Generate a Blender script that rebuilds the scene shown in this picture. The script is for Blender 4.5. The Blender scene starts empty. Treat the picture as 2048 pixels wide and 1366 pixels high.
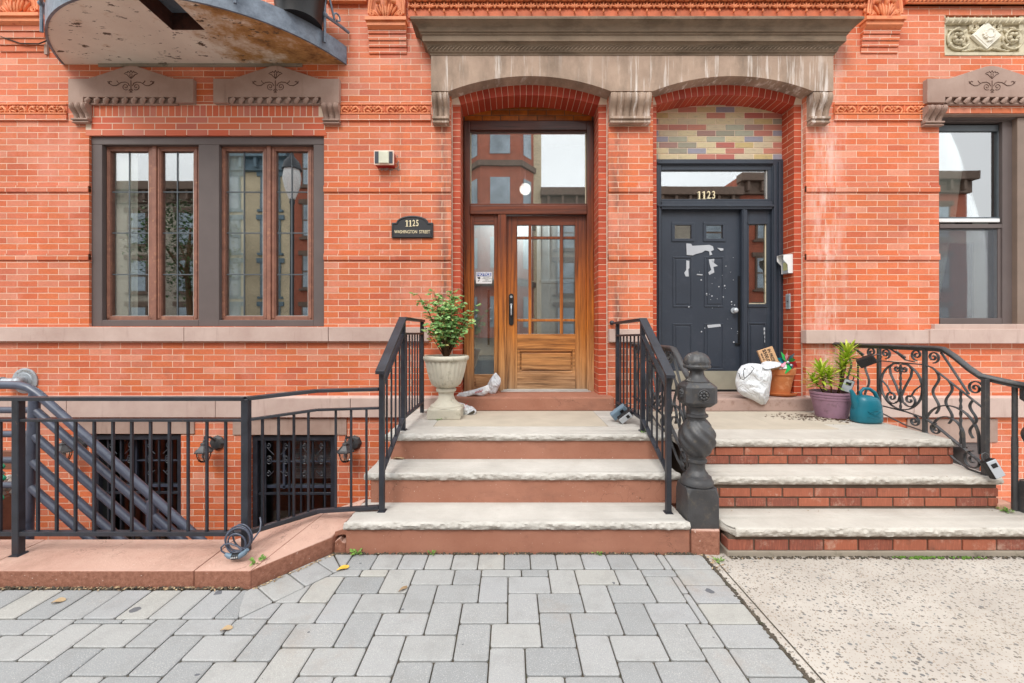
import bpy, math, random
from mathutils import Vector, Matrix, noise
R = random.Random(7)
rad = math.radians
SC = bpy.context.scene
COL = SC.collection

# ------------------------------------------------------------------ camera, sky, sun, exposure
F, CX, CY, H = 850.0, 1022.0, 660.0, 1.45        # measured: focal (px of 2048), vanishing point, eye height
cam_d = bpy.data.cameras.new('camera'); cam = bpy.data.objects.new('camera', cam_d); COL.objects.link(cam)
cam.location = (0, 0, H); cam.rotation_euler = (rad(90), 0, 0)
cam_d.sensor_width = 36; cam_d.lens = 36 * F / 2048
cam_d.shift_x = 2 / 2048; cam_d.shift_y = -23 / 2048
cam_d.clip_start = .05; cam_d.clip_end = 500
SC.camera = cam
W = bpy.data.worlds.new('World'); SC.world = W; W.use_nodes = True
wn = W.node_tree.nodes; wl = W.node_tree.links; wn.clear()
SUN_EL, SUN_ROT = rad(52), rad(200)
OVER_ZEN, OVER_HOR = 4.4, 7.2                              # clouded dome, before the strength of .15
sky = wn.new('ShaderNodeTexSky'); sky.sky_type = 'NISHITA'; sky.sun_disc = False
sky.sun_elevation = SUN_EL; sky.sun_rotation = SUN_ROT; sky.dust_density = 3
cl = wn.new('ShaderNodeTexNoise'); cl.inputs['Scale'].default_value = 2.0; cl.inputs['Detail'].default_value = 6
tc = wn.new('ShaderNodeTexCoord'); wl.new(tc.outputs['Generated'], cl.inputs['Vector'])
def wmath(op, a, b_):
    nd = wn.new('ShaderNodeMath'); nd.operation = op
    for i, v in enumerate((a, b_)):
        if isinstance(v, (int, float)): nd.inputs[i].default_value = v
        else: wl.new(v, nd.inputs[i])
    return nd.outputs[0]
sp3 = wn.new('ShaderNodeSeparateXYZ'); wl.new(tc.outputs['Generated'], sp3.inputs[0])
el = wmath('MAXIMUM', sp3.outputs[2], 0.0)                 # overcast: the zenith is brighter than the horizon
grad = wmath('ADD', wmath('MULTIPLY', el, OVER_ZEN), OVER_HOR)
lum = wmath('MULTIPLY', grad, wmath('ADD', wmath('MULTIPLY', cl.outputs[0], .9), .55))
cc3 = wn.new('ShaderNodeCombineColor'); wl.new(wmath('MULTIPLY', lum, .955), cc3.inputs[0]); wl.new(wmath('MULTIPLY', lum, .985), cc3.inputs[1]); wl.new(lum, cc3.inputs[2])
mx = wn.new('ShaderNodeMix'); mx.data_type = 'RGBA'; mx.inputs[0].default_value = .93
wl.new(sky.outputs[0], mx.inputs[6]); wl.new(cc3.outputs[0], mx.inputs[7])
bg = wn.new('ShaderNodeBackground'); bg.inputs[1].default_value = .15; wl.new(mx.outputs[2], bg.inputs[0])
wo = wn.new('ShaderNodeOutputWorld'); wl.new(bg.outputs[0], wo.inputs[0])
sl = bpy.data.lights.new('sun', 'SUN'); sl.energy = 1.5; sl.angle = rad(22); sl.color = (1, .97, .92)
so = bpy.data.objects.new('sun', sl); COL.objects.link(so); so.location = (-4, -6, 12)
so.rotation_euler = (rad(42), 0, rad(-22))
SC.view_settings.view_transform = 'Standard'; SC.view_settings.look = 'None'
SC.view_settings.gamma = 1; SC.view_settings.use_curve_mapping = False
SC.view_settings.exposure = 0.54
SC.cycles.max_bounces = 6; SC.cycles.transparent_max_bounces = 12; SC.cycles.caustics_reflective = False

# ------------------------------------------------------------------ helpers
def PX(px, Y): return (px - CX) * Y / F
def PZ(py, Y): return H - (py - CY) * Y / F
def s2l(c):
    c /= 255.0
    return c / 12.92 if c <= .04045 else ((c + .055) / 1.055) ** 2.4
def rgb(r, g, b, k=1.0): return (s2l(r) * k, s2l(g) * k, s2l(b) * k, 1)

class NT:
    def __init__(s, name):
        s.m = bpy.data.materials.new(name); s.m.use_nodes = True
        s.t = s.m.node_tree; s.t.nodes.clear()
        s.out = s.t.nodes.new('ShaderNodeOutputMaterial')
    def n(s, kind, **kw):
        nd = s.t.nodes.new('ShaderNode' + kind)
        for k, v in kw.items(): setattr(nd, k, v)
        return nd
    def l(s, a, b): s.t.links.new(a, b)
    def inp(s, sock, v):
        if hasattr(v, 'links') or isinstance(v, bpy.types.NodeSocket): s.l(v, sock)
        else: sock.default_value = v
    def math(s, op, a, b=0.0, c=0.0):
        nd = s.n('Math', operation=op); s.inp(nd.inputs[0], a); s.inp(nd.inputs[1], b); s.inp(nd.inputs[2], c)
        return nd.outputs[0]
    def mix(s, f, a, b, mode='MIX'):
        nd = s.n('Mix', data_type='RGBA', blend_type=mode); s.inp(nd.inputs[0], f); s.inp(nd.inputs[6], a); s.inp(nd.inputs[7], b)
        return nd.outputs[2]
    def rng(s, v, a, b, c=0.0, d=1.0):
        nd = s.n('MapRange'); s.inp(nd.inputs[0], v)
        for i, x in enumerate((a, b, c, d)): nd.inputs[i + 1].default_value = x
        return nd.outputs[0]
    def pos(s, sc=(1, 1, 1)):
        g = s.n('NewGeometry'); mp = s.n('Mapping'); mp.inputs['Scale'].default_value = sc
        s.l(g.outputs['Position'], mp.inputs['Vector']); return mp.outputs[0]
    def noise(s, scale, vec=None, detail=4, rough=.55):
        nd = s.n('TexNoise'); nd.inputs['Scale'].default_value = scale; nd.inputs['Detail'].default_value = detail
        nd.inputs['Roughness'].default_value = rough
        s.l(vec if vec is not None else s.pos(), nd.inputs['Vector']); return nd.outputs[0]
    def ramp(s, v, stops, interp='LINEAR'):
        nd = s.n('ValToRGB'); nd.color_ramp.interpolation = interp; e = nd.color_ramp.elements
        while len(e) < len(stops): e.new(.5)
        for i, (p, c) in enumerate(stops): e[i].position = p; e[i].color = c
        s.inp(nd.inputs[0], v); return nd.outputs[0]
    def island(s): return s.n('NewGeometry').outputs['Random Per Island']
    def finish(s, color, rough=.7, metal=0.0, bump=None, bstr=.3, bdist=.004, spec=.5, coat=0.0, alpha=None, trans=0.0):
        p = s.n('BsdfPrincipled'); s.inp(p.inputs['Base Color'], color); s.inp(p.inputs['Roughness'], rough)
        p.inputs['Metallic'].default_value = metal; p.inputs['Specular IOR Level'].default_value = spec
        p.inputs['Coat Weight'].default_value = coat
        if bump is not None:
            b = s.n('Bump'); b.inputs['Strength'].default_value = bstr; b.inputs['Distance'].default_value = bdist
            s.l(bump, b.inputs['Height']); s.l(b.outputs[0], p.inputs['Normal'])
        if trans:
            t = s.n('BsdfTranslucent'); s.inp(t.inputs[0], color); m = s.n('MixShader'); m.inputs[0].default_value = trans
            s.l(p.outputs[0], m.inputs[1]); s.l(t.outputs[0], m.inputs[2]); s.l(m.outputs[0], s.out.inputs[0])
        else: s.l(p.outputs[0], s.out.inputs[0])
        return s.m

def simple(name, c, rough=.6, var=.15, sc=6.0, metal=0.0, fine=60.0, bstr=.15, spec=.5, c2=None, island=0.0, trans=0.0, bdist=.003):
    t = NT(name); dark = tuple(x * (1 - var) for x in c[:3]) + (1,); lite = tuple(min(1, x * (1 + var)) for x in c[:3]) + (1,)
    col = t.mix(t.rng(t.noise(sc), .3, .7), dark, lite)
    if c2 is not None: col = t.mix(t.rng(t.noise(sc * 2.3, detail=7, rough=.7), .55, .68), col, c2)
    if island:
        v = t.rng(t.island(), 0, 1, 1 - island, 1 + island); m = t.n('VectorMath', operation='SCALE')
        t.l(col, m.inputs[0]); t.l(v, m.inputs['Scale']); col = m.outputs[0]
    return t.finish(col, rough, metal, t.noise(fine, detail=3), bstr, bdist, spec, trans=trans)

def brick_mat(name, cols, mortar, bw=.217, bh=.0647, ox=0.0, oz=0.0, mt=.0052, frontw=None, stain=1.0, rough=.62, grime=0.0):
    """courses laid out in world space; u runs along the face, v is height"""
    t = NT(name)
    g = t.n('NewGeometry'); P = t.n('SeparateXYZ'); t.l(g.outputs['Position'], P.inputs[0])
    N = t.n('SeparateXYZ'); t.l(g.outputs['True Normal'], N.inputs[0])
    sx = t.math('GREATER_THAN', t.math('ABSOLUTE', N.outputs[0]), .6)
    sz = t.math('GREATER_THAN', t.math('ABSOLUTE', N.outputs[2]), .6)
    wob = t.math('MULTIPLY', t.math('SUBTRACT', t.noise(9, detail=3), .5), .007)
    wob2 = t.math('MULTIPLY', t.math('SUBTRACT', t.noise(13, t.pos((1, 1, 1.7)), 3), .5), .008)
    u = t.math('ADD', t.math('MULTIPLY', P.outputs[0], t.math('SUBTRACT', 1.0, sx)), t.math('MULTIPLY', P.outputs[1], sx))
    v = t.math('ADD', t.math('MULTIPLY', P.outputs[2], t.math('SUBTRACT', 1.0, sz)), t.math('MULTIPLY', P.outputs[1], sz))
    u = t.math('ADD', t.math('ADD', u, 40.0 + ox), wob2); v = t.math('ADD', t.math('ADD', v, 20.0 * bh - oz), wob)
    if frontw: wd = t.math('ADD', t.math('MULTIPLY', sx, bw), t.math('MULTIPLY', t.math('SUBTRACT', 1.0, sx), frontw))
    else: wd = bw
    r = t.math('DIVIDE', v, bh); row = t.math('FLOOR', r)
    c = t.math('ADD', t.math('DIVIDE', u, wd), t.math('MULTIPLY', t.math('MODULO', row, 2.0), .5)); cc = t.math('FLOOR', c)
    fr = t.math('SUBTRACT', r, row); fc = t.math('SUBTRACT', c, cc)
    dr = t.math('MULTIPLY', t.math('MINIMUM', fr, t.math('SUBTRACT', 1.0, fr)), bh)
    dc = t.math('MULTIPLY', t.math('MINIMUM', fc, t.math('SUBTRACT', 1.0, fc)), wd)
    d = t.math('MINIMUM', dr, dc)
    mort = t.rng(d, mt * .42, mt * .62, 1.0, 0.0)
    cv = t.n('CombineXYZ'); t.l(row, cv.inputs[0]); t.l(cc, cv.inputs[1]); t.l(sx, cv.inputs[2])
    wn_ = t.n('TexWhiteNoise', noise_dimensions='3D'); t.l(cv.outputs[0], wn_.inputs[0])
    n = len(cols); col = t.ramp(wn_.outputs[0], [((i + .5) / n, cc_) for i, cc_ in enumerate(cols)])
    k = t.rng(t.noise(1.1, detail=3), .3, .7, .86, 1.12); k2 = t.rng(t.noise(45, t.pos((1, 1, 2)), 5, .7), .3, .7, .88, 1.12)
    m = t.n('VectorMath', operation='SCALE'); t.l(col, m.inputs[0]); t.l(t.math('MULTIPLY', k, k2), m.inputs['Scale']); col = m.outputs[0]
    if stain:
        s1 = t.math('MULTIPLY', t.rng(t.noise(1.7, detail=8, rough=.72), .52, .74), .55 * stain)
        col = t.mix(s1, col, rgb(225, 150, 130))
        s3 = t.math('MULTIPLY', t.rng(t.noise(4.5, t.pos((1.6, 1.6, .5)), 8, .75), .62, .72), .5 * stain)
        col = t.mix(s3, col, rgb(222, 190, 178))
        s2 = t.math('MULTIPLY', t.rng(t.noise(2.6, t.pos((1, 1, .6)), 8, .7), .6, .78), .4 * stain)
        col = t.mix(s2, col, rgb(110, 62, 52))
    if stain >= 1:                                         # soot along the pier edges, lime streaks on the right pier, damp low down
        for xc, wd_, cc_, st_ in ((-.70, .13, rgb(96, 74, 66), .95), (1.12, .16, rgb(96, 72, 64), .85), (3.30, .26, rgb(232, 206, 196), .75), (-1.15, .3, rgb(96, 74, 66), .35)):
            near = t.rng(t.math('ABSOLUTE', t.math('SUBTRACT', P.outputs[0], xc)), 0.0, wd_, 1, 0)
            nzz = t.rng(t.noise(3.2 + xc * .3, t.pos((3.2, 1, .7)), 8, .72), .42, .66)
            col = t.mix(t.math('MULTIPLY', t.math('MULTIPLY', near, nzz), st_), col, cc_)
    mc = t.mix(t.rng(t.noise(6, detail=5), .4, .75), mortar, tuple(x * .72 for x in mortar[:3]) + (1,))
    if grime:
        gz = t.math('MULTIPLY', t.rng(t.noise(5, t.pos((1.5, 1.5, .5)), 7, .7), .45, .7), grime)
        col = t.mix(gz, col, rgb(70, 60, 52))
    col = t.mix(mort, col, mc)
    hgt = t.math('ADD', t.math('MULTIPLY', mort, -1.0), t.math('MULTIPLY', t.noise(160, detail=3), .25))
    return t.finish(col, t.math('ADD', t.math('MULTIPLY', mort, .25), rough), 0, hgt, .6, .004, .35)

def wood_mat(name, vertical=True):
    t = NT(name); g = t.n('NewGeometry'); P = t.n('SeparateXYZ'); t.l(g.outputs['Position'], P.inputs[0])
    sc = (38, 38, 1.6) if vertical else (1.8, 38, 34)
    nz = t.noise(1.0, t.pos(sc), 8, .68); n2 = t.noise(1.0, t.pos((9, 9, .8) if vertical else (.9, 9, 9)), 4)
    z = t.math('ADD', P.outputs[2], t.math('MULTIPLY', t.math('SUBTRACT', n2, .5), .55))
    base = t.ramp(t.rng(z, .7, 3.8), [(0, rgb(196, 164, 132)), (.12, rgb(206, 152, 98)), (.26, rgb(206, 128, 52)), (.42, rgb(184, 102, 38)), (.6, rgb(128, 62, 32)), (1, rgb(82, 42, 32))])
    st = t.ramp(nz, [(.3, rgb(86, 74, 64)), (.46, rgb(196, 188, 178)), (.6, rgb(240, 238, 234)), (.72, (1, 1, 1, 1))])
    col = t.mix(1.0, base, st, 'MULTIPLY')
    return t.finish(col, t.rng(nz, .3, .7, .5, .34), 0, nz, .25, .002, .5, coat=.15)

M = {}
MORT = rgb(240, 212, 188, .95)
M['brick'] = brick_mat('painted brick', [rgb(202, 102, 64), rgb(208, 116, 80), rgb(206, 106, 60), rgb(210, 124, 92), rgb(200, 108, 76), rgb(214, 140, 112), rgb(190, 94, 64), rgb(206, 112, 70)], MORT, oz=.0245)
M['brick_red'] = brick_mat('red jamb brick', [rgb(170, 70, 44), rgb(184, 80, 50), rgb(178, 74, 50), rgb(190, 86, 54)], rgb(232, 204, 178, .9), bw=.23, frontw=9.0, stain=.25, oz=.01)
t = NT('voussoir brick'); i_ = t.island()
M['vouss'] = t.finish(t.ramp(i_, [(0, rgb(160, 56, 36)), (.5, rgb(176, 64, 42)), (1, rgb(186, 76, 50))]), .55, 0, t.noise(90), .2, .002)
M['mortar'] = simple('pale mortar', rgb(236, 214, 192, .95), .9, .08, 8)
t = NT('polychrome brick'); i_ = t.island()
pc = [rgb(176, 100, 88), rgb(196, 176, 132), rgb(150, 146, 128), rgb(204, 188, 150), rgb(182, 116, 100), rgb(146, 144, 156), rgb(196, 180, 150), rgb(158, 122, 112), rgb(192, 170, 118), rgb(188, 124, 104), rgb(164, 164, 144), rgb(200, 184, 146)]
c_ = t.ramp(i_, [(k / 12, c) for k, c in enumerate(pc)], 'CONSTANT'); c_ = t.mix(t.rng(t.noise(14, t.pos((1, 1, 3)), 6, .7), .5, .75, 0, .55), c_, rgb(120, 108, 104))
M['poly'] = t.finish(c_, .6, 0, t.noise(80), .3, .002)
M['amber'] = simple('amber glazed brick', rgb(150, 82, 22), .35, .3, 12, island=.3)
M['mortar_d'] = simple('dark mortar', rgb(92, 78, 66), .9)
t = NT('brownstone'); c_ = t.mix(t.rng(t.noise(2.2, detail=7, rough=.65), .3, .7), rgb(150, 124, 112), rgb(176, 152, 140))
c_ = t.mix(t.rng(t.noise(5, t.pos((3, 3, .5)), 6), .58, .75, 0, .5), c_, rgb(126, 102, 92))
M['bstone'] = t.finish(c_, .82, 0, t.noise(120, detail=5), .35, .003, .3)
t = NT('pale brownstone'); c_ = t.mix(t.rng(t.noise(2.2, detail=7, rough=.65), .3, .7), rgb(178, 152, 142), rgb(200, 178, 168))
c_ = t.mix(t.rng(t.noise(5, t.pos((3, 3, .4)), 6), .58, .75, 0, .5), c_, rgb(150, 122, 112))
M['bstone_l'] = t.finish(c_, .82, 0, t.noise(120, detail=5), .3, .003, .3)
M['carve'] = simple('groove shade and dirt', rgb(92, 68, 58), .9)  # dark tone paints in the shade of incised grooves, along with their dirt
def weathered(name, a, b, streak, dark, k=1.0, dv=(2.2, 1, .8)):
    t = NT(name); c_ = t.mix(t.rng(t.noise(3, detail=7, rough=.65), .3, .7), a, b)
    d_ = t.rng(t.noise(1.4, t.pos(dv), 7, .7), .48, .66, 0, .8); c_ = t.mix(d_, c_, dark)
    sn = t.noise(1.0, t.pos((15, 6, .9)), 7, .66); gp = t.n('NewGeometry'); sp_ = t.n('SeparateXYZ'); t.l(gp.outputs['Position'], sp_.inputs[0]); msk = t.math('MAXIMUM', t.rng(t.noise(.9, t.pos((1, 1, .3)), 2), .42, .62), t.rng(sp_.outputs[0], .95, 1.25))
    c_ = t.mix(t.math('MULTIPLY', t.math('MULTIPLY', t.rng(sn, .54, .68), msk), k), c_, streak)
    fl = t.rng(t.noise(70, detail=6, rough=.7), .62, .72, 0, .35); c_ = t.mix(fl, c_, rgb(170, 160, 125))
    return t.finish(c_, .88, 0, t.noise(90, detail=6), .45, .004, .25)
M['frieze'] = weathered('weathered brownstone frieze', rgb(158, 136, 120), rgb(184, 160, 142), rgb(236, 228, 222), rgb(128, 112, 98), .9)
M['cornice'] = weathered('dirty brownstone cornice', rgb(122, 106, 90), rgb(144, 126, 108), rgb(160, 148, 132), rgb(80, 70, 58), .08, (.9, 1, 4))
M['terra'] = simple('terracotta', rgb(224, 138, 92), .6, .15, 4, c2=rgb(196, 104, 66), fine=90, bstr=.25)
M['terra_d'] = simple('terracotta ground', rgb(196, 104, 68), .7, .2, 8)
M['cream'] = simple('cream terracotta relief', rgb(196, 186, 160), .7, .15, 6, c2=rgb(150, 138, 112))
M['ivory'] = simple('ivory medallion', rgb(225, 220, 205), .6, .08, 9)
def worn_paint(name, a_, b_, bare, dirt, fl):
    t = NT(name); c_ = t.mix(t.rng(t.noise(2.4, detail=7, rough=.65), .35, .65), a_, b_)
    c_ = t.mix(t.rng(t.noise(1.5, t.pos((1, 1, 2.2)), 9, .78), .52, .66, 0, .5), c_, dirt)
    c_ = t.mix(t.rng(t.noise(24, t.pos((1, 1, .5)), 7, .75), .6, .7, 0, .4), c_, dirt)
    c_ = t.mix(t.rng(t.noise(34, detail=8, rough=.75), .69, .71, 0, fl), c_, bare); c_ = t.mix(t.rng(t.noise(90, detail=3), .7, .74, 0, .7), c_, rgb(222, 206, 192))
    cr_v = t.n('TexVoronoi', feature='DISTANCE_TO_EDGE'); cr_v.inputs['Scale'].default_value = 1.3; vv = t.n('VectorMath', operation='ADD'); t.l(t.pos(), vv.inputs[0]); nn = t.n('TexNoise'); nn.inputs['Scale'].default_value = 6; nn.inputs['Detail'].default_value = 6; t.l(t.pos(), nn.inputs['Vector']); t.l(nn.outputs[1], vv.inputs[1]); t.l(vv.outputs[0], cr_v.inputs['Vector'])
    crk = t.math('MULTIPLY', t.rng(cr_v.outputs['Distance'], 0, .006, 1, 0), t.rng(t.noise(1.1, detail=2), .5, .56)); c_ = t.mix(t.math('MULTIPLY', crk, .75), c_, rgb(70, 50, 42))
    return t, c_
t, c_ = worn_paint('brown painted masonry', rgb(166, 116, 96), rgb(154, 104, 84), rgb(196, 160, 140), rgb(122, 86, 72), .7)
M['painted'] = t.finish(c_, .8, 0, t.noise(60, detail=8, rough=.7), .4, .003, .35)
M['pink'] = simple('pink painted cement', rgb(196, 150, 130), .82, .12, 2.5, c2=rgb(178, 126, 106), fine=130, bstr=.3)
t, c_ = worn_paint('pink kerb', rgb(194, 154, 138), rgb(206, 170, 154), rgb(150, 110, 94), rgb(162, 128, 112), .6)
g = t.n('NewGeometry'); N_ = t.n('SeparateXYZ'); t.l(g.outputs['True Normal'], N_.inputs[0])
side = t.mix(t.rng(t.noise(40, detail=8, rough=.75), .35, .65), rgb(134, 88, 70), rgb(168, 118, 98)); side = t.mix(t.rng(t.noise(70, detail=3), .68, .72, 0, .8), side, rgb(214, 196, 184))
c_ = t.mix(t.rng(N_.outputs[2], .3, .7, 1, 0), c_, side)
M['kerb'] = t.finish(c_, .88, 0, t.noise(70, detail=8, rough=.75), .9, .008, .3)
def stone_tread(name, a, b):
    t = NT(name); c_ = t.mix(t.rng(t.noise(4, detail=7, rough=.6), .3, .7), a, b)
    c_ = t.mix(t.rng(t.noise(140, detail=3), .55, .75, 0, .35), c_, rgb(160, 150, 136))
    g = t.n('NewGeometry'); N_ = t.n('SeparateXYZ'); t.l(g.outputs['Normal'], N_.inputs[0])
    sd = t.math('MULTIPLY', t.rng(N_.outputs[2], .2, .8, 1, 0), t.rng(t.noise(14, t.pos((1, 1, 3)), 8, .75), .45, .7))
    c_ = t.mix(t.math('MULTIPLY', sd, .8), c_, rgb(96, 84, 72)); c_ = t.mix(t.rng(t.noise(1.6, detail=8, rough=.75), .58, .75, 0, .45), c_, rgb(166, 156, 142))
    return t.finish(c_, .85, 0, t.noise(90, detail=7, rough=.65), .5, .004, .3)
M['tread'] = stone_tread('limestone tread', rgb(178, 174, 167), rgb(198, 194, 187))
M['tread_g'] = stone_tread('grey limestone tread', rgb(180, 174, 165), rgb(198, 193, 184))
M['inlay'] = simple('sandy landing slab', rgb(182, 172, 156), .85, .08, 5, fine=150, bstr=.3)
t = NT('stoop brick'); c_ = t.ramp(t.island(), [(0, rgb(132, 74, 58)), (.4, rgb(160, 92, 68)), (.8, rgb(150, 88, 68)), (1, rgb(124, 70, 58))])
nv = t.noise(1.0, t.pos((160, 160, 14)), 4); c_ = t.mix(t.rng(nv, .5, .7, 0, .35), c_, rgb(206, 120, 92))
c_ = t.mix(t.rng(t.noise(8, detail=9, rough=.8), .54, .68, 0, .6), c_, rgb(196, 168, 150)); c_ = t.mix(t.rng(t.noise(6, detail=8, rough=.75), .58, .7, 0, .55), c_, rgb(90, 66, 54))
M['sbrick'] = t.finish(c_, .85, 0, nv, .4, .003)
M['sill_g'] = simple('worn mauve sill stone', rgb(168, 142, 132), .85, .12, 4, c2=rgb(140, 112, 100), fine=100, bstr=.4)
t = NT('paver'); iv = t.island()
c_ = t.ramp(iv, [(0, rgb(140, 142, 143)), (.3, rgb(151, 152, 152)), (.6, rgb(160, 160, 158)), (.9, rgb(155, 156, 157)), (.95, rgb(162, 161, 157)), (1, rgb(170, 168, 161))])
c_ = t.mix(t.rng(t.noise(220, detail=2), .55, .7, 0, .5), c_, rgb(208, 206, 200)); c_ = t.mix(t.rng(t.noise(180, t.pos((1.1, 1, 1)), 2), .58, .7, 0, .4), c_, rgb(112, 114, 116))
c_ = t.mix(t.rng(t.noise(5, detail=8, rough=.75), .48, .72, 0, .45), c_, rgb(128, 127, 124)); c_ = t.mix(t.rng(t.noise(1.3, detail=6, rough=.7), .56, .7, 0, .35), c_, rgb(150, 130, 112))
vo = t.n('TexVoronoi', feature='F1', voronoi_dimensions='2D'); vo.inputs['Scale'].default_value = 2.6; vv = t.n('VectorMath', operation='ADD')
t.l(t.pos(), vv.inputs[0]); nn = t.n('TexNoise'); nn.inputs['Scale'].default_value = 25; t.l(t.pos(), nn.inputs['Vector'])
ns = t.n('VectorMath', operation='SCALE'); t.l(nn.outputs[1], ns.inputs[0]); ns.inputs['Scale'].default_value = .03; t.l(ns.outputs[0], vv.inputs[1])
t.l(vv.outputs[0], vo.inputs['Vector']); hv = t.n('SeparateColor'); t.l(vo.outputs['Color'], hv.inputs[0]); gum = t.math('MULTIPLY', t.math('LESS_THAN', vo.outputs['Distance'], t.math('MULTIPLY', t.math('POWER', hv.outputs[0], 2.5), .075)), .8)
c_ = t.mix(gum, c_, rgb(78, 80, 88))
M['paver'] = t.finish(c_, .9, 0, t.noise(260, detail=4), .5, .0025, .25)
M['joint'] = simple('dirt joint', rgb(76, 68, 58), .95, .4, 20, c2=rgb(58, 66, 40))
t = NT('exposed aggregate'); c_ = t.mix(t.rng(t.noise(2.5, detail=7, rough=.7), .35, .68), rgb(168, 160, 151), rgb(188, 181, 172))
for sc_, th, c1_, c2_ in ((110, .5, rgb(128, 112, 98), rgb(150, 132, 112)), (58, .48, rgb(84, 80, 76), rgb(128, 120, 110)), (30, .3, rgb(84, 84, 86), rgb(120, 124, 124))):
    v_ = t.n('TexVoronoi', feature='F1', voronoi_dimensions='2D'); v_.inputs['Scale'].default_value = sc_; t.l(t.pos((1, 1.15, 1)), v_.inputs['Vector'])
    hs = t.n('SeparateColor'); t.l(v_.outputs['Color'], hs.inputs[0]); on = t.math('GREATER_THAN', hs.outputs[1], .62)
    thr = t.math('MULTIPLY', t.math('POWER', hs.outputs[0], 1.4), th); c_ = t.mix(t.math('MULTIPLY', t.math('MULTIPLY', t.math('LESS_THAN', v_.outputs['Distance'], thr), on), .85), c_, t.mix(hs.outputs[2], c1_, c2_))
c_ = t.mix(t.rng(t.noise(.8, detail=7, rough=.75), .52, .7, 0, .35), c_, rgb(140, 128, 112))
M['aggr'] = t.finish(c_, .85, 0, t.noise(150), .3, .002, .3)
M['concrete'] = simple('old concrete', rgb(150, 140, 126), .9, .15, 3, c2=rgb(110, 104, 88))
M['asphalt'] = simple('asphalt', rgb(70, 70, 72), .9, .15, 3)
M['dirt'] = simple('soil crumbs', rgb(70, 48, 34), .95, .4, 30, island=.5)
t = NT('black iron paint'); nz = t.noise(7, detail=8, rough=.7); c_ = t.mix(t.rng(nz, .35, .7), rgb(26, 29, 36), rgb(46, 50, 60))
c_ = t.mix(t.rng(t.noise(22, detail=8, rough=.78), .62, .68, 0, .75), c_, rgb(100, 74, 60))
M['iron'] = t.finish(c_, t.rng(nz, .3, .7, .32, .55), 0, t.noise(60, detail=6), .3, .003, .6)
M['iron_g'] = simple('worn grey black cast iron', rgb(58, 58, 60), .48, .25, 9, c2=rgb(84, 78, 70), fine=70, bstr=.4, spec=.6)
M['pipe'] = simple('glossy dark blue pipe paint', rgb(72, 78, 94), .34, .12, 6, c2=rgb(58, 62, 76), fine=30, bstr=.1, spec=.6)
M['steel'] = simple('bare aluminium', rgb(190, 188, 184), .4, .1, 10, metal=.6)
M['galv'] = simple('cast grey metal', rgb(160, 166, 172), .45, .2, 12, metal=.4, c2=rgb(120, 124, 128))
M['casing'] = simple('taupe painted casing', rgb(98, 88, 86), .55, .08, 4, spec=.4)
M['casing_l'] = simple('tan painted window casing', rgb(126, 108, 96), .55, .1, 4)
M['sash'] = simple('brown sash wood', rgb(140, 96, 80), .5, .2, 9, c2=rgb(172, 122, 96), fine=40)
M['wood_v'] = wood_mat('weathered door wood'); M['wood_h'] = wood_mat('weathered door wood rail', False)
M['muntin'] = simple('grey muntin', rgb(84, 92, 98), .5)
M['navy'] = simple('dark slate door paint', rgb(50, 57, 68), .4, .1, 3, c2=rgb(58, 64, 74), spec=.5, fine=80)
M['peel'] = simple('bare primer patch', rgb(176, 180, 186), .6, .06)
M['kick'] = simple('tarnished kick plate', rgb(164, 160, 144), .45, .12, 5, metal=.35)
M['black'] = simple('black', rgb(20, 20, 22), .45)
M['white'] = simple('white', rgb(225, 225, 225), .5, .05)
t = NT('white plastic film'); wv = t.n('TexNoise'); wv.inputs['Scale'].default_value = 7; wv.inputs['Detail'].default_value = 3; wv.inputs['Distortion'].default_value = 2.5; t.l(t.pos((1, 1, .55)), wv.inputs['Vector'])
rdg = t.math('ABSOLUTE', t.math('SUBTRACT', wv.outputs[0], .5)); rdg = t.math('ADD', rdg, t.math('MULTIPLY', t.math('ABSOLUTE', t.math('SUBTRACT', t.noise(26, t.pos((1, 1, .5)), 3), .5)), .4))
M['whitep'] = t.finish(t.mix(t.rng(t.noise(9), .4, .7), rgb(236, 239, 242), rgb(218, 223, 230)), .38, 0, rdg, 1.0, .05, .5, trans=.12)
M['red'] = simple('red ink', rgb(190, 40, 50), .6); M['redp'] = simple('red enamel', rgb(158, 28, 30), .45)
M['blue'] = simple('blue sign', rgb(36, 70, 150), .5, .05); M['gold'] = simple('cream lettering', rgb(226, 212, 176), .5, .05)
M['signbk'] = simple('bronze black plaque', rgb(44, 46, 50), .45, .1); M['green'] = simple('green foil', rgb(30, 170, 80), .35)
M['teal'] = simple('teal plastic', rgb(14, 104, 122), .38, .12, 8, spec=.5); M['tealf'] = simple('teal foil', rgb(20, 110, 130), .3)
M['pinkf'] = simple('pink foil', rgb(226, 140, 160), .3); M['mauve'] = simple('mauve plastic pot', rgb(146, 112, 130), .6, .12, 9, c2=rgb(120, 92, 104))
M['tpot'] = simple('terracotta pot', rgb(196, 118, 68), .75, .14, 7, c2=rgb(212, 148, 104))
M['soil'] = simple('potting soil', rgb(64, 44, 32), .95, .4, 60, fine=90, bstr=.8)
M['card'] = simple('brown cardboard', rgb(190, 150, 112), .8, .08)
M['box_g'] = simple('slate blue vinyl', rgb(104, 124, 140), .5, .1); M['silver'] = simple('silver face', rgb(186, 192, 198), .4, .06, metal=.3)
M['urn'] = simple('mossy cast stone', rgb(196, 190, 174), .88, .12, 5, c2=rgb(150, 146, 128), fine=110, bstr=.5)
t = NT('rose leaf'); c_ = t.ramp(t.island(), [(0, rgb(110, 160, 88)), (.4, rgb(146, 192, 122)), (.75, rgb(170, 208, 142)), (.93, rgb(190, 210, 134)), (1, rgb(212, 176, 110))])
M['rose'] = t.finish(c_, .5, trans=.3)
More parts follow.
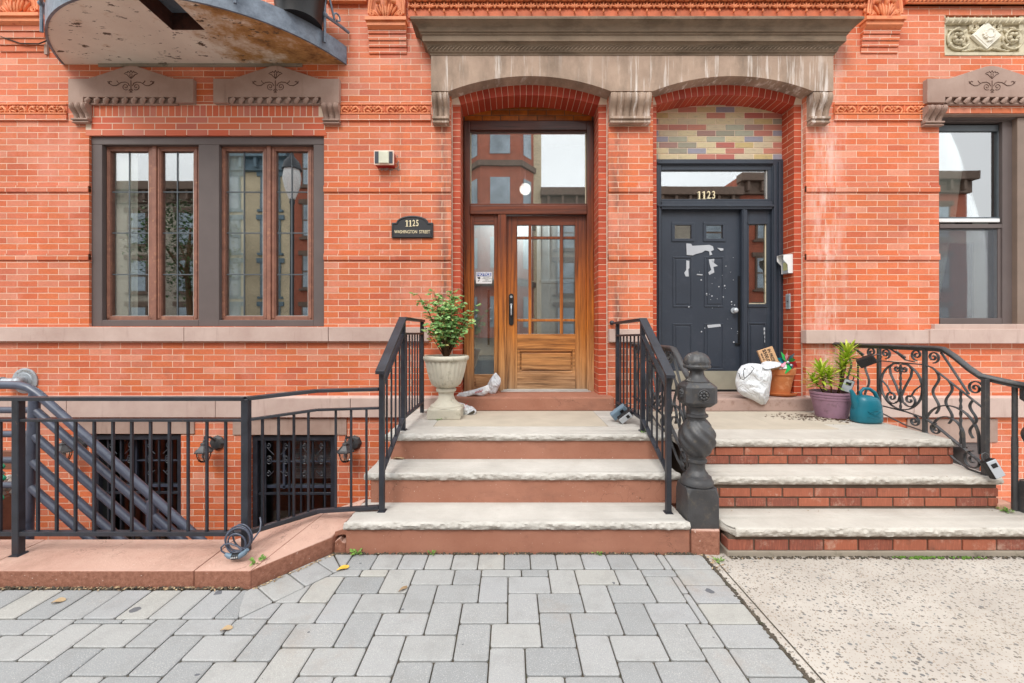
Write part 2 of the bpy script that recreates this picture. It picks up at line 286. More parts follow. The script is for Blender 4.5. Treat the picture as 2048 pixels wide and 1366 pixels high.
t = NT('lime leaf'); c_ = t.ramp(t.island(), [(0, rgb(130, 164, 50)), (.5, rgb(176, 200, 60)), (1, rgb(214, 222, 96))]); M['lime'] = t.finish(c_, .45, trans=.3)
M['stem'] = simple('brown stem', rgb(96, 70, 44), .8); M['weed'] = simple('weed green', rgb(104, 140, 60), .7, .3, 30, island=.3)
t = NT('dry leaf'); c_ = t.ramp(t.island(), [(0, rgb(128, 100, 72)), (.5, rgb(166, 140, 106)), (1, rgb(196, 176, 144))]); M['dleaf'] = t.finish(c_, .8)
M['yleaf'] = simple('yellow leaf', rgb(222, 176, 66), .6, .2, 40)
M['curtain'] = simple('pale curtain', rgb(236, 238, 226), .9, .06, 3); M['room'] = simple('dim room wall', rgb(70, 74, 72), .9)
M['indoor'] = simple('pale blue grey inner door', rgb(170, 184, 192), .5, .05)
t = NT('rusty balcony soffit'); c_ = t.mix(t.rng(t.noise(2, detail=6), .3, .7), rgb(220, 208, 196), rgb(236, 228, 216))
g = t.n('NewGeometry'); P_ = t.n('SeparateXYZ'); t.l(g.outputs['Position'], P_.inputs[0])
gx = t.math('ADD', t.rng(P_.outputs[0], -3.3, -2.3, 0, .34), t.rng(P_.outputs[1], 4.2, 3.5, 0, .02))
rn = t.math('ADD', t.noise(3.4, t.pos((1, 1.4, 1)), 9, .72), gx)
c_ = t.mix(t.rng(rn, .6, .8), c_, rgb(176, 134, 84)); c_ = t.mix(t.rng(rn, .82, .98), c_, rgb(104, 66, 40))
c_ = t.mix(t.rng(t.noise(9, t.pos((1, .45, 1)), 9, .8), .66, .69), c_, rgb(104, 88, 74))
ch = t.math('MULTIPLY', t.rng(t.noise(1.6, detail=3), .42, .52), t.rng(t.noise(11, t.pos((.7, 1.5, 1)), 7, .68), .60, .62)); c_ = t.mix(ch, c_, rgb(96, 80, 66))
M['soffit'] = t.finish(c_, .8, 0, rn, .6, .01)
t = NT('slate balcony steel'); c_ = t.mix(t.rng(t.noise(9, detail=9, rough=.7), .35, .7), rgb(84, 94, 108), rgb(128, 140, 154)); c_ = t.mix(t.rng(t.noise(14, detail=9, rough=.8), .66, .72), c_, rgb(92, 58, 40))
M['bsteel'] = t.finish(c_, .5, 0, t.noise(50), .3, .003)
M['plank'] = simple('weathered red plank', rgb(122, 78, 60), .85, .25, 8, c2=rgb(84, 68, 54)); M['gravel'] = simple('pale rubble', rgb(160, 150, 142), .9, .4, 40, island=.35)
def glass_mat(name, refl, tint=(.92, .95, .95, 1)):
    t = NT(name); g_ = t.n('BsdfGlossy'); g_.inputs['Roughness'].default_value = .012; g_.inputs[0].default_value = (1, 1, 1, 1)
    nb = t.n('Bump'); nb.inputs['Strength'].default_value = .05; nb.inputs['Distance'].default_value = .01; t.l(t.noise(1.3, detail=1), nb.inputs['Height']); t.l(nb.outputs[0], g_.inputs['Normal'])
    tr = t.n('BsdfTransparent'); tr.inputs[0].default_value = tint; lw = t.n('LayerWeight'); lw.inputs[0].default_value = .25
    f = t.math('MAXIMUM', t.math('MULTIPLY', lw.outputs['Fresnel'], 1.0), refl); m = t.n('MixShader'); t.l(f, m.inputs[0])
    t.l(tr.outputs[0], m.inputs[1]); t.l(g_.outputs[0], m.inputs[2]); t.l(m.outputs[0], t.out.inputs[0]); return t.m
M['glass'] = glass_mat('window glass', .24, (.96, .98, .97, 1)); M['glass_t'] = glass_mat('transom glass', .34); M['glass_d'] = glass_mat('door glass', .2); M['glass_c'] = glass_mat('lamp glass', .12)
t = NT('insect screen'); tr = t.n('BsdfTransparent'); df = t.n('BsdfDiffuse'); df.inputs[0].default_value = rgb(120, 124, 130); m_ = t.n('MixShader'); m_.inputs[0].default_value = .28
t.l(tr.outputs[0], m_.inputs[1]); t.l(df.outputs[0], m_.inputs[2]); t.l(m_.outputs[0], t.out.inputs[0]); M['screen'] = t.m

class MB:
    def __init__(s): s.v = []; s.f = []
    def add(s, vs, fs):
        o = len(s.v); s.v += [tuple(p) for p in vs]; s.f += [tuple(o + i for i in f) for f in fs]; return s
    def box(s, x0, x1, y0, y1, z0, z1):
        vs = [(x, y, z) for z in (z0, z1) for y in (y0, y1) for x in (x0, x1)]
        return s.add(vs, [(0, 2, 3, 1), (4, 5, 7, 6), (0, 1, 5, 4), (2, 6, 7, 3), (0, 4, 6, 2), (1, 3, 7, 5)])
    def pbox(s, px0, px1, py0, py1, Y, d):               # box whose front face at distance Y spans these photo measurements
        return s.box(PX(px0, Y), PX(px1, Y), Y, Y + d, PZ(py1, Y), PZ(py0, Y))
    def quad(s, a, b, c, d): return s.add([a, b, c, d], [(0, 1, 2, 3)])
    def prism(s, poly, axis, a, b):                      # poly 2D extruded along axis from a to b
        def mk(p, w): return {'x': (w, p[0], p[1]), 'y': (p[0], w, p[1]), 'z': (p[0], p[1], w)}[axis]
        n = len(poly); vs = [mk(p, a) for p in poly] + [mk(p, b) for p in poly]
        fs = [tuple(range(n))[::-1], tuple(range(n, 2 * n))] + [(i, (i + 1) % n, n + (i + 1) % n, n + i) for i in range(n)]
        return s.add(vs, fs)
    def tube(s, path, r, sides=8, normal=None, flat=None, closed=False):
        pts = [Vector(p) for p in path]; n = len(pts); rs = r if isinstance(r, (list, tuple)) else [r] * n
        vs = []; up = None
        for i, p in enumerate(pts):
            if closed: d = pts[(i + 1) % n] - pts[i - 1]
            else: d = pts[min(i + 1, n - 1)] - pts[max(i - 1, 0)]
            if d.length < 1e-9: d = Vector((0, 0, 1))
            d.normalize()
            if normal is not None: a = Vector(normal)
            else:
                if up is None: up = Vector((0, 0, 1)) if abs(d.z) < .9 else Vector((1, 0, 0))
                a = up - d * up.dot(d)
                if a.length < 1e-6: a = d.orthogonal()
                a.normalize(); up = a
            b = d.cross(a).normalized()
            ka, kb = flat if flat else (1, 1)
            for k in range(sides):
                th = 2 * math.pi * (k + .5) / sides
                vs.append(p + a * (math.cos(th) * rs[i] * ka) + b * (math.sin(th) * rs[i] * kb))
        fs = []
        m = n if closed else n - 1
        for i in range(m):
            j = (i + 1) % n
            for k in range(sides):
                k2 = (k + 1) % sides; fs.append((i * sides + k, j * sides + k, j * sides + k2, i * sides + k2))
        if not closed: fs += [tuple(range(sides)), tuple(range((n - 1) * sides, n * sides))[::-1]]
        return s.add(vs, fs)
    def lathe(s, prof, c, seg=32, mod=None, caps=True):  # prof [(r,z)], c centre
        vs = []; n = len(prof)
        for (r, z) in prof:
            for k in range(seg):
                a = 2 * math.pi * k / seg; rr = r * (mod(a, z) if mod else 1)
                vs.append((c[0] + rr * math.cos(a), c[1] + rr * math.sin(a), c[2] + z))
        fs = [(i * seg + k, i * seg + (k + 1) % seg, (i + 1) * seg + (k + 1) % seg, (i + 1) * seg + k) for i in range(n - 1) for k in range(seg)]
        if caps: fs += [tuple(range(seg))[::-1], tuple(range((n - 1) * seg, n * seg))]
        return s.add(vs, fs)
    def blob(s, c, r, rot=0.0, axis='y', seg=8, rings=5):  # ellipsoid (rx, ry, rz), turned in its own plane
        vs = []; fs = []
        for i in range(rings + 1):
            ph = math.pi * i / rings
            for k in range(seg):
                th = 2 * math.pi * k / seg
                x, y, z = r[0] * math.sin(ph) * math.cos(th), r[1] * math.sin(ph) * math.sin(th), r[2] * math.cos(ph)
                ca, sa = math.cos(rot), math.sin(rot)
                if axis == 'y': x, z = x * ca + z * sa, -x * sa + z * ca
                elif axis == 'x': y, z = y * ca - z * sa, y * sa + z * ca
                else: x, y = x * ca - y * sa, x * sa + y * ca
                vs.append((c[0] + x, c[1] + y, c[2] + z))
        for i in range(rings):
            for k in range(seg): fs.append((i * seg + k, (i + 1) * seg + k, (i + 1) * seg + (k + 1) % seg, i * seg + (k + 1) % seg))
        return s.add(vs, fs)
    def xf(s, mat, start=0):
        s.v = s.v[:start] + [tuple(mat @ Vector(p)) for p in s.v[start:]]; return s

ORG = {}
def link(name, me, parent, org):
    o = bpy.data.objects.new(name, me); COL.objects.link(o); ORG[o.name] = org
    if parent: o.parent = parent
    else: o.location = org
    return o
def build(mb, name, mat, parent=None, bevel=0.0, smooth=0, seg=2):
    if parent: org = ORG[parent.name]
    else:
        xs, ys, zs = zip(*mb.v); org = Vector(((min(xs) + max(xs)) / 2, (min(ys) + max(ys)) / 2, min(zs)))
    me = bpy.data.meshes.new(name); me.from_pydata([tuple(Vector(v) - org) for v in mb.v], [], mb.f); me.validate(); me.update()
    import bmesh
    bm = bmesh.new(); bm.from_mesh(me); bmesh.ops.recalc_face_normals(bm, faces=bm.faces); bm.to_mesh(me); bm.free()
    me.materials.append(M[mat] if isinstance(mat, str) else mat)
    if smooth: me.shade_smooth(); me.set_sharp_from_angle(angle=rad(smooth))
    o = link(name, me, parent, org)
    if bevel:
        b = o.modifiers.new('bevel', 'BEVEL'); b.width = bevel; b.segments = seg; b.limit_method = 'ANGLE'; b.angle_limit = rad(40)
    return o
def build_cl(mb, name, mat, parent=None, gap=.06, **k):
    """one object per group of touching pieces"""
    n = len(mb.v); p = list(range(n))
    def find(i):
        while p[i] != i: p[i] = p[p[i]]; i = p[i]
        return i
    for f in mb.f:
        r0 = find(f[0])
        for j in f[1:]: p[find(j)] = r0
    isl = {}
    for i in range(n): isl.setdefault(find(i), []).append(i)
    ks = list(isl); bb = []
    for q in ks:
        c = list(zip(*[mb.v[i] for i in isl[q]])); bb.append([(min(a) - gap / 2, max(a) + gap / 2) for a in c])
    g = list(range(len(ks)))
    def fg(i):
        while g[i] != i: g[i] = g[g[i]]; i = g[i]
        return i
    for i in range(len(ks)):
        for j in range(i):
            if all(bb[i][a][0] <= bb[j][a][1] and bb[j][a][0] <= bb[i][a][1] for a in range(3)): g[fg(i)] = fg(j)
    own = {}
    for i, q in enumerate(ks):
        for v in isl[q]: own[v] = fg(i)
    out = []
    for q in sorted(set(own.values())):
        m = MB(); mp = {}
        for f in mb.f:
            if own[f[0]] == q:
                for i in f:
                    if i not in mp: mp[i] = len(m.v); m.v.append(mb.v[i])
                m.f.append(tuple(mp[i] for i in f))
        out.append(build(m, name, mat, parent, **k))
    return out
def thing(name, label, cat, loc, group=None):
    o = bpy.data.objects.new(name, None); COL.objects.link(o); o.location = loc; ORG[o.name] = Vector(loc); o.empty_display_size = .1
    return tag(o, label, cat, group)
def tag(o, label, cat, group=None):
    o['label'] = label; o['category'] = cat
    if group: o['group'] = group
    return o
def setting(o, kind='structure'): o['kind'] = kind; return o
def copy_tree(o, loc, label, group=None):
    c = o.copy(); COL.objects.link(c); c.location = loc; c['label'] = label
    if group: c['group'] = group
    def rec(a, b):
        for ch in a.children:
            d = ch.copy(); COL.objects.link(d); d.parent = b; rec(ch, d)
    rec(o, c); return c
def text(parent, name, body, loc, size, mat, sx=1.0, rot=(rad(90), 0, 0), ext=.0015, align='CENTER', spacing=1.0, bold=0.0):
    cu = bpy.data.curves.new(name, 'FONT'); cu.body = body; cu.size = size; cu.extrude = ext; cu.align_x = align; cu.align_y = 'CENTER'
    cu.space_character = spacing; cu.offset = bold; cu.resolution_u = 3
    ob = bpy.data.objects.new('tmp', cu); COL.objects.link(ob); dg = bpy.context.evaluated_depsgraph_get()
    me = bpy.data.meshes.new_from_object(ob.evaluated_get(dg)); bpy.data.objects.remove(ob)
    from mathutils import Euler
    mt = Matrix.Translation(Vector(loc) - ORG[parent.name]) @ Euler(rot).to_matrix().to_4x4() @ Matrix.Diagonal((sx, 1, 1, 1))
    me.transform(mt); me.materials.clear(); me.materials.append(M[mat])
    return link(name, me, parent, ORG[parent.name])

# ------------------------------------------------------------------ ground and street
U = .08
def clip(poly, n, d):                                    # keep the side where n.p <= d
    out = []
    for i in range(len(poly)):
        a, b = poly[i - 1], poly[i]; da, db = n[0] * a[0] + n[1] * a[1] - d, n[0] * b[0] + n[1] * b[1] - d
        if (da <= 0) != (db <= 0): k = da / (da - db); out.append((a[0] + (b[0] - a[0]) * k, a[1] + (b[1] - a[1]) * k))
        if db <= 0: out.append(b)
    return out
def area(p): return abs(sum(p[i - 1][0] * p[i][1] - p[i][0] * p[i - 1][1] for i in range(len(p)))) / 2 if len(p) > 2 else 0
pv = MB()
def paver(poly, g=.0034):
    if area(poly) < .0004: return
    cx = sum(p[0] for p in poly) / len(poly); cy = sum(p[1] for p in poly) / len(poly)
    if sum(poly[i - 1][0] * poly[i][1] - poly[i][0] * poly[i - 1][1] for i in range(len(poly))) < 0: poly = poly[::-1]
    def inset(d):
        q = list(poly); r_ = []
        n = len(q)
        lines = []
        for i in range(n):
            a, b = q[i], q[(i + 1) % n]; ex, ey = b[0] - a[0], b[1] - a[1]; L = math.hypot(ex, ey)
            if L < 1e-6: continue
            nx, ny = ey / L, -ex / L; lines.append((nx, ny, nx * a[0] + ny * a[1] - d))
        out = [(cx - 9, cy - 9), (cx + 9, cy - 9), (cx + 9, cy + 9), (cx - 9, cy + 9)]
        for nx, ny, dd in lines: out = clip(out, (nx, ny), dd)
        return out
    lo = inset(g); hi = inset(g + .006)
    if len(lo) < 3: return
    if len(lo) != len(hi): mx_c = sum(q[0] for q in lo) / len(lo); my_c = sum(q[1] for q in lo) / len(lo); hi = [(mx_c + (q[0] - mx_c) * .9, my_c + (q[1] - my_c) * .9) for q in lo]
    def rnd(q):                                          # soften corners a little
        out = []
        for i in range(len(q)):
            p, a, b = Vector(q[i]), Vector(q[i - 1]), Vector(q[(i + 1) % len(q)])
            c = min(.012, (a - p).length * .3, (b - p).length * .3)
            out += [tuple(p + (a - p).normalized() * c), tuple(p + (a - p).normalized() * c * .3 + (b - p).normalized() * c * .3), tuple(p + (b - p).normalized() * c)]
        return out
    lo, hi = rnd(lo), rnd(hi); n = len(lo); tz = R.uniform(-.0015, .0015); sx, sy = R.uniform(-.004, .004), R.uniform(-.004, .004)
    vs = [(x, y, -.03) for x, y in lo] + [(x, y, tz - .0035 + sx * (x - cx) + sy * (y - cy)) for x, y in lo] + [(x, y, tz + sx * (x - cx) + sy * (y - cy)) for x, y in hi]
    fs = [tuple(range(2 * n, 3 * n))] + [(i, (i + 1) % n, n + (i + 1) % n, n + i) for i in range(n)] + [(n + i, n + (i + 1) % n, 2 * n + (i + 1) % n, 2 * n + i) for i in range(n)]
    pv.add(vs, fs)
DN = (.79, -.613); DD = (-1.37) * -.79 + 2.136 * .613     # line through the inner edge of the diagonal soldier course
def rect(x0, y0, x1, y1): return [(x0, y0), (x1, y0), (x1, y1), (x0, y1)]
XL, YB = -6.2, .2
for i in range(-40, 40):
    for j in range(-50, 60):
        ox = -.817 + (5 * i + 2 * j) * U; oy = 2.184 + (i - 2 * j) * U
        if ox < XL - .5 or ox > 1.1 or oy < YB - .4 or oy > 2.7: continue
        for (a, b, c, d) in ((0, 0, 3, 2), (3, 0, 5, 3)):
            p = rect(ox + a * U, oy + b * U, ox + c * U, oy + d * U)
            mxx = ox + c * U; mxy = oy + d * U
            p = clip(p, (1, 0), .985); p = clip(p, (0, 1), 2.578)
            if area(p) < 1e-4: continue
            nrm = (-.79, .613); k = nrm[0] * -1.37 + nrm[1] * 2.136
            if mxx <= -1.37: p = clip(p, (0, 1), 2.136); paver(p)
            elif mxy <= 2.136 + 1e-4: paver(p)
            else:
                if area(clip(p, (0, 1), 2.136)) > 1e-3 and any(nrm[0] * q[0] + nrm[1] * q[1] > k for q in p):
                    paver(clip(p, (0, 1), 2.136)); p = clip(p, (0, -1), -2.136)
                paver(clip(p, nrm, k))
x = 1.235 - .005
xe = [-1.02 + .163 * k for k in range(13)] + [.985]
for a, b in zip(xe, xe[1:]): paver(rect(a, 2.578, b, 2.752))            # soldier course at the foot of the stoop
paver(rect(.985, 2.578, 1.235, 2.752))
for k in range(16): paver(rect(.985, 2.578 - .16 * (k + 1), 1.235, 2.578 - .16 * k))
for k in range(30):                                                     # soldier course along the pink kerb
    paver(clip(rect(-1.5 - .166 * (k + 1), 2.136, -1.5 - .166 * k, 2.376), (1, 0), 9))
paver([(-1.5, 2.136), (-1.37, 2.136), (-1.47, 2.376), (-1.5, 2.376)])
dx, dy = .613, .79
for k in range(5):
    a, b = k * .17, (k + 1) * .17
    p0 = (-1.37 + dx * a, 2.136 + dy * a); p1 = (-1.37 + dx * b, 2.136 + dy * b)
    if k == 4: p1 = (-1.027, 2.578)
    q0 = (p0[0] - .79 * .225, p0[1] + .613 * .225); q1 = (p1[0] - .79 * .225, p1[1] + .613 * .225)
    if k == 0: q0 = (-1.37 - .79 * .225 + dx * .075, 2.136 + .613 * .225 + dy * .075)
    if k < 3: paver([p0, p1, q1, q0])
    elif k == 3: paver([p0, (-1.027, 2.578), (-1.155, 2.765), q0] if False else clip([p0, (-1.027, 2.578), (-1.15, 2.752), (-1.17, 2.752), q0], (0, 1), 2.752))
paver([(-1.027, 2.578), (-1.02, 2.578), (-1.02, 2.752), (-1.145, 2.752)])
setting(build(pv, 'sidewalk_pavers', 'paver'))
def sheet(name, x0, x1, y0, y1, z, mat): return setting(build(MB().quad((x0, y0, z), (x1, y0, z), (x1, y1, z), (x0, y1, z)), name, mat))
sheet('ground', -90, 90, -90, -18, -.16, 'concrete')
sheet('sidewalk_bed', -6.3, 1.235, .0, 2.80, -.012, 'joint')
sheet('sidewalk_left', -40, -6.3, -3.2, 2.45, -.004, 'concrete')
sheet('sidewalk_near', -6.3, 1.235, -3.2, 0, -.004, 'concrete')
sheet('concrete_pavement', 1.235, 40, -3.2, 2.76, -.001, 'aggr')
sheet('pavement_groove', 1.285, 1.292, -3.2, 2.7, .0015, 'joint')
sheet('road', -60, 60, -13, -3.2, -.14, 'asphalt')
sheet('far_sidewalk', -60, 60, -18, -13, -.02, 'concrete')
setting(build(MB().box(-40, 40, -3.35, -3.2, -.16, .0).box(-40, 40, -13.15, -13.0, -.16, 0), 'street_kerb', 'concrete'))
# areaway pits in front of the basement
setting(build(MB().box(-9, -.98, 2.6, 4.9, -1.5, -1.3).box(3.4, 9, 2.9, 4.9, -1.5, -1.3), 'areaway_floor', 'concrete'))

# pink cement kerb round the areaway
kb = MB()
kA, kB, kC, kE, kF = (-9, 2.397), (-1.47, 2.397), (-1.165, 2.785), (-9, 2.76), (-1.79, 2.76)
def slab(poly, zt, zb):
    n = len(poly); zt = zt if isinstance(zt, (list, tuple)) else [zt] * n; zb = zb if isinstance(zb, (list, tuple)) else [zb] * n
    kb.add([(p[0], p[1], z) for p, z in zip(poly, zt)] + [(p[0], p[1], z) for p, z in zip(poly, zb)],
           [tuple(range(n)), tuple(range(n, 2 * n))[::-1]] + [(i, (i + 1) % n, n + (i + 1) % n, n + i) for i in range(n)])
cuts = [-9, -4.1, -3.02, -1.79]
for a, b in zip(cuts, cuts[1:]): slab([(a + .0015, 2.397), (b - .0015, 2.397), (b - .0015, 2.76), (a + .0015, 2.76)], .092, -1.4)
slab([(-1.788, 2.397), (-1.47, 2.397), (-1.30, 2.99), (-1.788, 2.76)], [.092, .092, .175, .092], -1.4)
slab([(-1.468, 2.4), (-1.172, 2.783), (-1.12, 2.95), (-1.04, 3.08), (-1.298, 2.99)], [.092, .092, .15, .236, .175], -1.4)
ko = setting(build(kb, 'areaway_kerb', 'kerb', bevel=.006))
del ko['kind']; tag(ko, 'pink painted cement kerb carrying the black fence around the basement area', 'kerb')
ck = MB(); 
ck.prism([(-1.162, -.02), (-1.16, .055), (-1.128, .082), (-1.112, .058), (-1.086, .05), (-1.08, -.02)], 'y', 2.792, 2.95)
ck.prism([(-1.168, .068), (-1.15, .088), (-1.10, .096), (-1.072, .066), (-1.058, .155), (-1.165, .118)], 'y', 2.81, 2.98)
tag(build(ck, 'cracked_block', 'kerb', bevel=.006), 'broken pink cement corner between the kerb and the left stoop', 'kerb fragment')

# ------------------------------------------------------------------ the brick building
bld = thing('brick_building', 'orange red brick row house front with two arched entrances under one brownstone hood', 'building', (0, 4.85, -1.3))
WY = 4.45
def holes_wall(name, rects, x0, x1, z0, z1, Y, depth, mat, back=True):
    xs = sorted({x0, x1} | {v for r in rects for v in r[:2]}); zs = sorted({z0, z1} | {v for r in rects for v in r[2:]})
    def solid(i, j):
        if i < 0 or j < 0 or i >= len(xs) - 1 or j >= len(zs) - 1: return False
        cx, cz = (xs[i] + xs[i + 1]) / 2, (zs[j] + zs[j + 1]) / 2
        return not any(r[0] < cx < r[1] and r[2] < cz < r[3] for r in rects)
    mb = MB()
    for i in range(len(xs) - 1):
        for j in range(len(zs) - 1):
            if not solid(i, j): continue
            a, b, c, d = xs[i], xs[i + 1], zs[j], zs[j + 1]
            mb.quad((a, Y, c), (b, Y, c), (b, Y, d), (a, Y, d))
            mb.quad((a, Y + depth, c), (b, Y + depth, c), (b, Y + depth, d), (a, Y + depth, d))
            if not solid(i - 1, j): mb.quad((a, Y, c), (a, Y + depth, c), (a, Y + depth, d), (a, Y, d))
            if not solid(i + 1, j): mb.quad((b, Y, c), (b, Y + depth, c), (b, Y + depth, d), (b, Y, d))
            if not solid(i, j - 1): mb.quad((a, Y, c), (b, Y, c), (b, Y + depth, c), (a, Y + depth, c))
            if not solid(i, j + 1): mb.quad((a, Y, d), (b, Y, d), (b, Y + depth, d), (a, Y + depth, d))
    return build(mb, name, mat, bld)
w1 = (PX(178, WY), PX(648, WY), PZ(653, WY), PZ(270, WY))
b1 = (PX(183, WY), PX(362, WY), -1.0, PZ(868, WY)); b2 = (PX(502, WY), PX(670, WY), -1.0, PZ(870, WY))
b3 = (3.9, PX(1962, WY), -1.0, PZ(885, WY))
d1 = (PX(902, WY), PX(1217, WY), .4, 4.2); d2 = (PX(1306, WY), PX(1612, WY), .4, 4.2)
w2 = (PX(1878, WY), 5.95, PZ(653, WY), PZ(226, WY)); rp = (PX(1889, WY), 6.0, PZ(112, WY), PZ(30, WY))
holes_wall('wall', [w1, b1, b2, b3, d1, d2, w2, rp], -7.2, 7.2, -1.3, 5.8, WY, .42, 'brick')
# projecting brick courses that cast the thin shadow lines
mb = MB()
for z in (PZ(384, WY), PZ(520, WY)):
    for a, b in ((-7.2, w1[0]), (w1[1], d1[0]), (d1[1], d2[0]), (d2[1], w2[0])): mb.box(a, b, WY - .014, WY + .02, z, z + .0645)
for a, b in ((-7.2, PX(136, WY)), (PX(678, WY), PX(862, WY)), (PX(1667, WY), PX(1853, WY))): mb.box(a, b, WY - .018, WY + .02, PZ(242, WY), PZ(231, WY))
build_cl(mb, 'projecting_course', 'brick', bld)
# brighter repaired courses above the left window
mb = MB(); zt = PZ(246, WY)
for r_ in range(3):
    z = PZ(234 + 12.6 * r_ + 12, WY); 
    for k in range(12):
        xa = -4.50 + k * .222 + (r_ % 2) * .11; xb = xa + .2135
        xa, xb = max(xa, PX(172, WY)), min(xb, PX(652, WY))
        if xb - xa > .03: mb.box(xa, xb, WY - .0035, WY + .02, z, z + .0585)
for k in range(38):
    xa = PX(176, WY) + k * .0655
    if xa + .06 < PX(641, WY): mb.box(xa, xa + .0575, WY - .0035, WY + .02, PZ(233, WY), PZ(211, WY))
t = NT('repair brick'); c_ = t.ramp(t.island(), [(0, rgb(190, 100, 76)), (.3, rgb(212, 108, 66)), (.6, rgb(204, 92, 62)), (.8, rgb(196, 116, 96)), (1, rgb(216, 120, 84))]); M['rep'] = t.finish(c_, .65, 0, t.noise(90), .3, .002)
build(mb, 'window_head_brick', 'rep', bld)
build(MB().box(PX(172, WY), PX(650, WY), WY - .0025, WY + .01, PZ(270, WY), PZ(209, WY)), 'window_head_mortar', 'mortar', bld)

# jambs and arches of the two doorways
JY = 4.51
def arch_z(x, xa, xb, zs, zc):
    c = (xb - xa) / 2; s_ = zc - zs; Rr = (c * c + s_ * s_) / (2 * s_); m = (xa + xb) / 2; dxx = max(-c, min(c, x - m))
    return zc - Rr + math.sqrt(Rr * Rr - dxx * dxx)
def strip(mb, xs, lo, hi, y0, y1):
    for a, b in zip(xs, xs[1:]):
        la, lb = lo(a), lo(b); ha, hb = hi(a), hi(b)
        mb.add([(a, y0, la), (b, y0, lb), (b, y0, hb), (a, y0, ha), (a, y1, la), (b, y1, lb), (b, y1, hb), (a, y1, ha)],
               [(0, 1, 2, 3), (4, 7, 6, 5), (0, 4, 5, 1), (3, 2, 6, 7)])
def lin(a, b, n): return [a + (b - a) * k / n for k in range(n + 1)]
jm = MB(); vm = MB(); mm = MB()
doors = [(PX(921, JY), PX(1197, JY), d1), (PX(1313, JY), PX(1588, JY), d2)]
for xa, xb, d in doors:
    jm.box(d[0] - .05, xa, JY, 4.87, .4, 3.84); jm.box(xb, d[1] + .05, JY, 4.87, .4, 3.84)
    zs, zc = 3.838, 3.944; c = (xb - xa) / 2; Rr = (c * c + (zc - zs) ** 2) / (2 * (zc - zs)); m = (xa + xb) / 2; oz = zc - Rr
    th = math.asin(c / Rr); n = 23
    for k in range(n):
        a0 = -th + 2 * th * k / n + .0009; a1 = -th + 2 * th * (k + 1) / n - .0009; v = []
        for y in (JY, 4.78):
            for rr in (Rr, Rr + .24):
                for a in (a0, a1): v.append((m + rr * math.sin(a), y, oz + rr * math.cos(a)))
        vm.add(v, [(0, 1, 3, 2), (4, 6, 7, 5), (0, 4, 5, 1), (2, 3, 7, 6), (0, 2, 6, 4), (1, 5, 7, 3)])
    xs = lin(d[0] - .04, xa, 3)[:-1] + lin(xa, xb, 24) + lin(xb, d[1] + .04, 3)[1:]
    strip(mm, xs, lambda x: (arch_z(x, xa, xb, zs, zc) + .004 if xa <= x <= xb else 3.841), lambda x: 4.3, JY + .003, 4.86)
cl_ = MB()
for d in (d1, d2):
    for xx in (d[0], d[1] - .009): cl_.box(xx, xx + .009, JY - .006, JY + .01, .62, 3.84)
build_cl(cl_, 'caulk_line', simple('grey caulk', rgb(196, 186, 172), .8, .2, 20), bld)
build_cl(jm, 'door_jamb', 'brick_red', bld); build_cl(vm, 'arch_ring', 'vouss', bld, bevel=.0025, seg=1); build_cl(mm, 'arch_backing', 'mortar', bld)

# brownstone hood over both doors
FY = 4.35; fx0, fx1 = PX(862, FY), PX(1667, FY); fz0, fz1 = PZ(182, FY), PZ(107, FY)
A1 = (PX(898, FY), PX(1221, FY)); A2 = (PX(1306, FY), PX(1626, FY)); ac = PZ(152, FY)
hood = MB()
def flo(x):
    for a in (A1, A2):
        if a[0] < x < a[1]: return arch_z(x, a[0], a[1], fz0, ac)
    return fz0
strip(hood, [fx0, A1[0]] + lin(*A1, 28)[1:] + [A2[0]] + lin(*A2, 28)[1:] + [fx1], flo, lambda x: fz1 + .02, FY, 4.52)
hood.quad((fx0, FY, fz0), (fx0, 4.5, fz0), (fx0, 4.5, fz1), (fx0, FY, fz1)); hood.quad((fx1, FY, fz0), (fx1, 4.5, fz0), (fx1, 4.5, fz1), (fx1, FY, fz1))
hd = build(hood, 'door_hood', 'frieze', bld, smooth=30)
prof = [(0, 4.262), (.008, 4.262), (.008, 4.276), (.02, 4.282), (.028, 4.30), (.034, 4.325), (.046, 4.345), (.06, 4.353), (.06, 4.358), (.074, 4.358), (.074, 4.416), (.083, 4.418), (.088, 4.425), (.083, 4.434),
        (.098, 4.438), (.103, 4.452), (.112, 4.475), (.13, 4.492), (.15, 4.503), (.158, 4.508), (.172, 4.510), (.174, 4.532), (.16, 4.545), (0, 4.60)]
cm = MB(); vs = []
for p, z in prof: vs += [(fx0 - p, 4.47, z), (fx0 - p, FY - p, z), (fx1 + p, FY - p, z), (fx1 + p, 4.47, z)]
n = len(prof); cm.add(vs, [(i * 4 + k, i * 4 + k + 1, i * 4 + k + 5, i * 4 + k + 4) for i in range(n - 1) for k in range(3)])
cc = build(cm, 'cornice', 'cornice', bld); cc.parent = hd
lf = MB(); k = 0; xx = fx0 - .01
while xx < fx1 + .02:
    sgn = 1 if (k // 2) % 2 else -1
    lf.blob((xx, FY - .034, 4.312), (.0075, .008, .026), rot=.75); lf.blob((xx + .019, FY - .038, 4.326), (.006, .007, .018), rot=1.15)
    xx += .041 + R.uniform(-.003, .003); k += 1
o = build(lf, 'leaf_moulding', 'cornice', bld, smooth=60); o.parent = hd
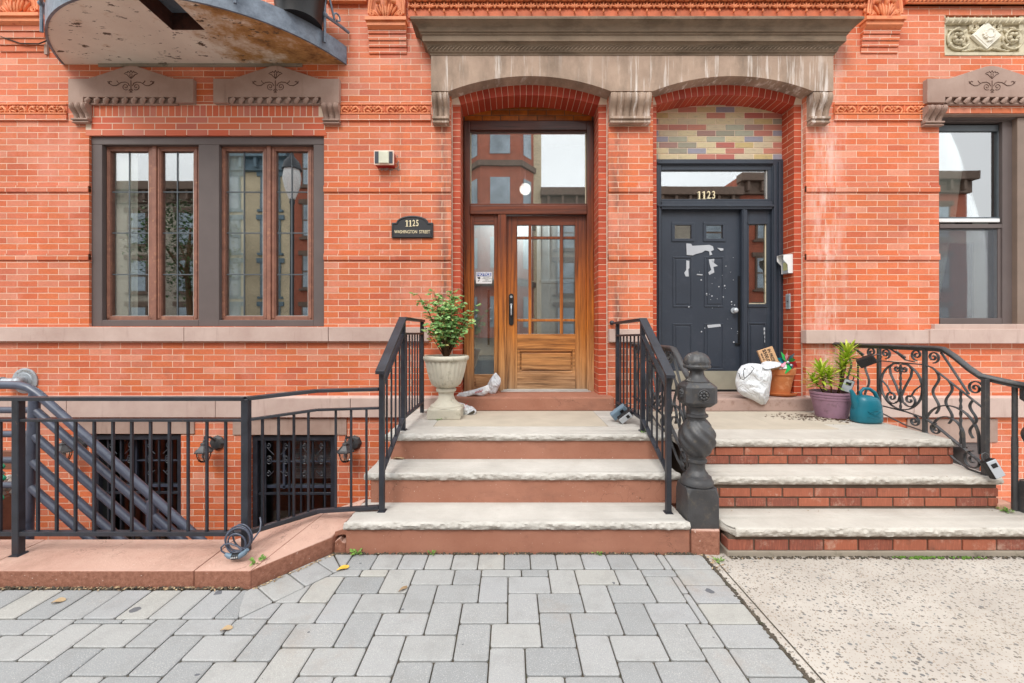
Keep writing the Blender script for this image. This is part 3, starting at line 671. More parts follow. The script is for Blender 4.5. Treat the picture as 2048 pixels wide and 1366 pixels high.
def corbel(x0, x1, zt, zb, yt, yb, ribs, name, mat, parent):
    """S-shaped bracket: fluted front that sweeps back to the wall, small mouldings at its foot"""
    mb = MB(); hgt = zt - zb
    def pf(u, o=0): s_ = .5 - .5 * math.cos(math.pi * min(1, u * 1.08)); return yt - o + (yb - yt) * s_ ** 1.3 - .012 * math.sin(math.pi * min(1, u * 1.6)) 
    zsn = [k / 12 for k in range(13)]; core = [(pf(u) + .018, zt - u * hgt * .8) for u in zsn]
    mb.prism(core + [(4.56, zt - hgt * .8), (4.56, zt)], 'x', x0 + .004, x1 - .004)
    w = (x1 - x0) / ribs
    for k in range(ribs):
        a, b = x0 + w * k + .003, x0 + w * (k + 1) - .003
        for (q0, q1, dd) in ((a, b, .008), (a + (b - a) * .16, b - (b - a) * .16, 0), (a + (b - a) * .3, b - (b - a) * .3, -.004)):
            mb.prism([(pf(u) + dd, zt - .008 - u * (hgt * .78 - .01)) for u in zsn] + [(4.5, zt - hgt * .78), (4.5, zt - .01)], 'x', q0, q1)
    yb2 = yb - .012
    mb.box(x0 + .002, x1 - .002, yb2 - .012, 4.5, zb + hgt * .13, zb + hgt * .215)
    mb.box(x0 + .008, x1 - .008, yb2 + .004, 4.5, zb + hgt * .06, zb + hgt * .125); mb.box(x0 + .003, x1 - .003, yb2 - .004, 4.5, zb, zb + hgt * .055)
    return build(mb, name, mat, parent, bevel=.003, seg=1)
zc0 = PZ(184, FY)
for a, b, r_ in ((863, 897, 3), (1221, 1304, 6), (1626, 1666, 3)):
    o = corbel(PX(a, FY), PX(b, FY), zc0, PZ(247, 4.40), 4.335, 4.395, r_, 'corbel', 'frieze', bld); o.parent = hd
# second (deeper) wedge of pier stone behind the side corbels
# window hoods
def window_hood(xa, xb, xp, name, rope, corb):
    Y = 4.40; mb = MB(); z0, zs_, zp = PZ(205, Y), PZ(157, Y), PZ(131, Y)
    x0, x1, xm = PX(xa, Y), PX(xb, Y), PX(xp, Y); r0, r1 = PX(rope[0], Y), PX(rope[1], Y); zr = PZ(194, Y)
    mb.prism([(x0, z0 if corb == 'l' else z0), (r0, z0), (r0, zr), (r1, zr), (r1, z0), (x1, z0), (x1, zs_), (PX(xp + 86, Y), zs_), (xm + .06, zp - .008), (xm, zp), (xm - .06, zp - .008), (PX(xp - 86, Y), zs_), (x0, zs_)], 'y', Y, 4.5)
    h = build(mb, name, 'bstone', bld, bevel=.004)
    rb = MB(); n_ = 10
    for k in range(n_):
        xc = r0 + (r1 - r0) * (k + .5) / n_
        rb.tube([(xc - .024, Y + .02, z0 + .005), (xc - .012, Y + .006, z0 + .024), (xc + .012, Y + .012, zr - .006)], [.02, .024, .017], 8, flat=(1, 1))
    rb.box(r0, r1, Y + .035, 4.5, z0 - .01, zr + .01); rb.tube([(r0, Y + .03, z0 - .002), (r1, Y + .03, z0 - .002)], .009, 8)
    o = build(rb, 'rope_moulding', 'bstone', bld, smooth=50); o.parent = h
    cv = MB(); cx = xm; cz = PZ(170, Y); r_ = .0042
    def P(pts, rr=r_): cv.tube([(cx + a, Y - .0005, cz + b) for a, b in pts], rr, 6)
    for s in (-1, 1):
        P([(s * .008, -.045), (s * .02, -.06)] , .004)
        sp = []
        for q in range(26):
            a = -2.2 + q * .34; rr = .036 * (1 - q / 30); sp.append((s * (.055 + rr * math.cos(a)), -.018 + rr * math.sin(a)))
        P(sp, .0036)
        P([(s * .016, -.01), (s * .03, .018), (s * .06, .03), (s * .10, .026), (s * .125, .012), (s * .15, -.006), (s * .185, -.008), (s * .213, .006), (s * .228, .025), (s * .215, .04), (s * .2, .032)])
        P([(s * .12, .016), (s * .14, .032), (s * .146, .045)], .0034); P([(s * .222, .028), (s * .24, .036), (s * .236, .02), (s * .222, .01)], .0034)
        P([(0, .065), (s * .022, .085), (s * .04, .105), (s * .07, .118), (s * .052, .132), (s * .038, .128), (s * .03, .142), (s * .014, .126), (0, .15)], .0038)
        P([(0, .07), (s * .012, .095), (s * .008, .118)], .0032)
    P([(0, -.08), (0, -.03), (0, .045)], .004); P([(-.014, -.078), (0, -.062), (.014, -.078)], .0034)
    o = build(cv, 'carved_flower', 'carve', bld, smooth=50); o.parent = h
    return h
h = window_hood(136, 386, 262, 'window_hood', (166, 352), 'l'); o = corbel(PX(137, 4.38), PX(172, 4.38), PZ(206, 4.4), PZ(245, 4.41), 4.37, 4.42, 3, 'corbel', 'bstone', bld); o.parent = h
h = window_hood(426, 678, 551, 'window_hood', (456, 641), 'r'); o = corbel(PX(642, 4.38), PX(677, 4.38), PZ(206, 4.4), PZ(247, 4.41), 4.37, 4.42, 3, 'corbel', 'bstone', bld); o.parent = h
h = window_hood(1855, 2150, 1984, 'window_hood', (1891, 2078), 'l')
o = corbel(PX(1854, 4.38), PX(1894, 4.38), PZ(212, 4.4), PZ(251, 4.41), 4.36, 4.42, 3, 'corbel', 'bstone', bld); o.parent = h
build(MB().box(PX(1890, WY), 5.95, WY + .01, 4.6, PZ(228, WY) , PZ(206, WY)), 'window_lintel', 'bstone', bld)

# string courses, sills and basement lintels
mb = MB()
for a, b in ((-60, 367), (368, 656), (657, 857)): mb.pbox(a, b, 654, 683, 4.40, .09)
mb.pbox(1613, 1860, 660, 687, 4.40, .09); mb.pbox(1861, 2300, 658, 687, 4.385, .1); mb.pbox(1219, 1303, 658, 684, 4.40, .09)
mb.pbox(1870, 2300, 648, 659, 4.41, .3)
build_cl(mb, 'sill_course', 'bstone_l', bld, bevel=.005)
mb = MB()
for a, b in ((-60, 132), (133, 430), (431, 700), (701, 900), (1613, 1828), (1829, 2300)): mb.pbox(a, b, 797, 835, 4.405, .09); 
mb2 = MB()
for a, b in ((-60, 900), (1613, 2300)):
    x0, x1 = PX(a, 4.42), PX(b, 4.42); z = PZ(797, 4.405); mb2.prism([(4.4055, z + .0005), (4.44, z + .024), (4.47, z + .024), (4.47, z + .0005)], 'x', x0, x1)
build_cl(mb, 'water_table', 'bstone_l', bld, bevel=.004); build_cl(mb2, 'water_table_slope', 'bstone_l', bld)
mb = MB(); mb.pbox(155, 388, 837, 868, 4.437, .3); mb.pbox(465, 693, 837, 870, 4.437, .3); mb.pbox(1815, 1996, 838, 885, 4.437, .3)
build_cl(mb, 'basement_lintel', 'bstone', bld, bevel=.004)

# terracotta ornament
def leafs(mb, x, z, w, h, Y):                            # one palmette: five lobes fanning from a stalk
    for a, l in ((-1.15, .42), (-.6, .5), (0, .55), (.6, .5), (1.15, .42)):
        mb.blob((x + math.sin(a) * w * .27, Y, z + math.cos(a) * h * .22), (w * .085, .014, h * l * .55), rot=a, seg=7, rings=4)
    mb.blob((x, Y - .006, z - h * .28), (w * .07, .016, h * .16))
tb = MB(); tg = MB(); tz = MB()
z0, z1 = PZ(229, WY), PZ(210, WY); zm = (z0 + z1) / 2
for a, b in ((-60, 136), (678, 862), (1667, 1853)):
    x0, x1 = PX(a, WY), PX(b, WY); tg.box(x0, x1, WY - .006, WY + .02, z0, z1); tz.box(x0, x1, WY - .022, WY + .02, z0 - .004, z0 + .010); tz.box(x0, x1, WY - .016, WY + .02, z1 - .004, z1 + .008)
    n = max(1, round((x1 - x0) / .217)); w = (x1 - x0) / n
    for k in range(n):
        xc = x0 + w * (k + .5)
        for s in (-1, 1):
            tb.blob((xc + s * w * .16, WY - .012, zm + .012), (.014, .012, .034), rot=s * .9); tb.blob((xc + s * w * .34, WY - .012, zm + .005), (.012, .012, .04), rot=-s * .7)
            tb.blob((xc + s * w * .2, WY - .012, zm - .022), (.010, .012, .032), rot=s * 1.25); tb.blob((xc + s * w * .38, WY - .012, zm - .024), (.009, .010, .026), rot=s * .3)
            tb.blob((xc + s * .018, WY - .02, zm + .018), (.012, .014, .012)); tb.blob((xc + s * w * .05, WY - .012, zm - .006), (.008, .012, .025), rot=-s * .5)
        tz.box(x0 + w * k - .002, x0 + w * k + .002, WY - .02, WY, z0 + .008, z1)
# upper frieze band above the hood
z0 = 4.70; z1 = PZ(9, WY); x0, x1 = PX(818, WY), PX(1735, WY)
for (a, b, zb_, zt_) in ((818, 1735, z0, z1), (1806, 2250, PZ(13, WY), 5.1), (660, 735, PZ(8, WY), 5.1)):
    tg.box(PX(a, WY), PX(b, WY), WY - .03, WY + .02, zb_, zt_)
tz.box(x0, x1, WY - .085, WY, z1, z1 + .022); tz.box(x0, x1, WY - .06, WY, z1 + .022, 5.2)
tz.box(PX(1806, WY), 6.5, WY - .05, WY, PZ(13, WY), PZ(11, WY)); tz.box(PX(655, WY), PX(735, WY), WY - .05, WY, PZ(9, WY), PZ(7, WY))
n = 32; w = (x1 - x0) / n
for k in range(n):
    xc = x0 + w * (k + .5); leafs(tb, xc, 4.79, w * .95, .13, WY - .045)
    for s in (-.3, .3): tb.blob((xc + s * w, WY - .07, z1 - .008), (w * .2, .016, .010))
    for s in (-1, 1): tb.blob((xc + s * w * .42, WY - .04, 4.82), (.012, .014, .04), rot=-s * .35)
k = PX(1810, WY)
while k < 6.2: tb.blob((k, WY - .05, 4.875), (.012, .02, .045), rot=.7); k += .042
k = PX(662, WY)
while k < PX(733, WY): tb.blob((k, WY - .05, 4.90), (.014, .02, .03), rot=.7); k += .05
build_cl(tg, 'terracotta_ground', 'terra_d', bld); tbo = build_cl(tb, 'terracotta_frieze', 'terra', bld, smooth=60); build_cl(tz, 'terracotta_fillet', 'terra', bld, bevel=.003, seg=1)
def capital(px0, px1, tray, brick0, brick1, name):
    Y = WY - .05; x0, x1 = PX(px0, Y), PX(px1, Y); xm = (x0 + x1) / 2; w = x1 - x0
    mb = MB(); zt = PZ(tray, Y); mb.box(x0 - .012, x1 + .012, Y - .05, WY, zt - .004, zt + .03); mb.box(x0, x1, Y - .03, WY, zt - .045, zt - .004); mb.prism([(Y - .03, zt - .045), (Y - .0, zt - .07), (WY, zt - .07), (WY, zt - .045)], 'x', x0 + .004, x1 - .004)
    mb.box(x0 + .01, x1 - .01, Y - .0, WY + .01, zt + .03, 5.3)
    for s in (-1, 1):
        pts = []
        for q in range(30):
            a = q / 29; pts.append((xm + s * w * (.30 + .14 * math.sin(a * 2.2)), Y - .02, zt + .07 + a * .34)) if False else None
        sp = [(xm + s * (w * .37 + (.034 - .0011 * q) * math.cos(q * .42)), Y - .025, zt + .075 + (.034 - .0011 * q) * math.sin(q * .42)) for q in range(26)]
        mb.tube(sp, .008, 6); arc = [(xm + s * w * (.45 - .4 * (q / 10) ** 2.2), Y - .025, zt + .07 + .30 * math.sin(q / 10 * 1.5)) for q in range(11)]; mb.tube(arc, .011, 6)
        arc = [(a_ - s * .02, b_ - .004, c_ - .012) for a_, b_, c_ in arc]; mb.tube(arc, .006, 6)
        for q in range(5): mb.blob((xm + s * w * (.07 + .065 * q), Y - .02 - .012 * math.cos(q), zt + .10 + .022 * math.sin(q * 1.3)), (.013, .02, .075 - .007 * q), rot=s * (.12 + .2 * q))
        mb.blob((xm + s * w * .2, Y - .035, zt + .19), (.03, .03, .025), rot=s * .6)
    mb.blob((xm, Y - .03, zt + .11), (.016, .022, .085)); mb.blob((xm, Y - .05, zt + .26), (.05, .04, .05)); mb.blob((xm, Y - .04, zt + .19), (.012, .03, .06))
    o = build(mb, name, 'terra', bld, smooth=40)
    cb = MB(); zb = PZ(brick0, WY - .03); st = (zb - PZ(brick1, WY)) / 4
    for q in range(4): cb.box(x0 + .002, x1 - .002, WY - .045 + q * .011, WY + .01, zb - st * (q + 1) + .003, zb - st * q)
    c = build(cb, 'stepped_brick', 'brick', bld, bevel=.002, seg=1); c.parent = o
capital(735, 812, 45, 57, 109, 'pilaster_capital'); capital(1728, 1803, 44, 58, 108, 'pilaster_capital'); capital(-10, 85, 37, 52, 105, 'pilaster_capital')
build(MB().pbox(88, 94, -60, 108, WY - .02, .03), 'wall_pipe', 'bstone', bld)

# cream relief panel, top right
Y = WY + .03; rpn = MB(); zt, zb = PZ(31, WY), PZ(111, WY); xl, xr = rp[0], 6.0
rpn.box(xl, xr, Y, Y + .03, zb, zt); rel = build(rpn, 'relief_panel', 'cream', bld)
rm = MB(); rm.box(xl, xr, WY - .005, Y + .005, zb, zb + .03); zr = zt - .05
rm.tube([(xl, Y - .012, zr), (xr, Y - .012, zr)], .035, 10); rm.box(xl, xl + .012, WY, Y, zb, zt)
rm.box(PX(2041, WY), PX(2041, WY) + .05, Y - .02, Y, zb, zt)
k = xl
while k < xr - .05: rm.tube([(k, Y - .035, zr - .036), (k + .03, Y - .045, zr), (k + .035, Y - .03, zr + .034)], .006, 6); k += .07
cxm = PX(1968, Y); czm = PZ(74, Y)
for s in (-1, 1):
    for (ox, oz, r0) in ((.29, -.02, .13), (.12, .09, .05)):
        sp = [(cxm + s * (ox + (r0 * (1 - q / 44)) * math.cos(-2.6 + q * .3)), Y - .012, czm + oz + (r0 * (1 - q / 44)) * math.sin(-2.6 + q * .3)) for q in range(34)]; rm.tube(sp, [.014 - .0002 * q for q in range(34)], 6)
        for q in range(9): a = q * .8; rm.blob((cxm + s * (ox + r0 * .8 * math.cos(a)), Y - .01, czm + oz + r0 * .8 * math.sin(a)), (.012, .016, .03), rot=a * s)
    for q in range(6): a = q * 1.05; rm.blob((cxm + s * .29 + .04 * math.cos(a), Y - .02, czm - .02 + .04 * math.sin(a)), (.02, .02, .02))
    rm.tube([(cxm, Y - .012, czm - .15), (cxm + s * .08, Y - .014, czm - .13), (cxm + s * .16, Y - .012, czm - .15), (cxm + s * .24, Y - .01, czm - .16)], .01, 6)
    for q in range(5): rm.blob((cxm + s * (.05 + .045 * q), Y - .012, czm - .125 - .008 * q), (.009, .012, .026), rot=s * (1.0 + .1 * q))
o = build(rm, 'relief_scrolls', 'cream', bld, smooth=60); o.parent = rel
dm = MB(); dm.prism([(cxm - .155, czm + .0), (cxm, czm - .145), (cxm + .155, czm), (cxm, czm + .145)], 'y', Y - .03, Y)
dm.prism([(cxm - .13, czm + .0), (cxm, czm - .12), (cxm + .13, czm), (cxm, czm + .12)], 'y', Y - .034, Y)
fc = [(cxm - .035, czm + .05), (cxm - .045, czm + .02), (cxm - .06, czm + .002), (cxm - .047, czm - .004), (cxm - .05, czm - .02), (cxm - .04, czm - .035), (cxm - .015, czm - .04), (cxm - .01, czm - .075), (cxm + .045, czm - .06), (cxm + .05, czm), (cxm + .04, czm + .045), (cxm, czm + .062)]
dm.prism(fc, 'y', Y - .05, Y - .03)
for q in range(14): a = q * .45; dm.blob((cxm + .015 + .045 * math.cos(a), Y - .048, czm + .012 + .045 * math.sin(a)), (.013, .01, .013))
o = build(dm, 'medallion', 'ivory', bld, bevel=.003, seg=1); o.parent = rel

# ------------------------------------------------------------------ windows
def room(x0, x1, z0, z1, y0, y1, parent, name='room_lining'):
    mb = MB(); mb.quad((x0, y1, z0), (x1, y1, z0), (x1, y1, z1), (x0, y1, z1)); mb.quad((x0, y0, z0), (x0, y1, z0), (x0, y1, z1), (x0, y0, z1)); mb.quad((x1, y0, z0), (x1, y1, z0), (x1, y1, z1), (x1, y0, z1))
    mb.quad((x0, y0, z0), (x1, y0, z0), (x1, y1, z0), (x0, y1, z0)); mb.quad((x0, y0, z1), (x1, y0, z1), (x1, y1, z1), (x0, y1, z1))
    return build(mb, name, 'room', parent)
win = build(MB().pbox(178, 648, 271, 289, 4.475, .12).pbox(178, 204, 289, 653, 4.478, .12).pbox(627, 648, 289, 653, 4.478, .12).pbox(397, 438, 289, 653, 4.478, .12).pbox(204, 397, 640, 653, 4.478, .1).pbox(438, 627, 640, 653, 4.478, .1), 'window', 'casing', bld, bevel=.004)
def sub(mb, name, mat, par, **k):
    o = build(mb, name, mat, bld, **k); o.parent = par; return o
GY = 4.56
for (a, b) in ((207, 309), (309, 399), (437, 538), (538, 628)):
    a2, e2 = a + 2, b - 1
    fr = MB(); fr.pbox(a2, a2 + 11, 292, 641, GY - .03, .06).pbox(e2 - 11, e2, 292, 641, GY - .03, .06).pbox(a2 + 11, e2 - 11, 292, 302, GY - .03, .06).pbox(a2 + 11, e2 - 11, 632, 641, GY - .03, .06)
    fr.pbox(a2 + 4, a2 + 8, 296, 637, GY - .038, .01).pbox(e2 - 8, e2 - 4, 296, 637, GY - .038, .01)
    sub(fr, 'sash_frame', 'sash', win, bevel=.004)
    g0, g1 = a2 + 11, e2 - 11; c = (g0 + g1) / 2
    sub(MB().pbox(g0, g1, 301, 633, GY, .004), 'pane', 'glass', win)
    mu_ = MB().pbox(c - 1, c + 1, 301, 633, GY - .006, .005)
    for y in (384, 466, 549): mu_.pbox(g0, g1, y - 1, y + 1, GY - .0055, .005)
    sub(mu_, 'muntin', 'muntin', win)
    sub(MB().pbox(g0 - 1, g0 + .6, 301, 633, GY - .008, .006).pbox(g1 - .6, g1 + 1, 301, 633, GY - .008, .006).pbox(g0, g1, 631, 633, GY - .008, .006), 'glazing_bead', 'steel', win)
sub(MB().pbox(303, 312, 290, 641, GY - .05, .06), 'mullion', 'sash', win, bevel=.006); sub(MB().pbox(533, 541, 290, 641, GY - .05, .06), 'mullion', 'sash', win, bevel=.006)
def drape(mb, px0, px1, y0, y1, Y, amp=.012, n=24, top=None):
    x0, x1 = PX(px0, Y), PX(px1, Y); z0, z1 = PZ(y1, Y), PZ(y0, Y); vs = []; m = 8
    for j in range(m + 1):
        f_ = j / m; z = z1 + (z0 - z1) * f_
        for i in range(n + 1):
            u = i / n; xr_ = x1 if top is None else x1 + (top(f_)) * (1)
            vs.append((x0 + (xr_ - x0) * u, Y + amp * math.sin(u * n * 1.1) * (.6 + .4 * math.sin(j)), z))
    mb.add(vs, [(j * (n + 1) + i, j * (n + 1) + i + 1, (j + 1) * (n + 1) + i + 1, (j + 1) * (n + 1) + i) for j in range(m) for i in range(n)])
cu = MB(); drape(cu, 200, 275, 280, 650, 4.60, .004); drape(cu, 440, 487, 280, 650, 4.60, .004)
sub(cu, 'curtain', 'curtain', win, smooth=80)
ro = sub(MB(), 'x', 'room', win) if False else None
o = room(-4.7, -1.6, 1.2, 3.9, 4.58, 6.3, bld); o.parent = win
# right window (double hung with insect screen)
Y = 4.55; wr = build(MB().box(w2[0] - .05, w2[0] + .06, Y, Y + .2, w2[2], w2[3]).pbox(1860, 2200, 231, 243, Y, .12).pbox(2005, 2034, 243, 655, Y, .14), 'window', 'casing', bld, bevel=.004)
sub(MB().pbox(2035, 2110, 235, 660, 4.50, .25), 'casing', 'casing_l', wr, bevel=.005)
sub(MB().pbox(1880, 2034, 229, 238, 4.52, .2), 'head_casing', 'casing', wr, bevel=.004)
Y = 4.585
sub(MB().pbox(1996, 2006, 250, 442, Y, .05).pbox(1870, 2006, 250, 262, Y, .05).pbox(1870, 2006, 434, 441, Y - .01, .06), 'upper_sash', 'muntin', wr, bevel=.003)
sub(MB().pbox(1870, 2000, 437, 444, Y - .035, .03), 'meeting_rail', 'white', wr, bevel=.004)
sub(MB().pbox(1880, 2006, 448, 456, Y - .03, .05).pbox(1996, 2014, 455, 648, Y - .02, .04).pbox(1880, 2014, 636, 648, Y - .03, .05).pbox(1880, 2020, 648, 656, Y - .06, .1), 'lower_sash', 'casing', wr, bevel=.003)
sub(MB().pbox(1870, 2000, 258, 438, Y + .02, .004), 'pane', 'glass_t', wr); sub(MB().pbox(1870, 2000, 450, 640, Y + .03, .004), 'pane', 'glass', wr)
sub(MB().pbox(1870, 2012, 450, 640, Y - .012, .001), 'insect_screen', 'screen', wr)
sub(MB().pbox(1850, 2000, 456, 486, Y + .05, .01), 'roller_blind', 'curtain', wr)
cu = MB(); drape(cu, 1850, 1938, 250, 440, Y + .075, .014, 22, lambda f_: -.16 * f_); drape(cu, 1850, 1914, 440, 630, Y + .075, .012, 18, lambda f_: -.22 * f_ ** .8)
sub(cu, 'curtain', 'curtain', wr, smooth=80); sub(MB().pbox(1948, 1996, 262, 640, Y + .10, .02), 'side_blind', 'curtain', wr)
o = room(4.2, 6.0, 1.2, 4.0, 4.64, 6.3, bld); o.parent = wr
# basement windows with scrolled security grilles
def spiral(cx, cz, r0, turns, a0, sgn, n=22, Y=0, k=.8):
    return [(cx + r0 * (1 - k * q / n) * math.cos(a0 + sgn * turns * 2 * math.pi * q / n), Y, cz + r0 * (1 - k * q / n) * math.sin(a0 + sgn * turns * 2 * math.pi * q / n)) for q in range(n + 1)]
def grille_window(x0, x1, zt, sash_px, blind):
    Y = 4.47
    mb = MB().box(x0 + .005, x0 + .055, Y, Y + .05, -1.0, zt - .02).box(x1 - .055, x1 - .005, Y, Y + .05, -1.0, zt - .02).box(x0 + .055, x1 - .055, Y, Y + .05, zt - .065, zt - .02)
    w = build(mb, 'basement_window', 'iron', bld, bevel=.003)
    br = MB(); n = 6; zr = zt - .62
    for k in range(1, n + 1):
        xx = x0 + (x1 - x0) * k / (n + 1); br.box(xx - .008, xx + .008, Y + .02, Y + .036, -1.0, zt - .065)
    br.box(x0 + .055, x1 - .055, Y + .015, Y + .04, zr - .02, zr)
    for k in (1, 3, 4, 6):
        xx = x0 + (x1 - x0) * k / (n + 1); s = 1 if k in (1, 4) else -1
        for base, flip in ((zt - .13, 1), (zt - .42, -1)):
            br.tube(spiral(xx + s * .03, base, .03, 1.3, math.pi / 2 if s > 0 else math.pi / 2, -s, Y=Y + .026), .005, 6)
            br.tube(spiral(xx + s * .035, base - .13 * flip, .036, 1.4, -math.pi / 2 * flip, s * flip, Y=Y + .026), .005, 6)
            br.tube([(xx + s * .03, Y + .026, base - .03), (xx + s * .09, Y + .026, base - .09 * (1 if flip > 0 else -.3))], .005, 6)
    o = build(br, 'security_grille', 'iron', bld, smooth=50); o.parent = w
    o = build(MB().box(x0 + .04, x1 - .04, 4.62, 4.626, -1, zt), 'pane', 'glass_c', bld); o.parent = w
    fr = MB(); m = x0 + (x1 - x0) * sash_px
    fr.box(m - .012, m + .012, 4.60, 4.63, zr, zt).box(x0 + .05, x1 - .05, 4.60, 4.63, zr + .01, zr + .035).box(x0 + .05, x1 - .05, 4.6, 4.63, zt - .33, zt - .322)
    o = build(fr, 'sash_frame', 'pipe', bld); o.parent = w
    if blind:
        bm_ = MB(); z = zt - .1
        while z > zr + .1: bm_.box(m + .05, x1 - .12, 4.68, 4.69, z - .014, z); z -= .02
        o = build(bm_, 'slat_blind', 'galv', bld); o.parent = w
    o = room(x0 + .004, x1 - .004, -1.0, zt - .002, 4.54, 5.6, bld); o.parent = w
grille_window(b1[0], b1[1], b1[3], .35, False); grille_window(b2[0], b2[1], b2[3], .3, True)
wb = build(MB().box(b3[0], b3[1], 4.462, 4.75, b3[3] - .05, b3[3]).box(b3[1] - .13, b3[1], 4.46, 4.75, -1, b3[3] - .05).box(b3[0], b3[0] + .05, 4.545, 4.75, -1, b3[3] - .05), 'basement_window', 'casing', bld, bevel=.004)
sub(MB().box(PX(1850, 4.65), PX(1945, 4.65), 4.64, 4.66, -1, PZ(893, 4.65)), 'sash_frame', 'navy', wb)
sub(MB().box(PX(1850, 4.62), PX(1934, 4.62), 4.615, 4.63, -1, PZ(897, 4.62)), 'pane', simple('pale green pane', rgb(176, 196, 196), .3), wb)

# ------------------------------------------------------------------ wooden entrance door (left)
DY = 4.74
def part(name, mat, par, mb, **k):
    o = build(mb, name, mat, bld, **k); o.parent = par; return o
sz = PZ(795, 4.307)                                        # top of the door sills
dr = build(MB().pbox(928, 940, 241, 786, DY, .12).pbox(1174, 1188, 241, 786, DY, .12).pbox(996, 1012.5, 428, 786, DY - .005, .12), 'entrance_door', 'wood_v', bld, bevel=.005)
dr['label'] = 'weathered brown wooden door with nine small glass panes'
part('transom_bar', 'wood_h', dr, MB().pbox(940, 1174, 410, 428, DY - .012, .14), bevel=.006); part('head_rail', 'wood_h', dr, MB().pbox(940, 1174, 241, 260, DY, .12), bevel=.006)
part('transom_frame', 'wood_h', dr, MB().pbox(940, 1174, 260, 264, DY + .02, .05).pbox(940, 1174, 407, 410, DY + .02, .05), bevel=.002)
part('transom_pane', 'glass_t', dr, MB().pbox(939, 1175, 262, 409, DY + .05, .005))
part('glazing_bead', 'cream', dr, MB().pbox(1170.5, 1172, 264, 407, DY + .04, .01).pbox(941, 942.5, 264, 407, DY + .04, .01))
am = MB()                                                  # amber bricks between arch and frame
for r_ in range(3):
    for k in range(9):
        xa = PX(928, DY) + (k - .5 * (r_ % 2)) * .205; xb = xa + .198; xa, xb = max(xa, PX(929, DY)), min(xb, PX(1187, DY))
        if xb - xa > .02: am.box(xa, xb, DY + .02, DY + .06, PZ(239.5, DY) + r_ * .062, PZ(239.5, DY) + r_ * .062 + .056)
part('arch_infill_brick', 'amber', dr, am, bevel=.003, seg=1); part('arch_infill_mortar', 'mortar_d', dr, MB().pbox(920, 1196, 200, 241, DY + .025, .05))
# sidelight
part('sidelight_frame', 'wood_v', dr, MB().pbox(940, 948, 430, 782, DY + .02, .05).pbox(988, 996, 430, 782, DY + .02, .05), bevel=.004)
part('sidelight_rail', 'wood_h', dr, MB().pbox(948, 988, 430, 449, DY + .021, .05), bevel=.004); part('sidelight_rail', 'wood_h', dr, MB().pbox(948, 988, 749, 782, DY + .021, .05).pbox(951, 986, 756, 778, DY + .012, .03), bevel=.004)
part('sidelight_pane', 'glass_d', dr, MB().pbox(947, 989, 447, 751, DY + .05, .005))
# leaf
LY = DY + .045
part('stile', 'wood_v', dr, MB().pbox(1011.5, 1034.5, 432, 779, LY, .05), bevel=.004); part('stile', 'wood_v', dr, MB().pbox(1150.5, 1173, 432, 779, LY, .05), bevel=.004)
part('rail', 'wood_h', dr, MB().pbox(1034.5, 1150.5, 432, 450, LY + .001, .05), bevel=.003); part('rail', 'wood_h', dr, MB().pbox(1034.5, 1150.5, 668, 699, LY + .001, .05), bevel=.003); part('rail', 'wood_h', dr, MB().pbox(1034.5, 1150.5, 746, 779, LY + .001, .05), bevel=.003)
gb = MB().pbox(1057, 1063, 450, 668, LY + .004, .035).pbox(1120, 1126, 450, 668, LY + .004, .035)
for y0, y1 in ((473, 478), (638, 643)):
    for a, b in ((1034.5, 1057), (1063, 1120), (1126, 1150.5)): gb.pbox(a, b, y0, y1, LY + .006, .033)
part('glazing_bar', 'wood_v', dr, gb, bevel=.003, seg=1)
for a, b in ((1034.5, 1057), (1063, 1120), (1126, 1150.5)):
    for c, d in ((450, 473), (478, 638), (643, 668)):
        part('pane', 'glass_d', dr, MB().pbox(a, b, c, d, LY + .022, .005), bevel=.004)
pn = MB().pbox(1034.5, 1150.5, 698, 748, LY + .03, .02).pbox(1043, 1142, 706, 740, LY + .008, .03)
pn.pbox(1034.5, 1040, 699, 746, LY + .006, .03).pbox(1145, 1150.5, 699, 746, LY + .006, .03).pbox(1040, 1145, 699, 703, LY + .006, .03).pbox(1040, 1145, 742, 746, LY + .006, .03)
part('raised_panel', 'wood_h', dr, pn, bevel=.005)
hp = MB(); xh, zh0, zh1 = PX(1022.5, LY), PZ(646, LY), PZ(592, LY); rr = .027; pl = [(xh + rr * math.cos(a), zh0 + rr * math.sin(a)) for a in [math.pi + math.pi * k / 8 for k in range(9)]] + [(xh + rr * math.cos(a), zh1 + rr * math.sin(a)) for a in [math.pi * k / 8 for k in range(9)]]
hp.prism(pl, 'y', LY - .01, LY + .01); ho = part('door_handle', 'black', dr, hp, bevel=.003)
o = part('keyhole_cylinder', 'galv', dr, MB().tube([(xh, LY - .016, zh1 - .01), (xh, LY, zh1 - .01)], .014, 12), smooth=40)
zc_ = (zh0 + zh1) / 2
o = part('grip', 'silver', dr, MB().tube([(xh, LY - .01, zc_ + .05), (xh, LY - .045, zc_ + .04), (xh, LY - .05, zc_), (xh, LY - .045, zc_ - .06), (xh, LY - .01, zc_ - .07)], [.008, .009, .007, .007, .005], 8).blob((xh, LY - .02, zc_ + .055), (.014, .012, .010)), smooth=50)
part('threshold', 'steel', dr, MB().pbox(1006, 1176, 779, 786, DY - .01, .12).box(PX(1002, DY), PX(1180, DY), DY - .06, DY + .1, sz, sz + .012), bevel=.003)
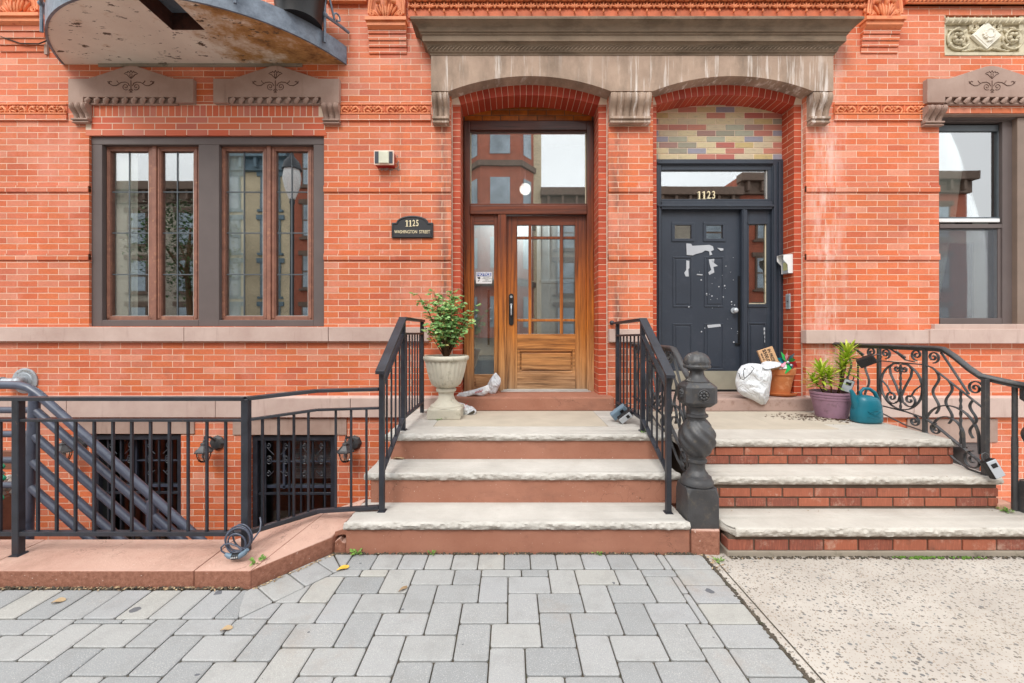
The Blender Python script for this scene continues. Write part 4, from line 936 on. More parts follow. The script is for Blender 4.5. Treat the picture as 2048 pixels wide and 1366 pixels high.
# what shows behind the glass: a pale inner door with its lock
vb = MB(); BY = 4.98
vb.pbox(900, 1064, 440, 800, BY + .35, .03).pbox(1074, 1230, 440, 800, BY, .03); vb.pbox(1078, 1082, 440, 800, BY - .012, .02).pbox(1098, 1100, 440, 800, BY - .01, .02).pbox(1118, 1122, 440, 800, BY - .012, .02).pbox(1078, 1200, 560, 566, BY - .012, .02)
part('inner_door', 'indoor', dr, vb, bevel=.003)
vb = MB().pbox(940, 1000, 560, 790, 4.95, .03).pbox(962, 964, 565, 785, 4.94, .012).pbox(940, 1000, 560, 566, 4.935, .02)
part('inner_door', 'indoor', dr, vb, bevel=.003)
part('inner_lock', 'galv', dr, MB().blob((PX(980, 4.9), 4.9, PZ(618, 4.9)), (.02, .02, .02)).blob((PX(981, 4.9), 4.9, PZ(640, 4.9)), (.022, .03, .022)), smooth=60)
part('inner_jamb', 'black', dr, MB().pbox(975, 979, 580, 690, 4.93, .01).pbox(1066, 1069, 500, 800, 5.0, .05))
o = room(-.75, 1.1, .3, 4.0, 4.86, 5.9, bld); o.parent = dr
def pendant(X, Y, Z, power, par):
    q = part('pendant_lamp', 'black', par, MB().tube([(X, Y, Z), (X, Y, 3.9)], .007, 6).lathe([(.09, 3.68), (.07, 3.70), (.02, 3.72)], (X, Y, 0), 24))
    t = NT('lit globe'); e = t.n('Emission'); e.inputs[0].default_value = (1, .93, .8, 1); e.inputs[1].default_value = .55; t.l(e.outputs[0], t.out.inputs[0])
    g_ = part('globe', t.m, par, MB().blob((X, Y, Z), (.045, .045, .045), seg=16, rings=10), smooth=80); g_.parent = q
    ld = bpy.data.lights.new('pendant fill', 'POINT'); ld.energy = power; ld.shadow_soft_size = .08; ld.color = (1, .93, .84); lo = bpy.data.objects.new('pendant_fill_light', ld); COL.objects.link(lo); lo.location = (X, Y - .09, Z)  # point light added at the pendant to brighten the inner doors
pendant(PX(1050, 4.97), 4.97, PZ(382, 4.97), 60, dr)
# sills and door steps belong to the building front
def rough_slab(mb, x0, x1, y0, y1, z0, z1, amp=.011, ends=(True, True), chamf=None):
    """stone slab: flat top, hewn front and ends"""
    def ns(x, y, z, a=1.0): return (noise.noise(Vector((x * 6, y * 6, z * 20))) * .45 + noise.noise(Vector((x * 26, y * 26, z * 60))) * .75 + noise.noise(Vector((x * 70, y * 70, z * 120))) * .55) * amp * a
    nz = 6; nx = max(8, int((x1 - x0) / .009)); ny = max(4, int((y1 - y0) / .02)); h = z1 - z0
    per = [(x0, y1)] + [(x0, y1 + (y0 - y1) * k / ny) for k in range(1, ny)] + [(x0 + (x1 - x0) * k / nx, y0) for k in range(nx + 1)] + [(x1, y0 + (y1 - y0) * k / ny) for k in range(1, ny)] + [(x1, y1)]
    if chamf: per = [(max(x, x0 + (y0 + chamf - y) * .6) if y < y0 + chamf and x < x0 + chamf else x, y) for x, y in per]
    N_ = len(per); vs = []
    for j in range(nz + 1):
        f_ = j / nz
        for i, (x, y) in enumerate(per):
            bul = -.014 * (2 * f_ - 1) ** 2 - (.008 if j == 0 else 0); left = i < ny; right = i > N_ - ny
            k = ns(x, y, z0 + h * f_) * (1 if 0 < j else .6) - .004; k = k + bul
            if j == nz: k = ns(x, y, z1) * .5 - .016
            if left: X, Yy = x - k, y
            elif right: X, Yy = x + k, y
            else: X, Yy = x, y - k
            if i == ny and not chamf: X = x - k * .4
            if i == N_ - ny: X = x + k * .4
            vs.append((X, Yy, z0 + h * f_ - (.004 if j == nz else 0)))
    o_ = len(vs); ins = .02
    for i, (x, y) in enumerate(per): vs.append((min(max(x, x0 + ins), x1 - ins), max(y, y0 + ins) if y < y1 else y, z1 + .0))
    fs = [(j * N_ + i, j * N_ + i + 1, (j + 1) * N_ + i + 1, (j + 1) * N_ + i) for j in range(nz) for i in range(N_ - 1)]
    fs += [(nz * N_ + i, nz * N_ + i + 1, o_ + i + 1, o_ + i) for i in range(N_ - 1)]
    fs += [tuple(o_ + i for i in range(N_)), tuple(range(N_))[::-1]]
    return mb.add(vs, fs)
o = part('door_step', 'painted', dr, MB().box(PX(906, 4.307), PX(1229, 4.307), 4.307, 4.9, .628, sz), bevel=.012)

# ------------------------------------------------------------------ slate painted door (right)
NY = 4.69
nd = build(MB().pbox(1313, 1323, 318, 790, NY, .1).pbox(1545, 1568, 318, 790, NY, .1).pbox(1323, 1545, 318, 331, NY, .1).pbox(1323, 1545, 402, 418, NY - .01, .12), 'entrance_door', 'navy', bld, bevel=.006)
nd['label'] = 'dark slate painted panel door with peeled white patches and a kick plate'
part('door_moulding', 'navy', nd, MB().pbox(1548, 1553, 331, 790, NY - .015, .02).pbox(1558, 1563, 322, 790, NY - .02, .03).pbox(1316, 1548, 323, 327, NY - .018, .03).pbox(1316, 1549, 409, 413, NY - .022, .03).pbox(1317, 1320, 413, 790, NY - .015, .03).pbox(1484, 1495, 418, 790, NY + .0, .09).pbox(1487, 1490, 418, 790, NY - .012, .02), bevel=.004)
part('transom_frame', 'navy', nd, MB().pbox(1323, 1547, 331, 340, NY + .012, .05).pbox(1323, 1547, 398, 402, NY + .012, .05).pbox(1536, 1546, 340, 398, NY + .012, .05), bevel=.003)
part('transom_pane', 'glass_t', nd, MB().pbox(1318, 1545, 338, 400, NY + .04, .005)); part('glazing_bead', 'steel', nd, MB().pbox(1532, 1536, 341, 398, NY + .025, .015))
ly = NY + .05
part('leaf', 'navy', nd, MB().pbox(1323, 1345, 420, 784, ly, .04).pbox(1388, 1408, 420, 784, ly, .04).pbox(1451, 1483, 420, 784, ly, .04)
     .pbox(1345, 1388, 420, 446, ly, .04).pbox(1408, 1451, 420, 446, ly, .04).pbox(1345, 1388, 481, 784, ly, .04).pbox(1408, 1451, 481, 784, ly, .04))
def npan(mb, a, b, c, d, y):
    mb.pbox(a, b, c, c + 3, y - .007, .01).pbox(a, b, d - 3, d, y - .007, .01).pbox(a, a + 3, c + 3, d - 3, y - .007, .01).pbox(b - 3, b, c + 3, d - 3, y - .007, .01).pbox(a + 6, b - 6, c + 6, d - 6, y - .006, .01)
for a, b in ((1346, 1385), (1409, 1448)):
    for c, d in ((513, 614), (647, 740)): mb = MB(); npan(mb, a, b, c, d, ly); part('moulded_panel', 'navy', nd, mb, bevel=.004)
for a, b in ((1345, 1388), (1408, 1451)):
    mb = MB().pbox(a - 1, b + 1, 444, 450, ly - .01, .04).pbox(a - 1, b + 1, 477, 483, ly - .01, .04).pbox(a - 1, a + 5, 450, 477, ly - .01, .04).pbox(b - 5, b + 1, 450, 477, ly - .01, .04)
    w_ = part('door_light_frame', 'navy', nd, mb, bevel=.004); part('door_light_pane', 'glass', nd, MB().pbox(a + 4, b - 4, 449, 478, ly + .008, .005))
part('kick_plate', 'kick', nd, MB().pbox(1322, 1479, 742, 779, ly - .003, .004), bevel=.001)
part('door_sweep', 'black', nd, MB().pbox(1322, 1480, 779, 784, ly - .006, .02)); part('threshold', 'sill_g', nd, MB().pbox(1314, 1548, 785, 790, NY - .02, .2))
kb_ = part('door_knob', 'silver', nd, MB().tube([(PX(1467, ly), ly, PZ(621, ly)), (PX(1467, ly), ly - .035, PZ(621, ly))], .012, 12).blob((PX(1467, ly), ly - .05, PZ(621, ly)), (.03, .022, .03)).tube([(PX(1467, ly), ly, PZ(621, ly)), (PX(1467, ly), ly - .008, PZ(621, ly))], .032, 16), smooth=50)
part('lock_guard', 'black', nd, MB().pbox(1477, 1481, 552, 690, ly - .014, .014).pbox(1471, 1484, 686, 689, ly - .02, .01))
# sidelight of the slate door
part('sidelight_leaf', 'navy', nd, MB().pbox(1495, 1498, 418, 786, ly - .01, .04).pbox(1533, 1546, 418, 786, ly - .01, .04).pbox(1498, 1533, 418, 448, ly - .01, .04).pbox(1498, 1533, 610, 786, ly - .01, .04).pbox(1496, 1535, 608, 614, ly - .02, .02).pbox(1496, 1535, 444, 448, ly - .02, .02), bevel=.003)
mb = MB(); npan(mb, 1496, 1533, 645, 748, ly - .012); part('moulded_panel', 'navy', nd, mb, bevel=.004)
part('sidelight_pane', 'glass', nd, MB().pbox(1497, 1534, 447, 611, ly + .01, .005)); part('glazing_bead', 'cream', nd, MB().pbox(1530, 1533, 449, 608, ly - .002, .01).pbox(1498, 1533, 606, 608, ly - .002, .01))
# primer showing where stickers were pulled off
pp = MB()
def patch(pts): pp.prism([(PX(a, ly), PZ(b, ly)) for a, b in pts], 'y', ly - .0085, ly + .001)
patch([(1372, 487), (1382, 488), (1384, 492), (1418, 490), (1425, 493), (1427, 500), (1421, 503), (1424, 509), (1419, 511), (1418, 503), (1410, 501), (1404, 505), (1392, 508), (1385, 511), (1373, 510)])
patch([(1434, 496), (1446, 497), (1446, 501), (1441, 502)]); patch([(1417, 519), (1428, 518), (1427, 526), (1435, 532), (1426, 534), (1428, 545), (1418, 550), (1416, 545), (1422, 540), (1419, 530)])
patch([(1372, 521), (1378, 522), (1378, 537), (1376, 538), (1377, 553), (1371, 553), (1368, 546), (1372, 540)]); patch([(1414, 650), (1440, 648), (1441, 653), (1415, 656)])
patch([(1394, 548), (1405, 549), (1404, 551), (1393, 550)])
for k in range(34):
    a, b = R.gauss(1432, 24), R.gauss(585, 45); a = max(1328, min(1474, a)); q = R.uniform(.5, 2.0); patch([(a, b), (a + q, b - q * .6), (a + q * 1.7, b + q * .5), (a + q * .4, b + q * 1.1)])
for o in build_cl(pp, 'peeled_patch', 'peel', bld, gap=.05): o.parent = nd
nb = MB()
for k in range(4): nb.pbox(1528 + R.uniform(-1, 1), 1530, 655 + k * 8, 661 + k * 8, ly - .0205, .002)
part('peeled_patch', 'peel', nd, nb)
NUM_ND = (PX(1415.5, NY), PZ(389, NY))
tm = MB(); bh_, bw_ = .0655, .2105; zb = PZ(318, NY)
for r_ in range(10):
    for k in range(8):
        xa = PX(1314, NY) + (k - (.35 if r_ % 2 else .85)) * bw_; xb = xa + bw_ - .007; xa, xb = max(xa, PX(1314, NY)), min(xb, PX(1567, NY)); z = zb + r_ * bh_ + .003
        if xb - xa > .015: tm.box(xa, xb, NY + .02, NY + .06, z, z + bh_ - .007)
part('arch_infill_brick', 'poly', nd, tm, bevel=.002, seg=1)
part('arch_infill_mortar', 'mortar', nd, MB().pbox(1306, 1590, 195, 319, NY + .024, .05))
o = room(1.45, 3.1, .3, 4.0, 4.84, 5.9, bld); o.parent = nd
part('door_step', 'sill_g', nd, MB().box(1.42, PX(1628, 4.339), 4.339, 4.9, .617, .751), bevel=.012)

# ------------------------------------------------------------------ left stoop: limestone treads on painted risers
st = thing('stone_stoop', 'left stoop of four pale limestone steps on brown painted risers', 'steps', (.05, 3.6, 0))
def sp(name, mat, mb, **k): return build(mb, name, mat, st, **k)
sp('riser', 'painted', MB().box(-1.075, 1.165, 2.765, 3.1, -.05, .152), bevel=.006); sp('riser', 'painted', MB().box(-1.01, 1.20, 3.06, 3.4, .2, .372), bevel=.004); sp('riser', 'painted', MB().box(-.955, 1.235, 3.37, 4.44, .42, .572), bevel=.004)
sp('side_wall', 'painted', MB().box(-.97, 1.2, 3.1, 4.44, -1.3, .42).box(-1.06, 1.19, 2.85, 3.12, -1.3, -.06))
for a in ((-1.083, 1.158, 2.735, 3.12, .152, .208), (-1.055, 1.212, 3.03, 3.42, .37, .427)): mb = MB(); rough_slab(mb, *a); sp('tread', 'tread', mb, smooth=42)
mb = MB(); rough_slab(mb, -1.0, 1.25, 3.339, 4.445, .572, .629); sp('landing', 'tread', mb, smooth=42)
sp('landing_inlay', 'inlay', MB().box(-.66, .825, 3.62, 4.30, .6, .6315))
cr_ = MB().box(-.664, -.66, 3.62, 4.305, .62, .6297).box(.825, .829, 3.62, 4.305, .62, .6297); sp('slab_joint', 'joint', cr_)
# ------------------------------------------------------------------ right stoop: treads on brick risers
sr = thing('stone_stoop', 'right stoop of pale limestone steps on red brick risers', 'steps', (2.4, 3.6, 0))
def sq(name, mat, mb, **k): return build(mb, name, mat, sr, **k)
def brick_row(x0, x1, y, z0, z1, w=.2225, off=0.0):
    mb = MB(); x = x0 - off
    while x < x1:
        a, b = max(x, x0), min(x + w - .011, x1)
        if b - a > .02: mb.box(a, b, y + R.uniform(-.0015, .0015), y + .1, z0 + R.uniform(-.001, .001), z1)
        x += w
    return mb
def riser(y, x0, x1, zs, off): 
    mb = MB()
    for i, (a, b) in enumerate(zs): mb2 = brick_row(x0, x1, y, a, b, off=(off + i * .111) % .2225); mb.add(mb2.v, mb2.f)
    sq('brick_riser', 'sbrick', mb, bevel=.003, seg=1); sq('riser_mortar', 'mortar_d', MB().box(x0 + .006, x1 - .006, y + .009, y + .12, zs[0][0] - .03, zs[-1][1] + .03))
riser(2.727, 1.395, 3.9, [(.036, .103)], .05); riser(2.99, 1.38, 3.43, [(.209, .266), (.277, .335)], .02); riser(3.245, 1.33, 3.378, [(.428, .487), (.495, .552)], .1)
sq('footing', 'concrete', MB().box(1.385, 3.9, 2.718, 2.9, -.03, .034), bevel=.006)
sq('core', 'mortar_d', MB().box(1.36, 3.36, 3.3, 4.44, -1.3, .56).box(1.39, 3.42, 3.05, 3.35, -1.3, .36).box(1.4, 3.85, 2.80, 3.1, -.2, .128))
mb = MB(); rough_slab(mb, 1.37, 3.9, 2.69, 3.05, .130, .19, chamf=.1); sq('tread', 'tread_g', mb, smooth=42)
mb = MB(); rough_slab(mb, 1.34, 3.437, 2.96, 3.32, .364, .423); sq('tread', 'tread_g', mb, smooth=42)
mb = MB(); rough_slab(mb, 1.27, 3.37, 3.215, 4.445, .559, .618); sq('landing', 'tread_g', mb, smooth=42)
sq('landing_inlay', 'inlay', MB().box(1.30, 2.75, 3.56, 4.33, .6, .6205).box(2.3, 3.0, 3.75, 4.33, .6, .6212))
sq('areaway_curb', 'pink', MB().box(3.42, 3.53, 2.98, 3.12, -.1, .235), bevel=.01)
tag(build(MB().box(-.02, .02, 0, .02, 0, .02).xf(Matrix.Translation((1.2, 2.75, 0))) if False else MB().prism([(1.17, 2.752), (1.345, 2.74), (1.37, 2.79), (1.37, 3.1), (1.17, 3.1)], 'z', -.02, .155), 'newel_plinth', 'kerb', bevel=.01), 'cracked pink block under the black cast iron newel', 'plinth')

# ------------------------------------------------------------------ black railings of the left stoop
def stoop_rail(X, ys, bases, tops, label, name='stair_railing', ends=True):
    """ys: front, middle, back post; square posts, flat handrail, thin balusters"""
    r = thing(name, label, 'railing', (X, ys[1], bases[1]), 'black square bar railings of the left stoop')
    def b_(nm, mb, **k): return build(mb, nm, 'iron', r, **k)
    w = .0175
    for y, zb_, zt_ in zip(ys, bases, tops): b_('post', MB().box(X - w, X + w, y - w, y + w, zb_, zt_ - .01), bevel=.003); 
    for y, zb_ in zip(ys[:2], bases[:2]): b_('post_foot', MB().prism([(X - .03, zb_), (X + .03, zb_), (X + .022, zb_ + .008), (X - .022, zb_ + .008)], 'y', y - .028, y + .028))
    def bar(mb, p, q, hw, hh): 
        (y0, z0_), (y1, z1_) = p, q; mb.add([(X + sx * hw, y, z + s * hh) for (y, z) in (p, q) for sx in (-1, 1) for s in (-1, 1)], [(0, 1, 3, 2), (4, 6, 7, 5), (0, 2, 6, 4), (1, 5, 7, 3), (0, 4, 5, 1), (2, 3, 7, 6)])
    yf, ym, yb = ys; tf, tmid, tb_ = tops
    mb = MB(); bar(mb, (yf - .05, tf - .028), (ym - .01, tmid), .032, .012); bar(mb, (ym - .02, tmid), (yb + .0, tb_), .032, .012); b_('handrail', mb, bevel=.003)
    mb = MB(); bar(mb, (yf, tf - .125), (ym, tmid - .125), .016, .009); bar(mb, (ym, tmid - .125), (yb, tb_ - .125), .016, .009); b_('upper_rail', mb, bevel=.002)
    lz = [bases[0] + .27, bases[1] + .10, bases[2] + .10]
    mb = MB(); bar(mb, (yf, lz[0]), (ym, lz[1]), .016, .01); bar(mb, (ym, lz[1]), (yb, lz[2]), .016, .01); b_('lower_rail', mb, bevel=.002)
    def seg_(y, a, b, va, vb): return va + (vb - va) * (y - a) / (b - a)
    n1 = 5; n2 = 7
    for k in range(1, n1): y = yf + (ym - yf) * k / n1; b_('baluster', MB().box(X - .006, X + .006, y - .006, y + .006, seg_(y, yf, ym, lz[0], lz[1]), seg_(y, yf, ym, tf - .125, tmid - .125)))
    for k in range(1, n2): y = ym + (yb - ym) * k / n2; b_('baluster', MB().box(X - .006, X + .006, y - .006, y + .006, seg_(y, ym, yb, lz[1], lz[2]), seg_(y, ym, yb, tmid - .125, tb_ - .125)))
    return r
r1 = stoop_rail(-.885, (2.916, 3.49, 4.23), (.206, .628, .628), (1.19, 1.545, 1.54), 'black square bar railing on the left side of the limestone stoop, beside the urn')
r2 = stoop_rail(1.07, (2.892, 3.455, 4.27), (.206, .628, .628), (1.165, 1.535, 1.52), 'black square bar railing on the right side of the limestone stoop, next to the newel')
build(MB().tube([(1.07, 4.27, 1.52), (1.055, 4.40, 1.52)], .012, 8).blob((1.05, 4.42, 1.525), (.026, .03, .026)), 'wall_fixing', 'iron', r2, smooth=50)

# ------------------------------------------------------------------ areaway fence
fe = thing('area_fence', 'black square bar fence standing on the pink kerb in front of the basement windows', 'fence', (-2.3, 2.56, .09))
def fb(nm, mb, **k): return build(mb, nm, 'iron', fe, **k)
def bar3(mb, p, q, hw, hh):
    p, q = Vector(p), Vector(q); d = (q - p); d.z = 0; d.normalize(); n_ = Vector((-d.y, d.x, 0)); z = Vector((0, 0, 1))
    mb.add([pt + n_ * s * hw + z * t_ * hh for pt in (p, q) for s in (-1, 1) for t_ in (-1, 1)], [(0, 1, 3, 2), (4, 6, 7, 5), (0, 2, 6, 4), (1, 5, 7, 3), (0, 4, 5, 1), (2, 3, 7, 6)]); return mb
FYy = 2.57
for x, w in ((-2.978, .021), (-1.601, .021)): fb('post', MB().box(x - w, x + w, FYy - w, FYy + w, .09, 1.035), bevel=.004); fb('post_foot', MB().prism([(x - w - .012, .0915), (x + w + .012, .0915), (x + w, .1), (x - w, .1)], 'y', FYy - w - .01, FYy + w + .01))
xl, xm_ = PX(36, FYy), PX(491, FYy)
pts = [(-5.5, FYy), (xm_, FYy), (-1.325, 2.90), (-.905, 2.916)]
zt_ = [1.035, 1.035, 1.035, 1.045]; zs_ = [.905, .905, .905, .915]; zl_ = [.222, .222, .215, .235]
for nm, zz, hw, hh in (('handrail', zt_, .024, .011), ('upper_rail', zs_, .014, .008), ('lower_rail', zl_, .016, .013)):
    mb = MB()
    for i in range(3): bar3(mb, (*pts[i], zz[i]), (*pts[i + 1], zz[i + 1]), hw, hh)
    fb(nm, mb, bevel=.002)
for px in [-36, 1] + [76 + 37.55 * k for k in range(11)]:
    x = PX(px, FYy)
    if abs(x - xl) > .05: fb('baluster', MB().box(x - .0065, x + .0065, FYy - .0065, FYy + .0065, .222, .905))
for k in range(1, 5):
    f_ = k / 4.6; x, y = xm_ + (-1.325 - xm_) * f_, FYy + (2.90 - FYy) * f_; fb('baluster', MB().box(x - .0065, x + .0065, y - .0065, y + .0065, .218, .905))
for k in range(1, 4): x = -1.325 + .42 * k / 4 + .02; fb('baluster', MB().box(x - .0065, x + .0065, 2.905, 2.918, .222, .91))
# pipe handrails of the basement stair
pr = thing('pipe_railing', 'dark blue painted pipe railing running down into the basement area', 'railing', (-3.3, 2.95, -1.3))
PYY = 2.95
def pp_(nm, pts, r=.0265): return build(MB().tube([(PX(a, PYY), PYY, PZ(b, PYY)) for a, b in pts], r, 14), nm, 'pipe', pr, smooth=50)
pp_('top_pipe', [(-150, 770), (-40, 770), (20, 770), (40, 771), (58, 776), (75, 787), (97, 806), (430, 1106), (560, 1223)], .028)
for k, (x, y) in enumerate([(69, 822), (64, 870), (61, 922), (57, 972)]):
    pp_('pipe_rail', [(-150, y - 2), (x, y - 2)], .023); pp_('pipe_rail', [(x + 3, y), (x + 300, y + 262)], .0265)
pp_('pipe_post', [(70, 785), (66, 860), (60, 940), (56, 1040), (52, 1300)], .032); pp_('pipe_post', [(305, 1000), (305, 1300)], .032); pp_('pipe_post', [(-70, 770), (-70, 1300)], .032)
pp_('pipe_rail', [(307, 1036), (480, 1190)], .0265)

# ------------------------------------------------------------------ ornate wrought iron railing and cast newels
def spir(c, r0, turns, a0, sg, n=26, k=.86): return [(c[0] + r0 * (1 - k * q / n) * math.cos(a0 + sg * turns * 2 * math.pi * q / n), c[1] + r0 * (1 - k * q / n) * math.sin(a0 + sg * turns * 2 * math.pi * q / n)) for q in range(n + 1)]
def ornate(X, label, newelx, newely, skew, group):
    r = thing('ornate_railing', label, 'railing', (X, 3.65, .618), group)
    def b_(nm, mb, **k): return build(mb, nm, 'iron_g', r, smooth=45, **k)
    def g3(u, v): return (X, 4.42 - u, v)                  # u runs from the wall towards the street
    def flat(mb, pts, w=.011, t_=.004): mb.tube([g3(u, v) for u, v in pts], 1.0, 6, normal=(1, 0, 0), flat=(w, t_ + .0015))
    def rnd_(mb, pts, rr=.008): mb.tube([g3(u, v) for u, v in pts], rr, 7)
    def twist(u, v0, v1, u1=None):
        mb = MB(); n = 16; u1 = u if u1 is None else u1
        mb.tube([g3(u + (u1 - u) * q / n, v0 + (v1 - v0) * q / n) for q in range(n + 1)], [.0065 + .0045 * (q % 2) for q in range(n + 1)], 6); return mb
    # posts
    for u, v0, v1 in ((.10, .618, 1.30), (.54, .618, 1.30), (.97, .618, 1.30)): b_('post', MB().box(X - .013, X + .013, 4.42 - u - .013, 4.42 - u + .013, v0, v1), bevel=.002)
    b_('post', MB().box(X - .016, X + .016, 4.42 - 1.41 - .016, 4.42 - 1.41 + .016, .423, 1.105), bevel=.002)
    path = [g3(-.0, 1.308), g3(.5, 1.308), g3(1.06, 1.31), g3(1.12, 1.305), g3(1.2, 1.255), g3(1.3, 1.175), g3(1.38, 1.125)]
    ex = Vector((newelx, newely, 1.07))
    if skew: path += [tuple(Vector(path[-1]).lerp(ex, f_) + Vector((0, -.05 * math.sin(math.pi * f_), -.012 * math.sin(math.pi * f_)))) for f_ in (.25, .5, .75, 1)]
    else: path += [g3(1.45, 1.08), (X, newely + .05, 1.06)]
    b_('handrail', MB().tube(path, 1.0, 10, flat=(.016, .024)))
    b_('handrail_bar', MB().tube([(p[0], p[1], p[2] - .022) for p in path], 1.0, 4, flat=(.01, .012)))
    mb = MB(); flat(mb, [(.1, 1.172), (.97, 1.168)]); flat(mb, [(.97, 1.168), (1.03, 1.15), (1.41, .885)]); b_('upper_rail', mb)
    mb = MB(); flat(mb, [(.02, .765), (.54, .765), (.80, .755), (.97, .735)], .013, .005); flat(mb, [(.97, .735), (1.05, .70), (1.43, .475)], .016, .006); b_('lower_rail', mb)
    # scroll frieze under the handrail
    for c, s in (((.30 - .12, 1.24), 1), ((.46, 1.245), -1), ((.61, 1.24), 1), ((.90, 1.245), -1), ((1.04, 1.235), 1)):
        mb = MB(); flat(mb, spir(c, .048, 1.6, -math.pi / 2 if s > 0 else -math.pi / 2, s)); b_('scroll', mb)
    for a, b in ((.18, .46), (.61, .90)):
        mb = MB(); flat(mb, [(a - .03, 1.285), (a + .04, 1.285), (a + .12, 1.245), (a + .19, 1.195), (b - .02, 1.185)]); mb2 = twist(a + .10, 1.262, 1.215, a + .19); mb.add(mb2.v, mb2.f); b_('scroll', mb)
    mb = MB(); flat(mb, [(1.10, 1.275), (1.16, 1.19), (1.22, 1.10), (1.30, .98)]); b_('scroll', mb)
    mb = MB(); flat(mb, spir((1.345, 1.03), .055, 1.7, 0, 1)); b_('scroll', mb)
    def wavy(u0, v0, v1, amp, ph=0): return [(u0 + amp * math.sin(ph + (v1 - v) / (v1 - v0) * 2 * math.pi * 1.5), v) for v in [v1 + (v0 - v1) * q / 22 for q in range(23)]]
    for u0, am_ in ((.20, .022), (.41, -.022)): mb = MB(); flat(mb, wavy(u0, .765, 1.17, am_), .012); b_('wavy_bar', mb)
    b_('twisted_bar', twist(.305, .765, 1.17))
    # circle and heart panel
    cu_, cv_ = .755, .965
    mb = MB(); flat(mb, [(cu_ + .195 * math.cos(a * .2244), cv_ + .2 * math.sin(a * .2244)) for a in range(29)], .013); b_('ring', mb)
    for s in (-1, 1):
        mb = MB(); flat(mb, [(cu_ + s * .02, 1.155), (cu_ + s * .07, 1.158), (cu_ + s * .105, 1.12), (cu_ + s * .095, 1.06), (cu_ + s * .04, .96), (cu_ + s * .008, .88)], .012); b_('heart_bar', mb)
        mb = MB(); flat(mb, [(cu_ + s * .008, .88), (cu_ + s * .02, .83)] + [(cu_ + s * (a - 0), b) for a, b in spir((.085, .86), .062, 1.5, -2.6, 1)], .012); b_('scroll', mb)
        mb = MB(); flat(mb, [(cu_ + s * (a), b) for a, b in spir((.035, 1.115), .032, 1.3, 2.6, 1, 16)], .01); b_('scroll', mb)
        mb = MB(); flat(mb, [(cu_ + s * .19, 1.0), (cu_ + s * .13, .95), (cu_ + s * .10, .90), (cu_ + s * .085, .885)], .009); b_('leaf_bar', mb)
    b_('twisted_bar', twist(cu_, .765, 1.155))
    # descending bay
    for u0, dv, am_ in ((1.06, .27, .024), (1.16, .19, .024), (1.33, .09, -.022)):
        top = 1.15 - (u0 - 1.03) * .70; mb = MB(); flat(mb, wavy(u0, .60 + dv * .7, top, am_), .012); b_('wavy_bar', mb)
    b_('twisted_bar', twist(1.245, .60, 1.0))
    for r_, c_u in ((.20, 1.17), (.115, 1.15)):
        mb = MB(); flat(mb, [(c_u + r_ * math.cos(a), .66 + r_ * 1.05 * math.sin(a)) for a in [math.pi * .96 - math.pi * q / 18 * .98 for q in range(19)]] + [(c_u + r_ + .004, .56)], .014); b_('arch_bar', mb)
    # scrolls below the lower rail
    for c, rr, s in (((.88, .69), .045, -1), ((1.06, .665), .045, 1), ((1.33, .50), .07, 1)): mb = MB(); flat(mb, spir(c, rr, 1.6, math.pi / 2, s), .012); b_('scroll', mb)
    mb = MB(); flat(mb, [(.10, .755), (.35, .74), (.6, .69), (.8, .64), (.97, .625)], .01); b_('scroll', mb)
    mb = MB(); flat(mb, [(.97, .63), (1.08, .56), (1.2, .47), (1.3, .43), (1.41, .427)], .011); b_('scroll', mb)
    return r
ornate(1.262, 'ornate wrought iron railing between the two stoops, ending at the fully visible newel', 1.255, 2.87, False, 'ornate wrought iron railings of the right stoop')
ornate(3.36, 'ornate wrought iron railing with heart panel at the far right, beside the watering can', 3.58, 2.93, True, 'ornate wrought iron railings of the right stoop')
extra = MB().tube([(3.52, 2.97, .19), (3.52, 2.97, .7)], .018, 8); extra.tube([(3.52, 2.97, .19 + .03 * q) for q in range(30)], [.016 + .003 * (q % 2) * (1 if 8 < q < 16 else 0) for q in range(30)], 8)
tag(build(extra, 'iron_post', 'iron_g', smooth=50), 'slim twisted iron post at the right edge in front of the half hidden newel', 'post')
